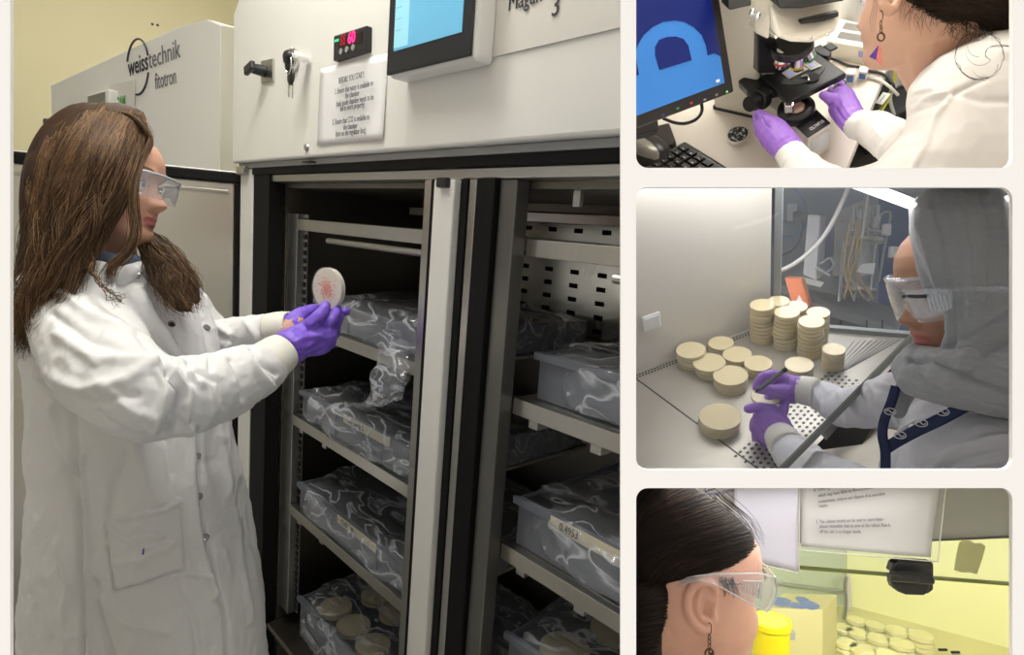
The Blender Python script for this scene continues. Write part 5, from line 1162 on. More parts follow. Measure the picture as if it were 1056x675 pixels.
q.chain([(P(990, 160, 1.0), 0.03), (P(925, 158, 1.14), 0.016), (P(905, 138, 1.27), 0.018), (P(890, 131, 1.32), 0.022)]); q.chain([(P(950, 190, 0.95), 0.05), (P(880, 210, 1.1), 0.026), (P(832, 178, 1.27), 0.02), (P(815, 157, 1.33), 0.022)])
E2_ = lambda x, y, o=0.0: P(x, y, 0.893 + o)
q.chain([(E2_(910, -18), 0.006), (E2_(908.5, -6), 0.0062), (E2_(910.5, 5), 0.0068), (E2_(916, 12), 0.0078), (E2_(921.5, 9), 0.0074), (E2_(926, 0), 0.006), (E2_(928, -10), 0.006)], 14)
q.hexa([E2_(911, -14, .006), E2_(927, -14, .008), E2_(923, 8, .008), E2_(914, 10, .006)], [E2_(911, -14, .03), E2_(930, -14, .04), E2_(926, 12, .04), E2_(914, 12, .03)])
bake(q, 'body', 'skin_warm', w2, vox=0.0025, sm=3, mats=['lips'], pick=lip_pick(H2.inverted(), 1.0), cut=CUT2)
eyes(w2, H2, 1.0)
q = MB()
loft_slices(q, [(20, 1030, 1100, 0.96, 0.05), (34, 1014, 1120, 0.96, 0.09), (48, 990, 1130, 0.96, 0.12), (60, 968, 1140, 0.96, 0.13), (75, 950, 1150, 0.96, 0.135), (92, 938, 1155, 0.96, 0.14), (108, 935, 1160, 0.96, 0.145), (122, 936, 1160, 0.96, 0.15), (138, 932, 1160, 0.96, 0.155),
    (155, 916, 1160, 0.96, 0.155), (172, 902, 1160, 0.96, 0.15), (200, 870, 1160, 0.96, 0.15)], p=0.65)
q.chain([(P(985, 165, 0.98), 0.06), (P(950, 160, 1.05), 0.045), (P(930, 152, 1.12), 0.041), (P(912, 139, 1.22), 0.038), (P(900, 132, 1.27), 0.036)], 18)
q.chain([(P(930, 215, 0.95), 0.08), (P(865, 205, 1.10), 0.05), (P(838, 186, 1.23), 0.042), (P(827, 174, 1.28), 0.038)], 18)
mat('coat_warm2', (0.71, 0.665, 0.62), 0.85, bump=0.08, bscale=900, sheen=0.1)
C2 = [([(980,98),(965,120),(955,150),(940,175)], 3, 0.005), ([(931,108),(950,106),(980,98),(1015,82)], 2.5, -0.004), ([(936,100),(946,94),(960,92)], 2.2, 0.005), ([(945,108),(962,98),(975,96)], 2, 0.004), ([(938,118),(958,110),(975,104)], 3, -0.004), ([(1044,60),(1025,50),(1020,40)], 4, 0.005),
  ([(905,150),(912,140),(918,128)], 2.5, -0.004), ([(902,132),(908,140),(905,150)], 2, 0.004), ([(985,97),(1015,105),(1044,104)], 4, -0.003), ([(900,165),(925,155),(945,150)], 4, -0.003)]
bake(q, 'lab_coat', 'coat_warm2', w2, vox=0.0032, sm=5, fn=folds(C2, 0.0022, 13.0), cut=CUT2)
cuff(w2, P(903, 133, 1.265), P(883, 128, 1.325), 0.030, 0.029); cuff(w2, P(830, 176, 1.275), P(813, 156, 1.335), 0.030, 0.030)
q = MB()
q.chain([(P(886, 131, 1.32), 0.028), (P(878, 123, 1.33), 0.028), (P(870, 110, 1.35), 0.031), (P(868, 102, 1.36), 0.028)]); q.chain([(P(870, 98, 1.36), 0.016), (P(866, 91, 1.37), 0.0125), (P(865, 86, 1.39), 0.010)]); q.chain([(P(862, 104, 1.35), 0.016), (P(855, 101, 1.35), 0.012), (P(849, 98, 1.355), 0.0095)])
q.chain([(P(865, 112, 1.36), 0.014), (P(860, 108, 1.38), 0.011), (P(856, 104, 1.395), 0.009)]); q.chain([(P(872, 100, 1.38), 0.014), (P(870, 94, 1.40), 0.011), (P(868, 90, 1.41), 0.009)]); q.chain([(P(864, 100, 1.375), 0.014), (P(860, 96, 1.395), 0.011), (P(857, 93, 1.41), 0.009)])
G2F = [([(862,112),(870,124),(880,136)], 1.2, -0.002), ([(868,106),(876,118),(884,126)], 1.2, 0.0015), ([(880,140),(884,130),(884,120)], 1, -0.002)]
bake(q, 'glove', 'glove_violet', w2, vox=0.0021, sm=2, fn=folds(G2F, 0.0009, 45))
q = MB()
q.chain([(P(815, 156, 1.33), 0.030), (P(807, 148, 1.34), 0.033), (P(797, 137, 1.36), 0.034), (P(792, 132, 1.37), 0.030)]); q.chain([(P(806, 140, 1.34), 0.024), (P(797, 130, 1.35), 0.020), (P(790, 124, 1.36), 0.0155), (P(786, 119.5, 1.375), 0.012), (P(783, 117, 1.385), 0.010)])
q.chain([(P(790, 138, 1.38), 0.017), (P(783, 130, 1.39), 0.013), (P(781, 123, 1.40), 0.0115), (P(780.5, 118.5, 1.405), 0.0095)]); q.chain([(P(792, 144, 1.385), 0.016), (P(785, 138, 1.40), 0.012), (P(782, 131, 1.41), 0.010)]); q.chain([(P(798, 150, 1.38), 0.015), (P(790, 146, 1.40), 0.011), (P(786, 141, 1.41), 0.009)])
q.chain([(P(803, 133, 1.35), 0.018), (P(797, 126, 1.36), 0.015), (P(790, 122, 1.37), 0.011)])
bake(q, 'glove', 'glove_violet', w2, vox=0.0021, sm=2, fn=folds([([(786,122),(788,127),(793,131)], 1.0, -0.004), ([(800,150),(812,142),(820,140)], 1.2, -0.0015), ([(808,158),(818,150),(822,146)], 1, -0.002)], 0.0009, 45))
# hair
hm2 = hairmat('hair_dark_brown', (0.010, 0.006, 0.004), (0.10, 0.055, 0.03)); q = MB()
q.ell(H2 @ Vector((-0.030, 0, 0.040)), 0.090, 0.080, 0.086, seg=32, M=H2.to_3x3()); q.chain([(H2 @ Vector((-0.09, 0, 0.02)), 0.045), (P(1000, -6, 0.93), 0.045), (P(1036, 6, 0.93), 0.040)]); q.chain([(P(1045, 0, 0.93), 0.05), (P(1056, 28, 0.93), 0.034)]); q.chain([(P(948, -16, 0.91), 0.028), (P(968, -6, 0.90), 0.028), (P(985, 4, 0.90), 0.028), (P(1010, 6, 0.90), 0.030), (P(1038, 12, 0.90), 0.036)])
hr = bake(q, 'hair', hm2, w2, vox=0.004, sm=5, cut=CUT2); rn = random.Random(21); st = []
for i in range(900):
    t = rn.random(); a = Vector((940 + 60 * t + rn.gauss(0, 4), -4 + 30 * t + rn.gauss(0, 5), 0)); b = Vector((1000 + 55 * rn.random(), -18 + 40 * rn.random(), 0)); dpt = 0.905 + 0.015 * rn.random()
    mid = (a + b) / 2 + Vector((rn.gauss(0, 3), 6 + rn.gauss(0, 2), 0)); st.append(catmull([P(a.x, a.y, dpt + 0.015), P(mid.x, mid.y, dpt), P(b.x, b.y, dpt)], 5))
for i in range(60):
    x = 930 + 70 * rn.random(); y = -2 + 0.3 * (x - 930) + rn.gauss(0, 4); L_ = 10 + 26 * rn.random(); dx = rn.gauss(3, 7); st.append(catmull([P(x + 8, y, 0.90), P(x + dx * .4, y + L_ * .5, 0.905), P(x + dx + rn.gauss(0, 3), y + L_, 0.918)], 5))
cl = [P(1010 + 25 * math.cos(t) , 57 + 25 * math.sin(t) * (1.0), 0.80 + 0.015 * math.sin(t * 2)) for t in [R(-150 + 12 * i) for i in range(-12, 26)]]
for j in range(3): st.append([p + Vector((rn.gauss(0, .0006), 0, rn.gauss(0, .0006))) * (1 + 0.2 * j) for p in cl])
for j in range(3): r_ = rn.uniform(8, 20); cx, cy = 1010 + rn.gauss(0, 6), 55 + rn.gauss(0, 5); st.append([P(cx + r_ * math.cos(t), cy + r_ * math.sin(t), 0.805) for t in [R(rn.uniform(0, 1) * 0 + 40 * j + 12 * i) for i in range(14)]])
for j in range(3): st.append(catmull([P(1044, 48, 0.82), P(1032, 48 - j, 0.80), P(1020, 49, 0.795), P(1016, 56 + j, 0.795), P(1022, 62, 0.80)], 5))
for j in range(4): st.append(catmull([P(903 + j, -10, 0.90), P(900 + j * 1.5, 8, 0.895), P(897 + j * 2, 22, 0.90), P(899 + j, 34, 0.91)], 5))
sfh2 = Surf(hr)
st += comb(sfh2, 1100, lambda r_: [(r_.uniform(940, 1000), r_.uniform(-14, 26)), (r_.uniform(985, 1020), r_.uniform(-10, 16)), (r_.uniform(1030, 1050), r_.uniform(-5, 30))], 0.001, seed=5, lift=0.004)
for i in range(70):
    x = 975 + 45 * rn.random(); y = 16 + 12 * rn.random(); st.append(catmull([P(x, y, 0.885), P(x + rn.gauss(2, 6), y + 8, 0.885), P(x + rn.gauss(4, 9), y + 14 + 8 * rn.random(), 0.885)], 4))
curves('hair_strands', hm2, st, 0.00032, hr, res=0)
# earring
e = earring(w2, P(908.5, 19, 0.893), 0.95)
mat('pendant_violet', (0.12, 0.05, 0.30), 0.3, var=0.5, vscale=90); mat('pendant_coral', (0.72, 0.22, 0.17), 0.3, var=0.3, vscale=90)
a = [P(906.5, 46, 0.893), P(897, 58, 0.893), P(908, 63, 0.893)]; MB().hexa(a, [p + Vector((0, 0.0025, 0)) for p in a]).build('pendant', 'pendant_violet', e, smooth=False)
a = [P(906.8, 45.5, 0.892), P(904, 61, 0.892), P(909.5, 67.5, 0.892), P(909, 50, 0.892)]; MB().hexa(a, [p + Vector((0, 0.0025, 0)) for p in a]).build('pendant', 'pendant_coral', e, smooth=False)
# ================================================================== MIDDLE RIGHT COMPARTMENT: the safety hood
F3 = vframe(780, 31, P(743, 437, 1.298), (657, 388), (774, 343))
def clip3(mb, fr=F3): clipx(mb, fr, 652.6, 'right'); clipy(mb, fr, 187.5, 'below'); clipy(mb, fr, 489, 'above'); return mb
mat('hood_wall', rgb(222, 216, 206), 0.55, var=0.02, vscale=2)
mat('hood_floor', (0.52, 0.49, 0.43), 0.40, 0.6, var=0.08, vscale=5, rvar=0.07, stretch=(1, 4, 1))
mat('steel_matte', (0.40, 0.40, 0.40), 0.4, 0.7)
f3 = lambda x, y, z=0.0: F3.at(x, y, 'z', z)
yb = f3(657, 388).y + 0.016
W0, W1 = f3(797, 337), f3(975, 352)
q = MB().hexa([(-1.5, yb, -0.05), (W0.x + 0.012, yb, -0.05), (W0.x + 0.012, yb, 1.4), (-1.5, yb, 1.4)], [(-1.5, yb + 0.02, -0.05), (W0.x + 0.012, yb + 0.02, -0.05), (W0.x + 0.012, yb + 0.02, 1.4), (-1.5, yb + 0.02, 1.4)])
clip3(q).build('wall_hood', 'hood_wall', fr=F3, smooth=False)['kind'] = 'structure'
# stainless work surface
ws = thing('work_surface', 'stainless steel work tray of the hood with punched holes along its edges', 'work surface', F3)
fp = [(-1.5, -0.9, 0), (1.3, -0.9, 0), W1 + (W1 - W0) * 2, W0, (W0.x, yb, 0), (-1.5, yb, 0)]
q = MB().hexa([Vector(p) - Vector((0, 0, 0.012)) for p in fp], [Vector(p) for p in fp])
clip3(q).build('tray', 'hood_floor', ws, smooth=False)
q = MB(); a, b = f3(657, 391), f3(783, 484); dv = (b - a).normalized(); sv = Vector((-dv.y, dv.x, 0)) * 0.0016
a -= dv * 0.1; b += dv * 0.3
q.hexa([a - sv, b - sv, b + sv, a + sv], [p + Vector((0, 0, 0.0006)) for p in (a - sv, b - sv, b + sv, a + sv)]); clip3(q).build('joint', 'black_plastic', ws, smooth=False)
q = MB()
k = 0
def holes(q, o, du, dv, nu, nv, ru, rv, stagger=0.5):
    du3, dv3 = Vector(du), Vector(dv)
    for j in range(nv):
        for i in range(nu):
            c = Vector(o) + du3 * (i + (stagger if j % 2 else 0)) + dv3 * j; n = 10
            vs = [q.bm.verts.new(c + du3.normalized() * ru * math.cos(2*math.pi*t/n) + dv3.normalized() * rv * math.sin(2*math.pi*t/n) + Vector((0, 0, 0.0008))) for t in range(n)]
            q.bm.faces.new(vs)
a = f3(657, 388); holes(q, (a.x - 0.05, yb - 0.012, 0), (0.0085, 0, 0), (0, -0.0085, 0), int((W0.x - a.x + 0.04) / 0.0085), 2, 0.0028, 0.0030)
clip3(q).build('rear_holes', 'black_plastic', ws, smooth=False, norm=False)['kind'] = 'stuff'
q = MB(); A_, B_ = f3(768, 462), f3(835, 402); e = (B_ - A_); L_ = e.length; e.normalize(); s_ = Vector((e.y, -e.x, 0))
holes(q, A_ - e * 0.03, e * 0.0150, s_ * 0.0115, 24, 8, 0.0044, 0.0030)
clip3(q).build('front_holes', 'black_plastic', ws, smooth=False, norm=False)['kind'] = 'stuff'
# ribbed drain in the far corner
q = MB()
for i in range(9):
    a, b = f3(848 + i * 3.4, 392 - i * 1.5), f3(880 + i * 6, 352 - i * 0.2); s_ = Vector((0.002, 0, 0))
    q.hexa([a, b, b + s_, a + s_], [p + Vector((0, 0, 0.002)) for p in (a, b, b + s_, a + s_)])
q.build('rib', 'steel_matte', ws, smooth=False)['kind'] = 'stuff'
# wall switch
a = f3(671.5, 343); o = F3.at(671, 331, 'y', yb - 0.001)
sw = thing('wall_socket', 'square white blank plate on the white hood wall', 'switch plate', F3, o)
MB().box(-0.024, 0.024, -0.008, 0, -0.022, 0.022).build('plate', 'white_plastic', sw, smooth=False, bevel=0.004, bseg=3)
MB().box(-0.019, 0.019, -0.0105, -0.0075, -0.017, 0.017).build('rocker', 'white_plastic', sw, smooth=False, bevel=0.002)
# end window of the hood
U = Vector((0, 0, 1))
def wall3(name, m, p0, p1, z0, z1, t=0.01, parent=None, kind=None, clip=True):
    d = (p1 - p0).normalized(); s_ = Vector((-d.y, d.x, 0)) * t
    q = MB().hexa([p0 + U*z0, p1 + U*z0, p1 + U*z1, p0 + U*z1], [p0 + U*z0 + s_, p1 + U*z0 + s_, p1 + U*z1 + s_, p0 + U*z1 + s_])
    if clip: clip3(q)
    o = q.build(name, m, parent, fr=None if parent else F3, smooth=False)
    if kind: o['kind'] = kind
    return o
wn = bpy.data.objects.new('window_1', None); COL.objects.link(wn); wn.matrix_world = F3.M; wn['kind'] = 'structure'
film('window_glass', (0.75, 0.8, 0.85), glossy=0.02, white=0.05, crease=0, rough=0.05)
wall3('pane', 'window_glass', W0, W1, 0.0, 1.2, 0.006, wn)
mat('post_grey', (0.36, 0.38, 0.36), 0.4)
dW = (W1 - W0).normalized(); wall3('window_frame', 'post_grey', W0, W0 + dW * 0.016, 0, 1.2, 0.012, wn); wall3('window_frame', 'post_grey', W0, W1, -0.01, 0.012, 0.014, wn)
# the lab seen through it
mat('lab_wall', rgb(142, 150, 162), 0.7, var=0.05, vscale=3); mat('lab_wall_blue', rgb(58, 92, 150), 0.7, var=0.15, vscale=4); mat('bench_grey', rgb(150, 150, 150), 0.5); mat('cupboard_grey', rgb(105, 112, 120), 0.5)
pw = lambda x, y, d: F3.P(x, y, d)
def slab_between(name, m, pts, t, parent=None, fr=F3, struct_=False, bevel=0):
    """flat board through photo points with depths, thickness t away from the eye"""
    a = [P(*p) for p in pts]; b = [p + p.normalized() * t for p in a]; q = MB().hexa([fr.I @ p for p in a], [fr.I @ p for p in b])
    clip3(q, fr); o = q.build(name, m, parent, fr=None if parent else fr, smooth=False, bevel=bevel)
    if struct_: o['kind'] = 'structure'
    return o
slab_between('wall_lab', 'lab_wall', [(780, 150, 2.35), (906, 150, 2.35), (906, 480, 2.1), (780, 480, 2.1)], 0.02, struct_=True)
slab_between('wall_lab_blue', 'lab_wall_blue', [(906, 150, 2.36), (1180, 150, 2.1), (1180, 520, 1.9), (906, 520, 2.1)], 0.02, struct_=True)
bn = thing('lab_bench', 'grey laboratory bench behind the hood glass', 'bench', F3)
q = MB().hexa([F3.I @ P(*p) for p in ((798, 291, 2.2), (935, 318, 2.2), (925, 338, 1.95), (798, 300, 1.75))], [F3.I @ P(*p) + Vector((0, 0, -0.03)) for p in ((798, 291, 2.2), (935, 318, 2.2), (925, 338, 1.95), (798, 300, 1.75))])
clip3(q).build('bench_top', 'bench_grey', bn, smooth=False)
slab_between('bench_front', 'cupboard_grey', [(798, 306, 1.80), (925, 345, 1.99), (925, 420, 1.95), (798, 400, 1.78)], 0.02, bn)
for (x0, x1) in ((866, 868), (893, 895), (909, 911)): slab_between('door_gap', 'black_plastic', [(x0, 330, 1.80), (x1, 330, 1.80), (x1 - 2, 400, 1.78), (x0 - 2, 400, 1.78)], 0.004, bn)
pz = thing('instrument', 'tall slim white laboratory instrument behind the hood glass', 'instrument', F3)
q = MB().hexa([F3.I @ P(*p) for p in ((833, 221, 1.95), (846, 222, 1.95), (842, 289, 1.9), (828, 283, 1.9))], [F3.I @ P(*p) for p in ((837, 221, 2.15), (852, 222, 2.15), (850, 284, 2.1), (834, 280, 2.1))]).build('casing', 'white_plastic', pz, smooth=False, bevel=0.004)
slab_between('base_plate', 'white_plastic', [(826, 285, 1.85), (850, 291, 1.85), (846, 296, 1.8), (822, 290, 1.8)], 0.01, pz)
oc = thing('beige_controller', 'beige control box with indicator dots standing behind the hood glass', 'instrument', F3)
q = MB().hexa([F3.I @ P(*p) for p in ((862, 218, 2.1), (893, 205, 2.1), (893, 285, 2.05), (858, 285, 2.05))], [F3.I @ P(*p) for p in ((866, 218, 2.25), (897, 205, 2.25), (897, 285, 2.2), (862, 285, 2.2))])
mat('beige_plastic', (0.45, 0.42, 0.38), 0.5); q.build('casing', 'beige_plastic', oc, smooth=False, bevel=0.004)
for i in range(5): q = F3.P(868, 228 + i * 8, 2.09); MB().ell(q, 0.004, seg=8).build('indicator', 'led_dim', oc)
pl = thing('power_plug', 'black power plug in the wall socket behind hood glass', 'plug', F3)
slab_between('socket_plate', 'white_plastic', [(812, 210, 2.25), (822, 210, 2.25), (822, 228, 2.25), (812, 228, 2.25)], 0.01, pl, bevel=0.002)
a = F3.P(827, 224, 2.2); MB().box(a.x - 0.018, a.x + 0.018, a.y - 0.02, a.y + 0.03, a.z - 0.02, a.z + 0.02).build('plug_body', 'black_plastic', pl, smooth=False, bevel=0.006)
hose('white_hose', 'white flexible hose arching steeply up behind the glass', 'hose', [(800, 281, 1.75), (822, 270, 1.75), (846, 248, 1.75), (862, 222, 1.75), (877, 188, 1.75)], 0.0062, 'tube_white', F3)
hose('blue_tube', 'thin blue air tube looping down the grey wall', 'tube', [(815, 189, 2.2), (828, 205, 2.2), (832, 222, 2.2), (826, 240, 2.2), (800, 246, 2.2)], 0.0035, 'tube_blue', F3)
hose('power_cable', 'black power cable dropping from the plug to the bench', 'cable', [(828, 230, 2.18), (826, 245, 2.16), (816, 258, 2.14), (800, 266, 2.12)], 0.0032, 'cable_black', F3)
hose('grey_cable', 'dark cable running along the grey wall behind hood glass', 'cable', [(800, 228, 2.24), (812, 229, 2.23), (824, 228, 2.22)], 0.003, 'cable_black', F3)
hose('looped_tube', 'clear tube coiled on the bench beside the white instrument', 'tube', [(846, 272, 1.9), (856, 266, 1.9), (860, 274, 1.88), (850, 281, 1.86), (842, 276, 1.86), (856, 284, 1.84)], 0.004, 'tube_clear', F3)
# orange box
ob = thing('orange_box', 'orange plastic box with white warning triangle behind the dish stacks', 'box', F3)
q = MB().hexa([F3.I @ P(*p) for p in ((809, 286, 1.72), (826, 287, 1.72), (835, 316, 1.68), (818, 318, 1.68))], [F3.I @ P(*p) for p in ((812, 284, 1.82), (830, 286, 1.82), (838, 315, 1.78), (822, 317, 1.78))])
q.build('body', 'orange_plastic', ob, smooth=False, bevel=0.004)
a = [F3.I @ P(*p) for p in ((821, 311, 1.675), (828, 311, 1.675), (824, 304, 1.685))]; MB().prism(a, (0, -1, 0.3), 0.001).build('warning_triangle', 'white_plastic', ob, smooth=False)
# bioreactor vessel
br = thing('bioreactor', 'glass bioreactor vessel with steel head plate and tubes behind the hood glass', 'bioreactor', F3)
pt = lambda x, y, d=2.0: F3.P(x, y, d)
top = pt(890, 250); bot = pt(886, 300)
ax = (top - bot).normalized()
MB().cyl(top, top + ax * 0.014, 0.062).build('head_plate', 'stainless_bright', br, bevel=0.002)
MB().cyl(top + ax * 0.03, top + ax * 0.036, 0.052).build('head_plate', 'stainless_bright', br, bevel=0.002)
MB().cyl(bot, top, 0.042, cap=False).build('vessel', 'clear_plastic', br)
MB().cyl(bot - ax * 0.0, bot + ax * 0.01, 0.05).build('foot_ring', 'stainless', br)
rn = random.Random(5)
for i in range(9):
    a = i / 9 * 6.28; c = top + Vector((0.036 * math.cos(a), 0.036 * math.sin(a), 0)) + ax * 0.036; h = 0.03 + 0.06 * rn.random()
    MB().cyl(c, c + ax * h, 0.005, seg=10).cyl(c + ax * h * 0.4, c + ax * (h * 0.4 + 0.012), 0.009, seg=10).build('port', 'chrome', br)
c = top + ax * 0.036; MB().cyl(c, c + ax * 0.085, 0.016).cyl(c + ax * 0.085, c + ax * 0.13, 0.008).build('motor_shaft', 'stainless_bright', br, bevel=0.002)
for (x, d) in ((870, 1.97), (903, 1.97), (888, 2.06)):
    MB().cyl(pt(x, 248, d), pt(x - 5 if x < 880 else x - 8, 311, d - 0.03), 0.0045, seg=10).build('leg', 'chrome', br)
for i, (x0, x1, x2) in enumerate(((873, 871, 880), (880, 875, 892), (884, 884, 900), (888, 878, 870))):
    MB().tube([pt(x0 + 4, 226, 1.93), pt(x0, 250, 1.92), pt(x1, 280, 1.92), pt(x2, 308, 1.92)], 0.0036, seg=8, sub=7).build('amber_tube', 'tube_amber', br, angle=0)
MB().tube([pt(897, 189, 1.9), pt(893, 215, 1.9), pt(889, 245, 1.9)], 0.003, seg=8, sub=6).build('feed_tube', 'tube_white', br, angle=0)
MB().tube([pt(905, 240, 2.0), pt(908, 222, 2.0), pt(918, 220, 2.0), pt(914, 245, 2.0), pt(906, 290, 2.0)], 0.004, seg=8, sub=7).build('vent_tube', 'tube_clear', br, angle=0)
for (x, y) in ((914, 237), (921, 260)): a = pt(x, y, 1.97); MB().cyl(a - ax * 0.018, a + ax * 0.018, 0.014).build('filter', 'white_plastic', br, bevel=0.002)
a = [pt(*p) for p in ((889, 272, 1.9), (903, 271, 1.9), (901, 283, 1.9), (883, 280, 1.9))]; MB().prism(a, (0, 1, 0), 0.001).build('paper_tag', 'paper', br, smooth=False)
# hood lamp
mat('lamp_tube', (0.9, 0.9, 0.9), 0.5, emit=(1, 0.99, 0.96), estr=2.2)
ht = thing('hood_lamp', 'bright white fluorescent strip along the top of the hood', 'lamp', WORLD)
a, b = P(880, 188, 1.55), P(960, 217, 1.42); MB().cyl(a, b, 0.014, seg=16).build('tube', 'lamp_tube', ht)
mat('hood_dark', (0.05, 0.048, 0.045), 0.5)
a = [P(900, 186, 1.40), P(1200, 290, 1.30), P(1200, 188, 1.30), P(1000, 187.6, 1.40)]
MB().hexa([P(903, 188, 1.50), P(960, 212, 1.38), P(1090, 262, 1.3), P(1090, 188, 1.3)], [P(903, 188, 1.58), P(960, 212, 1.46), P(1090, 262, 1.4), P(1090, 188, 1.4)]).build('housing', 'hood_dark', ht, smooth=False)
# stacks of dishes: top centre, width, count, side height (photo pixels)
stacks = [(742.7, 426.6, 43, 4, 12, 'front stack near the gloved hands'), (711.5, 357.6, 30, 5, 15, 'leftmost stack by the white wall'), (739.4, 348.6, 25.5, 3, 9, 'short stack touching the wall grille, left group'),
    (732.8, 371.7, 33, 4, 12, 'stack in front of the leftmost stack'), (759.9, 363.8, 29, 3, 9, 'low stack in the middle of the left group'), (753.4, 385, 35, 4, 12, 'foremost stack of the left group'),
    (782, 373, 28, 4, 11, 'stack just behind the pen hand'), (823.8, 373.7, 28, 5, 17, 'stack behind the glove, right of the pen'), (785.8, 312.5, 24, 10, 37, 'tall stack nearest the white wall'),
    (802, 308.6, 21, 9, 34, 'tall stack hidden at the back next to the orange box'), (809.7, 319.6, 24, 9, 36, 'tall stack second from the wall in the front row'), (820, 314, 22, 8, 33, 'tall stack in front of the orange box'),
    (834.5, 328.6, 24.5, 9, 35, 'tall stack nearest the camera among the tall ones'), (842, 320.4, 22, 9, 34, 'tall stack furthest right in the back row'), (858.5, 357.6, 22, 4, 20, 'small stack alone behind the slanted glass')]
ordn = ['top', 'second', 'third', 'fourth', 'fifth', 'sixth', 'seventh', 'eighth', 'ninth', 'tenth']
protos = {}
mat('agar_cream', (0.88, 0.74, 0.42), 0.45, var=0.04, vscale=20)
rn = random.Random(11)
def stack_dish(fr, base, r, h, agar, label, group, tilt=(0, 0)):
    key = (agar,)
    M = fr.M @ Matrix.Translation(base) @ Matrix.Rotation(rn.random() * 6, 4, 'Z') @ Matrix.Diagonal((r / 0.045, r / 0.045, h / 0.015, 1))
    if key not in protos: protos[key] = petri('petri_dish', label, M, agar=agar, group=group); return protos[key]
    return dup(protos[key], M, label, group)
for sx, sy, wd, n, side, where in stacks:
    b = f3(sx + (sx - 780) * 0.0, sy + side); d = (F3.M @ b).y; r = wd / 2 / F * d; H = side / F * d / 0.87
    b.y = min(b.y, yb - 0.006 - r * 1.03)
    for k in range(n):
        j = Vector((rn.gauss(0, r * 0.035), rn.gauss(0, r * 0.035), 0)); lev = n - 1 - k
        nm = ordn[lev] if lev else 'topmost'
        if k == 0 and n > 1: nm = 'bottom'
        stack_dish(F3, b + Vector((0, 0, H * k / n)) + j, r, H / n * 0.97, 'agar_cream', '%s petri dish of the %s' % (nm, where) if len(('%s petri dish of the %s' % (nm, where)).split()) <= 16 else '%s dish of the %s' % (nm, where), 'petri dishes on the hood tray')
mark = MB()
for (sx, sy) in ((712.5, 352), (734, 366), (752, 379)):
    pass
mark.bm.free()
hb = f3(790, 424); o = F3.P(790, 411, 1.235)
stack_dish(F3, o, 0.030, 0.011, 'agar_cream', 'petri dish held between the gloved hands under the pen tip', 'petri dishes on the hood tray')

# ---- person with the head scarf
CUT3 = [('y', 187.5, 'below'), ('y', 489, 'above')]
w3 = thing('person', 'woman in grey head scarf, safety glasses and white coat working with a pen', 'person', WORLD)
K3 = 0.97; H3 = frame_matrix(P(999, 293, 0.885), (-1, 0.10, -0.22), (-0.22, -0.05, 1))
q = MB(); head_shape(q, H3, K3, nose=0.9, ears=False)
q.chain([(H3 @ Vector((-0.02, 0, -0.07)), 0.058), (P(1010, 385, 0.92), 0.055), (P(1020, 460, 0.95), 0.09)])
q.chain([(P(1010, 430, 0.95), 0.05), (P(945, 420, 1.02), 0.045), (P(885, 422, 1.10), 0.026), (P(850, 408, 1.18), 0.020), (P(826, 402, 1.215), 0.02)])
q.chain([(P(1040, 480, 0.88), 0.05), (P(920, 540, 0.9), 0.036), (P(838, 486, 1.08), 0.022), (P(808, 452, 1.17), 0.02)])
bake(q, 'body', 'skin_olive', w3, vox=0.0026, sm=3, mats=['lips'], pick=lip_pick(H3.inverted(), K3), cut=CUT3)
eyes(w3, H3, K3); hm3 = hairmat('hair_black', (0.006, 0.005, 0.005), (0.03, 0.02, 0.015)); brows(w3, H3, hm3, K3)
mat('scarf_grey', (0.36, 0.37, 0.39), 0.9, var=0.10, vscale=60, bump=0.4, bscale=260, sheen=0.3, stretch=(0.35, 1, 3))
q = MB()
loft_slices(q, [(186, 985, 1035, 0.90, 0.030), (191, 964, 1060, 0.89, 0.060), (200, 950, 1080, 0.89, 0.085), (215, 938.5, 1095, 0.885, 0.098), (238, 938.5, 1105, 0.885, 0.105), (258, 943, 1108, 0.885, 0.108), (276, 949, 1110, 0.885, 0.108), (294, 956, 1110, 0.885, 0.106),
   (312, 976, 1110, 0.885, 0.102), (335, 977, 1110, 0.885, 0.100), (358, 975, 1110, 0.885, 0.105), (380, 965, 1115, 0.89, 0.120), (400, 975, 1120, 0.89, 0.130), (415, 1000, 1125, 0.89, 0.120)], p=0.7)
q.chain([(P(944, 368, 0.90), 0.020), (P(938, 380, 0.88), 0.022), (P(946, 392, 0.85), 0.024), (P(968, 398, 0.82), 0.024), (P(1000, 402, 0.80), 0.026), (P(1050, 410, 0.80), 0.03)])
q.chain([(P(950, 366, 0.93), 0.022), (P(962, 377, 0.86), 0.026), (P(985, 384, 0.80), 0.030), (P(1030, 392, 0.78), 0.036), (P(1070, 400, 0.78), 0.04)])
q.chain([(P(962, 210, 0.86), 0.012), (P(948, 226, 0.86), 0.010), (P(947.5, 246, 0.855), 0.010), (P(953, 274, 0.845), 0.010), (P(960, 298, 0.835), 0.009), (P(983, 318, 0.82), 0.009), (P(984, 345, 0.82), 0.009), (P(981, 358, 0.83), 0.010)])
q.chain([(P(938, 392, 0.9), 0.016), (P(930, 408, 0.9), 0.014), (P(926, 425, 0.9), 0.010)])
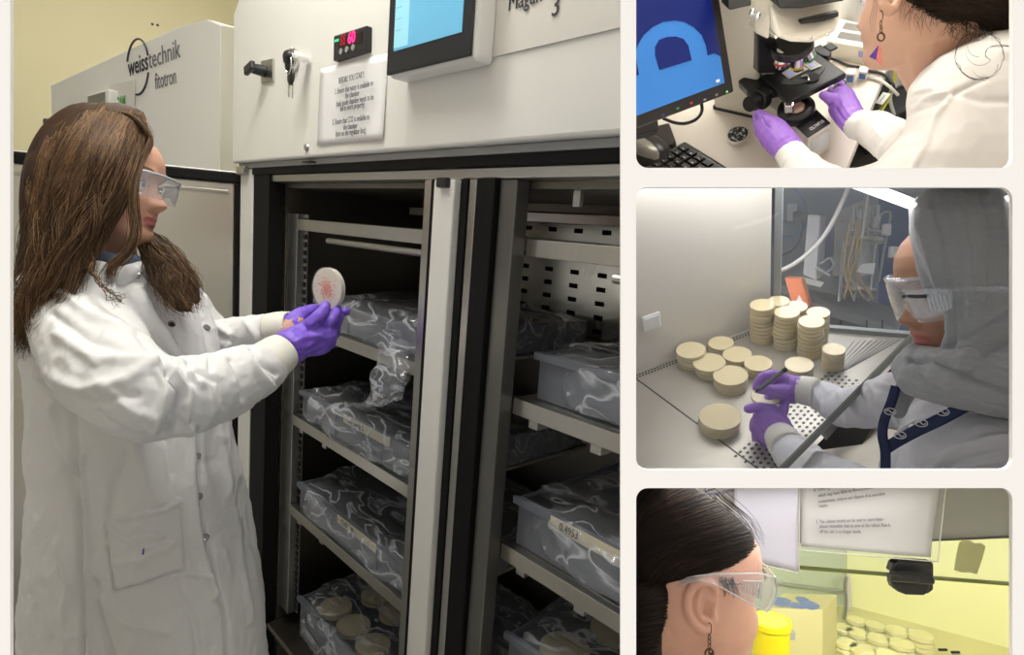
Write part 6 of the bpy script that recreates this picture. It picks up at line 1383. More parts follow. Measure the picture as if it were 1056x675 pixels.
S3 = [([(945,225),(958,262),(968,300),(972,340)], 3, 0.004), ([(962,205),(975,250),(983,300),(984,350)], 4, -0.004), ([(985,200),(1000,255),(1000,320)], 5, 0.005), ([(1010,195),(1022,250),(1018,310)], 4, -0.003), ([(1030,200),(1040,260)], 4, 0.004),
  ([(1044,330),(1015,345),(990,372),(978,395)], 5, 0.007), ([(1044,350),(1020,362),(1000,385)], 4, -0.006), ([(978,360),(1000,345),(1044,318)], 4, -0.004), ([(940,375),(960,372),(985,382),(1044,405)], 3, -0.007), ([(930,392),(955,402),(990,405),(1044,418)], 3, 0.004),
  ([(935,370),(950,385),(975,392),(1020,398)], 3, 0.005), ([(955,365),(975,372),(1010,372)], 3, 0.005), ([(990,355),(1010,370),(1044,385)], 4, 0.004)]
bake(q, 'head_scarf', 'scarf_grey', w3, vox=0.003, sm=5, fn=[folds(S3, 0.0022, 14.0, (1.6, 1, 0.5)), folds([], 0.0006, 50.0)], cut=CUT3)
q = MB()
q.chain([(P(1010, 440, 0.97), 0.10), (P(1080, 440, 0.92), 0.12)], 20); q.chain([(P(965, 440, 0.95), 0.045), (P(950, 500, 0.95), 0.06), (P(970, 560, 0.95), 0.1)], 20); q.ell(P(1010, 500, 0.93), 0.13, 0.14, 0.11, seg=30)
q.ell(P(1025, 470, 0.86), 0.11, 0.08, 0.07, seg=30)
q.chain([(P(975, 425, 0.97), 0.05), (P(925, 412, 1.02), 0.046), (P(893, 418, 1.09), 0.040), (P(868, 421, 1.14), 0.034), (P(852, 410, 1.18), 0.030), (P(840, 405, 1.20), 0.026)], 18)
q.chain([(P(1035, 500, 0.84), 0.08), (P(945, 560, 0.84), 0.06), (P(866, 505, 0.98), 0.050), (P(838, 486, 1.07), 0.042), (P(816, 466, 1.14), 0.036), (P(808, 456, 1.17), 0.030)], 18)
C3 = [([(880,395),(890,415),(895,438)], 3, -0.006), ([(895,390),(905,412),(908,436)], 3, 0.005), ([(866,405),(874,425),(872,440)], 3, 0.004), ([(960,484),(985,462),(1020,452),(1044,450)], 4, 0.006), ([(975,484),(1000,472),(1044,462)], 3, -0.006), ([(985,484),(1010,478),(1044,474)], 3, 0.005),
  ([(845,452),(838,465),(826,480)], 2.5, -0.005), ([(855,460),(850,472),(848,484)], 2.5, 0.005), ([(918,430),(925,450),(920,484)], 2.2, -0.006), ([(940,440),(960,430),(1000,418)], 3, 0.004), ([(948,395),(925,402),(905,396)], 3, 0.004), ([(840,390),(848,404),(846,420)], 3, -0.004), ([(836,392),(842,405),(850,425)], 2, 0.004)]
mat('coat_cool', (0.78, 0.78, 0.83), 0.85, bump=0.08, bscale=900, sheen=0.1)
bake(q, 'lab_coat', 'coat_cool', w3, vox=0.003, sm=4, fn=[folds(C3, 0.0028, 17.0)], cut=CUT3)
cuff(w3, P(843, 405, 1.185), P(823, 401, 1.215), 0.027, 0.026); cuff(w3, P(812, 460, 1.14), P(803, 448, 1.18), 0.030, 0.027)
# gloves
q = MB()
q.chain([(P(824, 401, 1.21), 0.026), (P(816, 400, 1.22), 0.027), (P(808, 397, 1.225), 0.026)]); q.chain([(P(816, 406, 1.22), 0.020), (P(808, 403, 1.225), 0.019)])
q.chain([(P(806, 390, 1.21), 0.014), (P(797, 386, 1.21), 0.0105), (P(789, 387, 1.205), 0.0095), (P(783, 392, 1.205), 0.009), (P(780, 399, 1.205), 0.0078)])
q.chain([(P(808, 402, 1.20), 0.014), (P(797, 402, 1.195), 0.0105), (P(789, 402, 1.195), 0.0098), (P(783, 401.5, 1.20), 0.0085)])
q.chain([(P(804, 405, 1.22), 0.012), (P(797, 407, 1.225), 0.0095), (P(792, 410, 1.225), 0.008)]); q.chain([(P(808, 408, 1.22), 0.012), (P(802, 411, 1.225), 0.0095), (P(799, 414, 1.225), 0.0078)])
bake(q, 'glove', 'glove_violet', w3, vox=0.0019, sm=2, fn=folds([([(822,390),(820,402),(822,412)], 1, -0.002), ([(812,404),(816,396),(818,390)], 1, 0.0015), ([(803,396),(808,393),(812,392)], 1, -.0015)], 0.0008, 50))
q = MB()
q.chain([(P(806, 450, 1.18), 0.028), (P(799, 441, 1.20), 0.033), (P(792, 434, 1.21), 0.031)]); q.chain([(P(794, 448, 1.20), 0.022), (P(785, 440, 1.21), 0.02)])
q.chain([(P(796, 424, 1.205), 0.015), (P(786, 420.5, 1.205), 0.0115), (P(778, 420, 1.205), 0.0105), (P(771.5, 421.5, 1.205), 0.009)])
q.chain([(P(802, 432, 1.205), 0.015), (P(807, 423, 1.21), 0.0115), (P(809.5, 416, 1.215), 0.009)])
q.chain([(P(787, 432, 1.22), 0.013), (P(779, 434, 1.225), 0.0105), (P(777, 441, 1.225), 0.009)]); q.chain([(P(787, 440, 1.22), 0.013), (P(780, 445, 1.225), 0.010), (P(780, 451, 1.22), 0.0088)]); q.chain([(P(792, 448, 1.21), 0.013), (P(786, 453, 1.22), 0.0095), (P(789, 457, 1.215), 0.008)])
bake(q, 'glove', 'glove_violet', w3, vox=0.0019, sm=2, fn=folds([([(790,430),(800,430),(812,434)], 1, 0.0015), ([(786,436),(794,448)], .9, -0.0018), ([(790,434),(799,446)], .9, -0.0018)], 0.0008, 50))
pn = thing('marker_pen', 'black and grey marker pen held in the gloved right hand', 'pen', WORLD)
a, b = P(778.5, 404.5, 1.19), P(811, 380, 1.18); u = (b - a)
mat('pen_grey', (0.12, 0.12, 0.13), 0.35)
MB().cyl(a + u * 0.12, a + u * 0.88, 0.0042).build('barrel', 'pen_grey', pn, bevel=0.0005); MB().cyl(a, a + u * 0.12, 0.0008, 0.0036).build('tip', 'black_plastic', pn); MB().cyl(a + u * 0.88, b, 0.0047).build('cap', 'black_plastic', pn, bevel=0.001)
# glasses
glasses3 = safety_glasses(w3, H3, K3 * 1.0, z=0.0, frame='lens_plastic', fx=0.102, up=0.030, dn=0.038)
def scr(x, y, d): return P(x, y, d)
q = MB()
sh = [(932, 301, 0.795), (958, 297, 0.785), (982, 299, 0.775), (982, 318, 0.775), (960, 327, 0.785), (944, 328, 0.795)]
a = [P(*p) for p in sh]; q.hexa(a, [p + p.normalized() * 0.002 for p in a]); q.build('side_shield', 'lens_plastic', glasses3, smooth=False)
mat('lens_ridge', (0.6, 0.65, 0.7), 0.2)
for i in range(6): MB().cyl(P(956 + i * 4.4, 304, 0.783 - i * .0015), P(961 + i * 4.0, 322 - i * 1.0, 0.783 - i * .0015), 0.0010, seg=6).build('vent_ridge', 'lens_ridge', glasses3)
MB().tube([P(930, 302, 0.80), P(955, 301.5, 0.785), P(980, 299, 0.772), P(1010, 297, 0.768), P(1046, 299, 0.775)], [0.0038, 0.0045, 0.003, 0.0035, 0.004], seg=8, sub=6).build('temple', 'clear_plastic', glasses3)
MB().tube([P(931, 304.5, 0.80), P(945, 305.5, 0.79), P(957, 305, 0.784)], 0.0026, seg=8, sub=4).build('hinge_bar', 'black_plastic', glasses3)
# lanyard
mat('navy_strap', (0.012, 0.022, 0.085), 0.6)
ln = thing('lanyard', 'navy blue lanyard with white emblems over the white coat', 'lanyard', WORLD)
def ribbon(pts, wd, m, parent, name='strap'):
    c = catmull([P(*p) for p in pts], 6); q = MB()
    def fn(a, b):
        x = b * (len(c) - 1); i = min(int(x), len(c) - 2); p = c[i].lerp(c[i+1], x - i); t = (c[i+1] - c[i]).normalized(); s_ = t.cross(p.normalized()).normalized(); return p + s_ * wd * (a - 0.5)
    q.grid(fn, 3, 30); return q.build(name, m, parent, solid=0.0012)
ribbon([(1012, 407, 0.800), (992, 420, 0.805), (968, 433, 0.815), (945, 444, 0.835), (925, 455, 0.86), (914, 462, 0.875)], 0.016, 'navy_strap', ln)
ribbon([(924, 398, 0.885), (919, 415, 0.885), (912, 433, 0.885), (910, 448, 0.875), (913, 466, 0.87), (913, 488, 0.87)], 0.013, 'navy_strap', ln)
for (x, y, d) in ((972, 424.5, 0.801), (950, 436, 0.822), (928, 448.5, 0.848), (918, 424, 0.878)):
    c = P(x, y, d); n = -c.normalized(); M_ = n.to_track_quat('Z', 'Y').to_matrix()
    q = MB(); q.tube([c + M_ @ Vector((0.0072 * math.cos(t), 0.0048 * math.sin(t), 0)) for t in [i * math.pi / 10 for i in range(21)]], 0.0006, seg=5)
    q.tube([c + M_ @ Vector((-0.005 + 0.01 * i / 8, 0.002 * math.sin(i * 0.8), 0)) for i in range(9)], 0.0007, seg=5); q.build('emblem', 'white_plastic', ln)
lp = MB().hexa([P(920, 447, 0.87), P(932, 440, 0.855), P(944, 432, 0.85), P(940, 452, 0.85)], [P(920, 447, 0.874), P(932, 440, 0.859), P(944, 432, 0.854), P(940, 452, 0.854)]); lp.build('collar_flap', 'coat_cool', w3, smooth=False, bevel=0.001)
c = P(940.5, 440, 0.842); MB().cyl(c, c - c.normalized() * 0.002, 0.004, seg=14).build('snap_button', 'chrome', w3)
# sliding front glass with its bottom rail
sg = thing('sash_window', 'slanted clear glass front of the hood with grey green lower edge', 'glass sash', WORLD)
film('sash_glass', (0.8, 0.85, 0.88), glossy=0.004, white=0.04, crease=0, rough=0.02)
G0, G1 = P(790, 494, 1.00), P(962, 322, 1.13)
pts = [G0, G1, P(985, 188, 1.27), P(800, 188, 1.12), P(720, 188, 1.06)]
n = (G1 - G0).cross(P(760, 188, 0.95) - G0).normalized()
def onp(x, y): r_ = ray(x, y); return r_ * (n.dot(G0) / n.dot(r_))
pts = [onp(795, 488.9), onp(962, 322), onp(985, 188), onp(653.5, 188), onp(653.5, 488.9)]
MB().hexa(pts, [p + p.normalized() * 0.004 for p in pts]).build('pane', 'sash_glass', sg, smooth=False)
mat('rail_green', (0.30, 0.33, 0.31), 0.3, 0.3)
a, b = onp(799, 484.5), onp(943, 342)
pa = [onp(796, 488.5), onp(942, 340.5), onp(948, 345), onp(807, 488.5)]; MB().hexa([p * 0.99 for p in pa], [p * 1.012 for p in pa]).build('bottom_rail', 'rail_green', sg, smooth=False, bevel=0.0015)
pa = [onp(797.2, 488.5), onp(943, 340.8), onp(943.8, 341.7), onp(799, 488.5)]; MB().hexa([p * 0.986 for p in pa], [p * 0.989 for p in pa]).build('rail_highlight', 'stainless_bright', sg, smooth=False)
# hood sill beyond the rail
si = thing('hood_sill', 'dark steel front sill of the hood under the glass edge', 'sill', WORLD)
pa = [(812, 489, 1.17), (948, 353, 1.25), (958, 360, 1.25), (905, 430, 1.2), (872, 489, 1.15)]
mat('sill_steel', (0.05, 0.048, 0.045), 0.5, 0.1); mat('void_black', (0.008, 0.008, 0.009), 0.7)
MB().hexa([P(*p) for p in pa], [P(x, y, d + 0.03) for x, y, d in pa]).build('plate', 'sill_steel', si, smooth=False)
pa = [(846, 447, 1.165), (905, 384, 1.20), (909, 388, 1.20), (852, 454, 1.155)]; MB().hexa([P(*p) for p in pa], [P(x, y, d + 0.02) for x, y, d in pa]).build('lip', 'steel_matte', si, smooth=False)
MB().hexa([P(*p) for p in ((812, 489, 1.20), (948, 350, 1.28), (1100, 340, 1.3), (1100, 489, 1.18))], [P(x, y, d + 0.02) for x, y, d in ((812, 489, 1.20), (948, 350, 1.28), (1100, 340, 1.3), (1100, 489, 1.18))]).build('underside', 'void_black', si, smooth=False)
# ================================================================== BOTTOM RIGHT COMPARTMENT: the yellow lit cabinet
def clip4(mb, fr=WORLD): clipx(mb, fr, 652.6, 'right'); clipy(mb, fr, 498, 'below'); return mb
F4 = Fr((0, 0, -1.09), (0, 0, 1), (1, 0, 0))
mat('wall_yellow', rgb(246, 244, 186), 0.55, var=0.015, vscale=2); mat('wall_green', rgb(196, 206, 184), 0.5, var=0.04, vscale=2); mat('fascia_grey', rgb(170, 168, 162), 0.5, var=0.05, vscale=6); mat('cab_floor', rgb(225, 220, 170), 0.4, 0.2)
q = MB().box(0.2, 2.6, 1.0, 2.6, -0.02, 0); 
clipx(q, F4, 652.6, 'right'); q.build('floor_cabinet', 'cab_floor', fr=F4, smooth=False)['kind'] = 'structure'
def pan4(name, m, pts, t, parent=None, bevel=0.0, kind=None, clip=True):
    a = [P(*p) for p in pts]; q = MB().hexa(a, [p + Vector((0, t, 0)) for p in a])
    if clip: clip4(q)
    o = q.build(name, m, parent, smooth=False, bevel=bevel)
    if kind: o['kind'] = kind
    return o
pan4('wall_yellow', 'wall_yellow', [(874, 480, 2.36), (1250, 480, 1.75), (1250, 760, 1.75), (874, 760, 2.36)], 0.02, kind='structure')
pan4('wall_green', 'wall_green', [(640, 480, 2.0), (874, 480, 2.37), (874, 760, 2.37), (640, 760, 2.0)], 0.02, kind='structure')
pan4('trim_corner', 'laminate', [(873, 590, 2.33), (877, 590, 2.33), (879, 640, 2.33), (875, 640, 2.33)], 0.01, kind='structure')
pan4('trim_ledge', 'post_grey', [(800, 600, 2.2), (872, 609, 2.3), (872, 611, 2.3), (800, 602, 2.2)], 0.01, kind='structure')
pan4('wall_fascia', 'fascia_grey', [(640, 470, 1.12), (1250, 470, 1.12), (1250, 547, 1.12), (1044, 553, 1.12), (962, 556.5, 1.12), (826, 559, 1.12), (640, 563, 1.12)], 0.03, kind='structure')
pan4('trim_fascia', 'ink', [(826, 559, 1.115), (962, 556.5, 1.115), (1044, 553, 1.115), (1250, 547, 1.115), (1250, 548.5, 1.115), (1044, 554.5, 1.115), (962, 558, 1.115), (826, 560.5, 1.115)], 0.03, kind='structure')
q = MB()
for i in range(8):
    for j in range(2): a = P(966 + i * 13 + j * 3, 669 + i * 2.6 + j * 5, 2.02); q.box(a.x, a.x + 0.028, a.y - 0.012, a.y - 0.006, a.z, a.z + 0.006)
o = q.build('vent_slots', 'ink', smooth=False); tag(o, 'row of dark vent slots at the foot of the yellow wall', 'vent')
# glass sash
s4 = thing('sash_window', 'clear cabinet glass with thin bottom edge running behind the black clip', 'glass sash', WORLD)
film('sash_glass_yellow', (0.9, 0.92, 0.8), glossy=0.015, white=0.03, crease=0, rough=0.03)
pan4('pane', 'sash_glass_yellow', [(640, 500, 1.08), (1200, 500, 1.08), (1200, 615, 1.08), (1044, 603, 1.08), (826, 586, 1.08), (640, 572, 1.08)], 0.005, s4)
mat('glass_edge', rgb(120, 125, 70), 0.8, spec=0.1)
pan4('glass_edge', 'glass_edge', [(640, 571, 1.075), (826, 585.3, 1.075), (1044, 602.3, 1.075), (1200, 614.3, 1.075), (1200, 616, 1.075), (1044, 604, 1.075), (826, 587, 1.075), (640, 573, 1.075)], 0.012, s4)
# paper sheets
def paper4(label, pts, d, m, lines=(), sleeve=None, fold=0.003):
    o = thing('paper_sheet', label, 'paper', WORLD)
    A = [P(x, y, d) for x, y in pts]
    def fn(a, b): p = A[0].lerp(A[1], a).lerp(A[3].lerp(A[2], a), b); return p + Vector((0, fold * (math.sin(a * 4 + b * 2) + 0.6 * math.sin(b * 7 + a * 3)), 0))
    q = MB().grid(fn, 16, 16); clip4(q); q.build('sheet', m, o, solid=0.0005)
    if sleeve:
        S_ = [P(x, y, d - 0.006) for x, y in sleeve]; q = MB().hexa(S_, [p + Vector((0, 0.0006, 0)) for p in S_]); clip4(q); q.build('clear_sleeve', 'sleeve_film', o, smooth=False)
        for a, b in zip(S_[1:3], S_[2:4]): q = MB(); q.tube([a.lerp(b, i / 12) for i in range(13)], 0.0011, seg=6); clip4(q); q.build('sleeve_seam', 'sleeve_seam', o)
    return o
film('sleeve_film', (0.9, 0.9, 0.9), glossy=0.02, white=0.04, crease=0, rough=0.1); mat('sleeve_seam', (0.55, 0.55, 0.48), 0.3)
mat('paper_lilac', rgb(212, 208, 218), 0.8, var=0.02); mat('paper_warm', rgb(214, 210, 206), 0.8, var=0.03)
s1 = paper4('blank white sheet hanging beside the dark haired head', [(759, 480), (823.5, 480), (822.5, 589), (757, 572)], 1.04, 'paper_lilac', sleeve=[(756, 480), (825, 480), (824, 591), (755, 574)])
s2 = paper4('printed instruction sheet in clear sleeve above the black clip', [(826.5, 480), (969, 480), (959, 574), (827, 564)], 1.045, 'paper_warm', sleeve=[(825, 480), (978, 480), (967, 579), (826, 567)])
def ptext(o, s_, x, y, d, size, m='ink_grey', xs=0.8, rot=0, bold=0.0): text(s_, size, m, o, P(x, y, d), M=Matrix.Rotation(R(-rot), 4, 'Y') @ Matrix.Rotation(R(90), 4, 'X'), xs=xs, bold=bold)
for s_, x, y, rt in (('4. Check grid for items', 839.5, 507, 12), ('which may have fallen in, this is a source of', 844, 512.5, 9), ('contaminant, remove and dispose of as autoclave', 844, 518.5, 7), ('waste.', 844.5, 523, 5), ('5. The cabinet should not be used to store items \u2013', 841.5, 539.5, 2.5), ('please remember that as soon as the cabinet flow is', 845, 544, 1), ('off the unit is no longer sterile.', 845, 549.5, 0)):
    ptext(s2, s_, x, y, 1.034, 0.0088, xs=0.66 if len(s_) > 30 else 0.72, rot=rt)
s3 = paper4('partly hidden sheet with blue print behind the head', [(700, 480), (757, 480), (760, 530), (700, 530)], 1.06, 'paper_warm')
ptext(s3, 'Proper Instruct', 731, 512, 1.05, 0.010, 'ink_blue', 0.8, 12)
q = MB(); a = [P(*p) for p in ((726.5, 500, 1.05), (727.5, 507, 1.05), (737, 503.5, 1.05))]; q.tube(a, 0.001, seg=4); q.build('blue_frame', 'ink_blue', s3)
# tape piece
tp = thing('masking_tape', 'torn piece of beige tape stuck on the yellow wall glass', 'tape', WORLD)
mat('tape_beige', rgb(196, 190, 130), 0.8, var=0.12, vscale=90)
pan4('strip', 'tape_beige', [(984, 587.5), (986.5, 572), (989.5, 558.8), (993, 556.8), (1000, 556.8), (1006, 560), (1012, 559.5), (1016.5, 563), (1013, 576), (1007.5, 591.8), (1000, 590), (992, 590)] and [(x, y, 1.10) for x, y in ((984, 587.5), (986.5, 572), (989.5, 558.8), (993, 557.2), (1000, 557), (1006, 560), (1012, 559.8), (1016.5, 563), (1013, 576), (1007.5, 591.8), (1000, 590), (992, 590))], 0.001, tp)
# clip
cp = thing('black_clip', 'black plastic hinged clip hanging on the glass edge under the sheet', 'clip', WORLD)
pan4('upper_jaw', 'black_plastic', [(x, y, 1.045) for x, y in ((919, 590), (922, 581), (927.5, 577.5), (945, 578.5), (961, 579.5), (963.5, 581), (961.5, 592))], 0.018, cp, bevel=0.003)
pan4('lower_jaw', 'black_plastic', [(x, y, 1.045) for x, y in ((919.5, 600), (922, 606.5), (927, 610.5), (935, 613.5), (953, 614), (957, 611.5), (960.5, 602))], 0.018, cp, bevel=0.003)
pan4('clip_body', 'black_plastic', [(x, y, 1.055) for x, y in ((924, 586), (961, 586), (963, 583), (962.5, 608), (957, 612), (924, 606))], 0.02, cp, bevel=0.002)
a, b = P(916.8, 594.5, 1.026), P(961, 598, 1.026)
MB().cyl(a, b, 0.0072, seg=24).build('hinge_barrel', 'black_plastic', cp, bevel=0.001); MB().cyl(b, b + (b - a).normalized() * 0.001, 0.0062, seg=20).build('barrel_cap', 'grey_plastic', cp)
for t in (0.2, 0.62): c = a.lerp(b, t); MB().cyl(c, c + (b - a).normalized() * 0.0015, 0.0077, seg=24).build('barrel_ring', 'dark_plastic', cp)
# carton
ct = thing('cardboard_carton', 'pale cardboard carton with blue printed top behind the yellow tub', 'carton', WORLD)
zt_ = P(848.5, 628, 1.85).z
A_ = [P(790, 626.5, 1.87), P(848.5, 628, 1.85)]
def onz(x, y, z): r_ = ray(x, y); return r_ * (z / r_.z)
T = [onz(788, 627, zt_), onz(848.5, 628, zt_), onz(863, 613, zt_), onz(808, 611, zt_)]
mat('carton_beige', rgb(196, 188, 138), 0.75, var=0.04)
MB().hexa(T, [Vector((p.x, p.y, -1.088)) for p in T]).build('box', 'carton_beige', ct, smooth=False, bevel=0.003)
q = MB(); rn = random.Random(9)
mat('print_blue', rgb(120, 135, 170), 0.7)
for i in range(16):
    u_, v_ = 0.1 + 0.75 * rn.random(), 0.12 + 0.5 * rn.random(); c = T[0].lerp(T[1], u_).lerp(T[3].lerp(T[2], u_), v_); q.lathe([(0, 0.0), (0.012 + 0.016 * rn.random(), 0.0), (0.01, 0.001), (0, 0.001)], 7, c + Vector((0, 0, 0.0004 + i * 0.0003)))
o = q.build('blue_print', 'print_blue', ct, smooth=False); o['kind'] = 'stuff'
# yellow tub
tb_ = thing('yellow_tub', 'bright yellow plastic tub with lid in front of the carton', 'tub', WORLD)
mat('tub_yellow', rgb(214, 194, 14), 0.45); mat('tub_lid', rgb(205, 195, 80), 0.4, var=0.04)
c = P(795, 640, 1.55); r_ = 19 / 620 * 1.55
MB().lathe([(0, -0.20), (r_ * 0.86, -0.20), (r_ * 0.97, -0.004), (0, -0.004)], 40, c).build('body', 'tub_yellow', tb_)
MB().lathe([(0, 0.0), (r_ * 1.0, -0.012), (r_ * 1.04, -0.012), (r_ * 1.04, 0.003), (r_ * 0.95, 0.006), (r_ * 0.9, 0.003), (0, 0.003)], 40, c).build('lid', 'tub_yellow', tb_, bevel=0.001); MB().lathe([(0, 0.0035), (r_ * 0.86, 0.0035), (r_ * 0.86, 0.0042), (0, 0.0045)], 36, c).build('lid_label', 'tub_lid', tb_)
sb = thing('grey_block', 'small grey plastic block between yellow tub and carton', 'block', WORLD); pan4('body', 'grey_plastic', [(x, y, 1.7) for x, y in ((811, 651), (820.5, 651.5), (820.5, 660), (811, 660))], 0.02, sb, bevel=0.002)
hose('hanging_cable', 'grey cable hanging in the corner of the yellow cabinet', 'cable', [(873, 594, 2.25), (871.5, 606, 2.25), (872.5, 620, 2.25), (870.5, 638, 2.25), (871, 650, 2.25)], 0.006, 'steel_matte')
# dish stacks
mat('agar_lemon', (0.86, 0.79, 0.36), 0.45, var=0.04, vscale=20)
st4 = [(883, 637, 20.5, 'furthest stack at the back of the yellow cabinet'), (903, 642.5, 22, 'second back stack from the carton'), (868, 645, 22, 'back stack nearest the carton'), (925, 648, 25, 'back stack beside the tall right hand stack'), (949, 653, 28, 'stack against the vent slots'),
    (854, 653, 22.5, 'stack in front of the carton corner'), (884, 650, 23, 'stack in the middle of the second row'), (905, 656, 25, 'stack right of centre in the second row'), (872, 660, 24, 'stack left of centre in the third row'), (929, 661, 28, 'wide stack in front of the vent slots stack'), (889, 667, 27, 'nearest stack in the centre'), (828, 664, 25, 'stack alone beside the yellow tub'), (915, 673, 28, 'foremost wide stack at the very bottom')]
for x, y, wd, where in st4:
    n = 5; zt4 = 0.078; p = onz(x, y, -1.09 + zt4); d = p.y; r = wd / 2 / F * d * 0.90; b = Vector((p.x, p.y, 0))
    for k in range(n):
        lev = n - 1 - k; nm = ordn[lev] if lev else 'topmost'
        if k == 0: nm = 'bottom'
        j = Vector((rn.gauss(0, r * 0.03), rn.gauss(0, r * 0.03), 0))
        stack_dish(F4, b + Vector((0, 0, zt4 * k / n)) + j, r, zt4 / n * 0.96, 'agar_lemon', '%s dish of the %s' % (nm, where), 'petri dishes in the yellow cabinet')
for (x, y, dx, dy) in ((929, 661, 9, -6), (915, 673, -10, 5), (884, 650, 8, 3)):
    pass
# ---- person
CUT4 = [('x', 653, 'right'), ('y', 498, 'below')]
w4 = thing('person', 'person with dark tied back hair, clear safety glasses and chain earring, seen from behind', 'person', WORLD)
K4 = 1.07; H4 = frame_matrix(P(712, 607, 0.86), (0.93, 0.36, -0.06), (0.03, 0.05, 1))
q = MB(); head_shape(q, H4, K4, ears=False, nose=0.9)
q.chain([(H4 @ Vector((-0.015, 0, -0.06)), 0.066), (P(700, 690, 0.885), 0.062), (P(690, 760, 0.90), 0.075)]); q.chain([(H4 @ Vector((-0.06, 0, -0.02)), 0.06), (P(680, 680, 0.90), 0.06)])
E_ = lambda x, y, o=0.0: P(x, y, 0.772 + o)
q.chain([(E_(737, 612, .008), 0.0042), (E_(737, 605, .003), 0.0048), (E_(731, 600), 0.0052), (E_(722, 600, -.002), 0.0055), (E_(714, 605, -.003), 0.0056), (E_(709, 615, -.003), 0.0056), (E_(708, 626), 0.0054), (E_(711, 636), 0.0053), (E_(717, 644, .002), 0.0055), (E_(725, 650, .003), 0.0066), (E_(731, 649, .005), 0.0062)], 16)
q.chain([(E_(722, 608, .004), 0.0048), (E_(719, 617, .003), 0.0048), (E_(719, 628, .003), 0.0048), (E_(724, 637, .004), 0.0055), (E_(730, 642, .006), 0.006)], 14)
q.chain([(E_(736, 638, .008), 0.005), (E_(735, 628, .008), 0.0042), (E_(738, 618, .010), 0.004)], 14)
q.hexa([E_(711, 602, .012), E_(737, 602, .014), E_(735, 650, .014), E_(713, 642, .012)], [E_(711, 602, .03), E_(745, 602, .04), E_(742, 650, .04), E_(713, 642, .03)])
mat('skin_rosy', (0.72, 0.40, 0.30), 0.5, var=0.10, vscale=45, sss=0.15, bump=0.08, bscale=400)
bake(q, 'body', 'skin_rosy', w4, vox=0.0018, sm=3, fn=lambda V, N: -0.006 * np.exp(-(segdist(np.stack([CX + F * V[:, 0] / V[:, 1], CY - F * V[:, 2] / V[:, 1]], 1), [(729, 624), (729, 632)]) / 4.2) ** 2) * (V[:, 1] < 0.81), cut=CUT4)
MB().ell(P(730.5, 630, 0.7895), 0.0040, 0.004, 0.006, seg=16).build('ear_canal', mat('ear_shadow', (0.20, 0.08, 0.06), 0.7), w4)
eyes(w4, H4, K4, sides=(-1,)) ; hm4 = hairmat('hair_near_black', (0.006, 0.004, 0.0035), (0.05, 0.028, 0.017), rough=0.5); brows(w4, H4, hm4, K4)
q = MB()
loft_slices(q, [(465, 630, 680, 0.86, 0.05), (485, 620, 695, 0.86, 0.072), (497, 615, 708, 0.86, 0.080), (505, 612, 722, 0.86, 0.086), (515, 611, 737, 0.86, 0.090), (533, 615, 760, 0.86, 0.093), (548, 612, 775, 0.86, 0.096), (562, 610, 781, 0.86, 0.096), (575, 610, 777, 0.86, 0.095), (585, 610, 767, 0.86, 0.094), (592, 610, 752, 0.86, 0.092),
    (600, 610, 712, 0.87, 0.090), (612, 610, 704, 0.87, 0.106), (630, 610, 700, 0.87, 0.112), (650, 610, 696, 0.87, 0.114), (672, 612, 690, 0.87, 0.114), (720, 615, 680, 0.87, 0.11)], p=0.8)
hr4 = bake(q, 'hair', hm4, w4, vox=0.004, sm=6, cut=CUT4); rn = random.Random(4); st = []
sfh4 = Surf(hr4)
def back(r_):
    t = r_.random(); y0 = 498 + 94 * t; xr = float(np.interp(y0, [497, 515, 533, 548, 562, 575, 585, 592], [710, 736, 759, 774, 780, 776, 764, 748])); x0 = xr - r_.random() ** 1.5 * 90; y1 = 525 + 110 * t + r_.gauss(0, 4)
    return [(x0, y0), (x0 + (648 - x0) * 0.33, y0 + (y1 - y0) * 0.22 + 1.5), (x0 + (648 - x0) * 0.66, y0 + (y1 - y0) * 0.58), (650, y1)]
def nape(r_):
    t = r_.random(); y0 = 594 + 84 * t; xr = float(np.interp(y0, [592, 600, 612, 630, 650, 680], [740, 708, 697, 689, 682, 673])); x0 = xr - r_.random() * 14
    return [(x0, y0), (x0 - 14, y0 + 3), (x0 - 28, y0 + 10 * (1 - t)), (650, y0 + 14 * (1 - t))]
st += comb(sfh4, 2600, back, 0.0008, seed=8, lift=0.003) + comb(sfh4, 900, nape, 0.0008, seed=9, lift=0.003)
for i in range(26):
    x0, y0 = 735 + rn.gauss(0, 8), 510 + rn.gauss(0, 4); st.append(catmull([P(x0, y0, 0.83), P(x0 + 18, y0 + 14 + rn.gauss(0, 2), 0.83), P(x0 + 34 + rn.gauss(0, 2), y0 + 30, 0.84), P(x0 + 44 + rn.gauss(0, 2), y0 + 50 + rn.gauss(0, 4), 0.85)], 5))
for i in range(40):
    x0, y0 = 684 + rn.gauss(0, 6), 632 + 30 * rn.random(); st.append(catmull([P(x0 - 6, y0, 0.80), P(x0 + 3, y0 + 8, 0.805), P(x0 + rn.gauss(4, 8), y0 + 18 + rn.gauss(0, 4), 0.815)], 5))
for i in range(40):
    x0, y0 = 742 + rn.random() * 14, 594 + rn.random() * 5; st.append(catmull([P(x0, y0, 0.775), P(x0 + rn.gauss(3, 2), y0 + 8, 0.778), P(x0 + rn.gauss(7, 4), y0 + 12 + rn.random() * 8, 0.785)], 4))
curves('hair_strands', hm4, st, 0.00045, hr4, res=0)
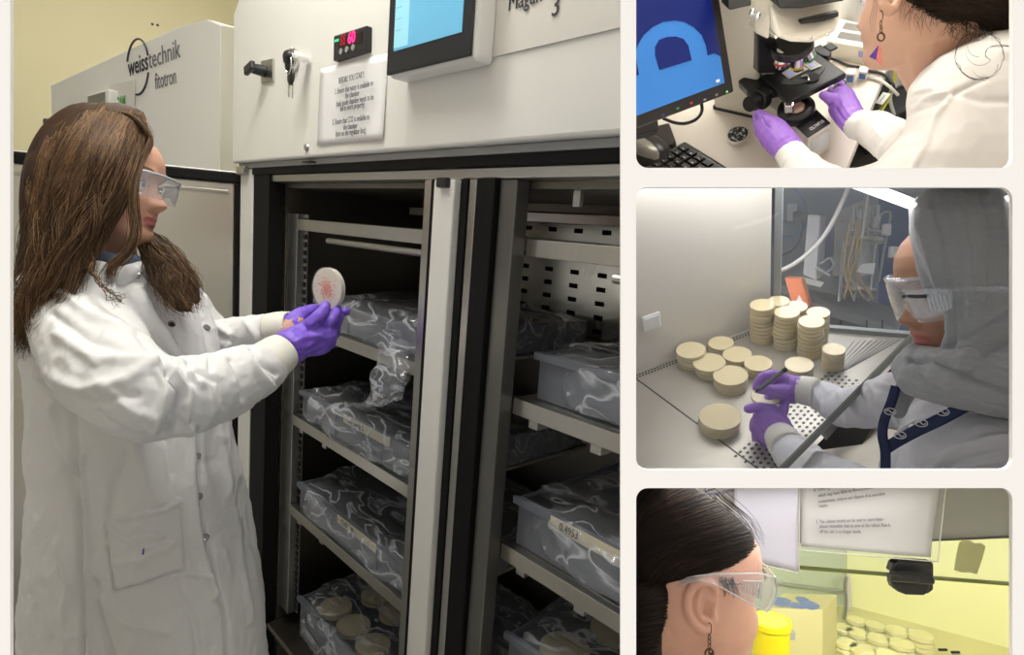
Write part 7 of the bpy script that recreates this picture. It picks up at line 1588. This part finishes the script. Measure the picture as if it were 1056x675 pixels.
# safety glasses
gl = bpy.data.objects.new('safety_glasses', None); COL.objects.link(gl); gl.parent = w4
film('goggle_clear', (0.9, 0.95, 1), glossy=0.03, white=0.08, crease=0, rough=0.05)
mat('goggle_edge', (0.62, 0.64, 0.66), 0.15, coat=1.0)
out_ = [(676, 621, .80), (680, 613, .795), (690, 604, .785), (702, 597.5, .775), (718, 593.5, .765), (740, 591.3, .758), (765, 591, .752), (786, 591.5, .752), (795, 594, .755), (800.5, 600, .765), (800.5, 612, .765), (797, 622, .762), (791, 630.5, .757), (783, 627, .755), (768, 619, .755), (752, 610, .757), (738, 603, .76), (722, 599, .765), (706, 602, .772), (694, 609, .782), (687, 622, .795), (681, 626.5, .80)]
sp = [P(*p) for p in out_]
n_ = len(sp) // 2; up_l = [out_[i] for i in range(0, 11)]; lo_l = [out_[(22 - i) % 22] for i in range(1, 12)]
U_, L_ = catmull([P(*p) for p in up_l], 3), catmull([P(*p) for p in lo_l], 3)
def gfn(a, b):
    def s_(g): x = a * (len(g) - 1); i = min(int(x), len(g) - 2); return g[i].lerp(g[i+1], x - i)
    p = s_(U_).lerp(s_(L_), b); return p + Vector((0, -0.003 * math.sin(b * math.pi), 0))
MB().grid(gfn, 50, 6).build('temple', 'goggle_clear', gl, solid=0.0018)
MB().tube(catmull(sp + [sp[0]], 3), 0.00075, seg=6).build('rim', 'goggle_edge', gl)
def lfn(a, b): # front lens wrapping to the far side
    c = P(799, 594 + 34 * b - 3 * a, 0.762); return c + Vector((0.012 * math.sin(a * 2.2) - 0.055 * a * a, 0.16 * a, 0)) * 1.0 + Vector((-0.012 * b * b, 0, 0))
MB().grid(lfn, 16, 8).build('lens', 'goggle_clear', gl, solid=0.002)
MB().tube([P(799, 594, .76), P(801.5, 604, .762), P(800, 615, .762), P(796, 624, .76), P(790.5, 631, .757)], 0.0013, seg=8, sub=5).build('lens_edge', 'goggle_edge', gl)
for i in range(6): MB().cyl(P(768.5 + i * 3.2, 599.5, 0.7495), P(767.0 + i * 3.2, 612 + i * 0.9, 0.7495), 0.0009, seg=6).build('vent_ridge', 'goggle_edge', gl)
MB().tube([P(*p) for p in ((766.5, 598.5, .749), (787, 599, .749), (784.5, 618, .749), (765, 610.5, .749), (766.5, 598.5, .749))], 0.0006, seg=5).build('vent_frame', 'goggle_edge', gl)
text('SAFETY', 0.0036, 'ink_blue', gl, P(751, 604, 0.7545), xs=1.0) if False else MB().tube([P(750 + i * 2.2, 601.5 + (i % 2) * 0.8, 0.7515) for i in range(8)], 0.0005, seg=5).build('blue_marking', 'ink_blue', gl)
e4 = earring(w4, P(731.5, 651, 0.766), 0.95)
q = MB()
for i in range(4): c = P(733 + i * 0.8, 672 + i * 5, 0.766); q.tube([c + Vector((0.0025 * math.cos(t), 0.0025 * math.sin(t) * (i % 2), 0.0035 * math.sin(t))) for t in [j * math.pi / 5 for j in range(11)]], 0.0012, seg=6)
q.build('hook_chain', 'bronze', e4)
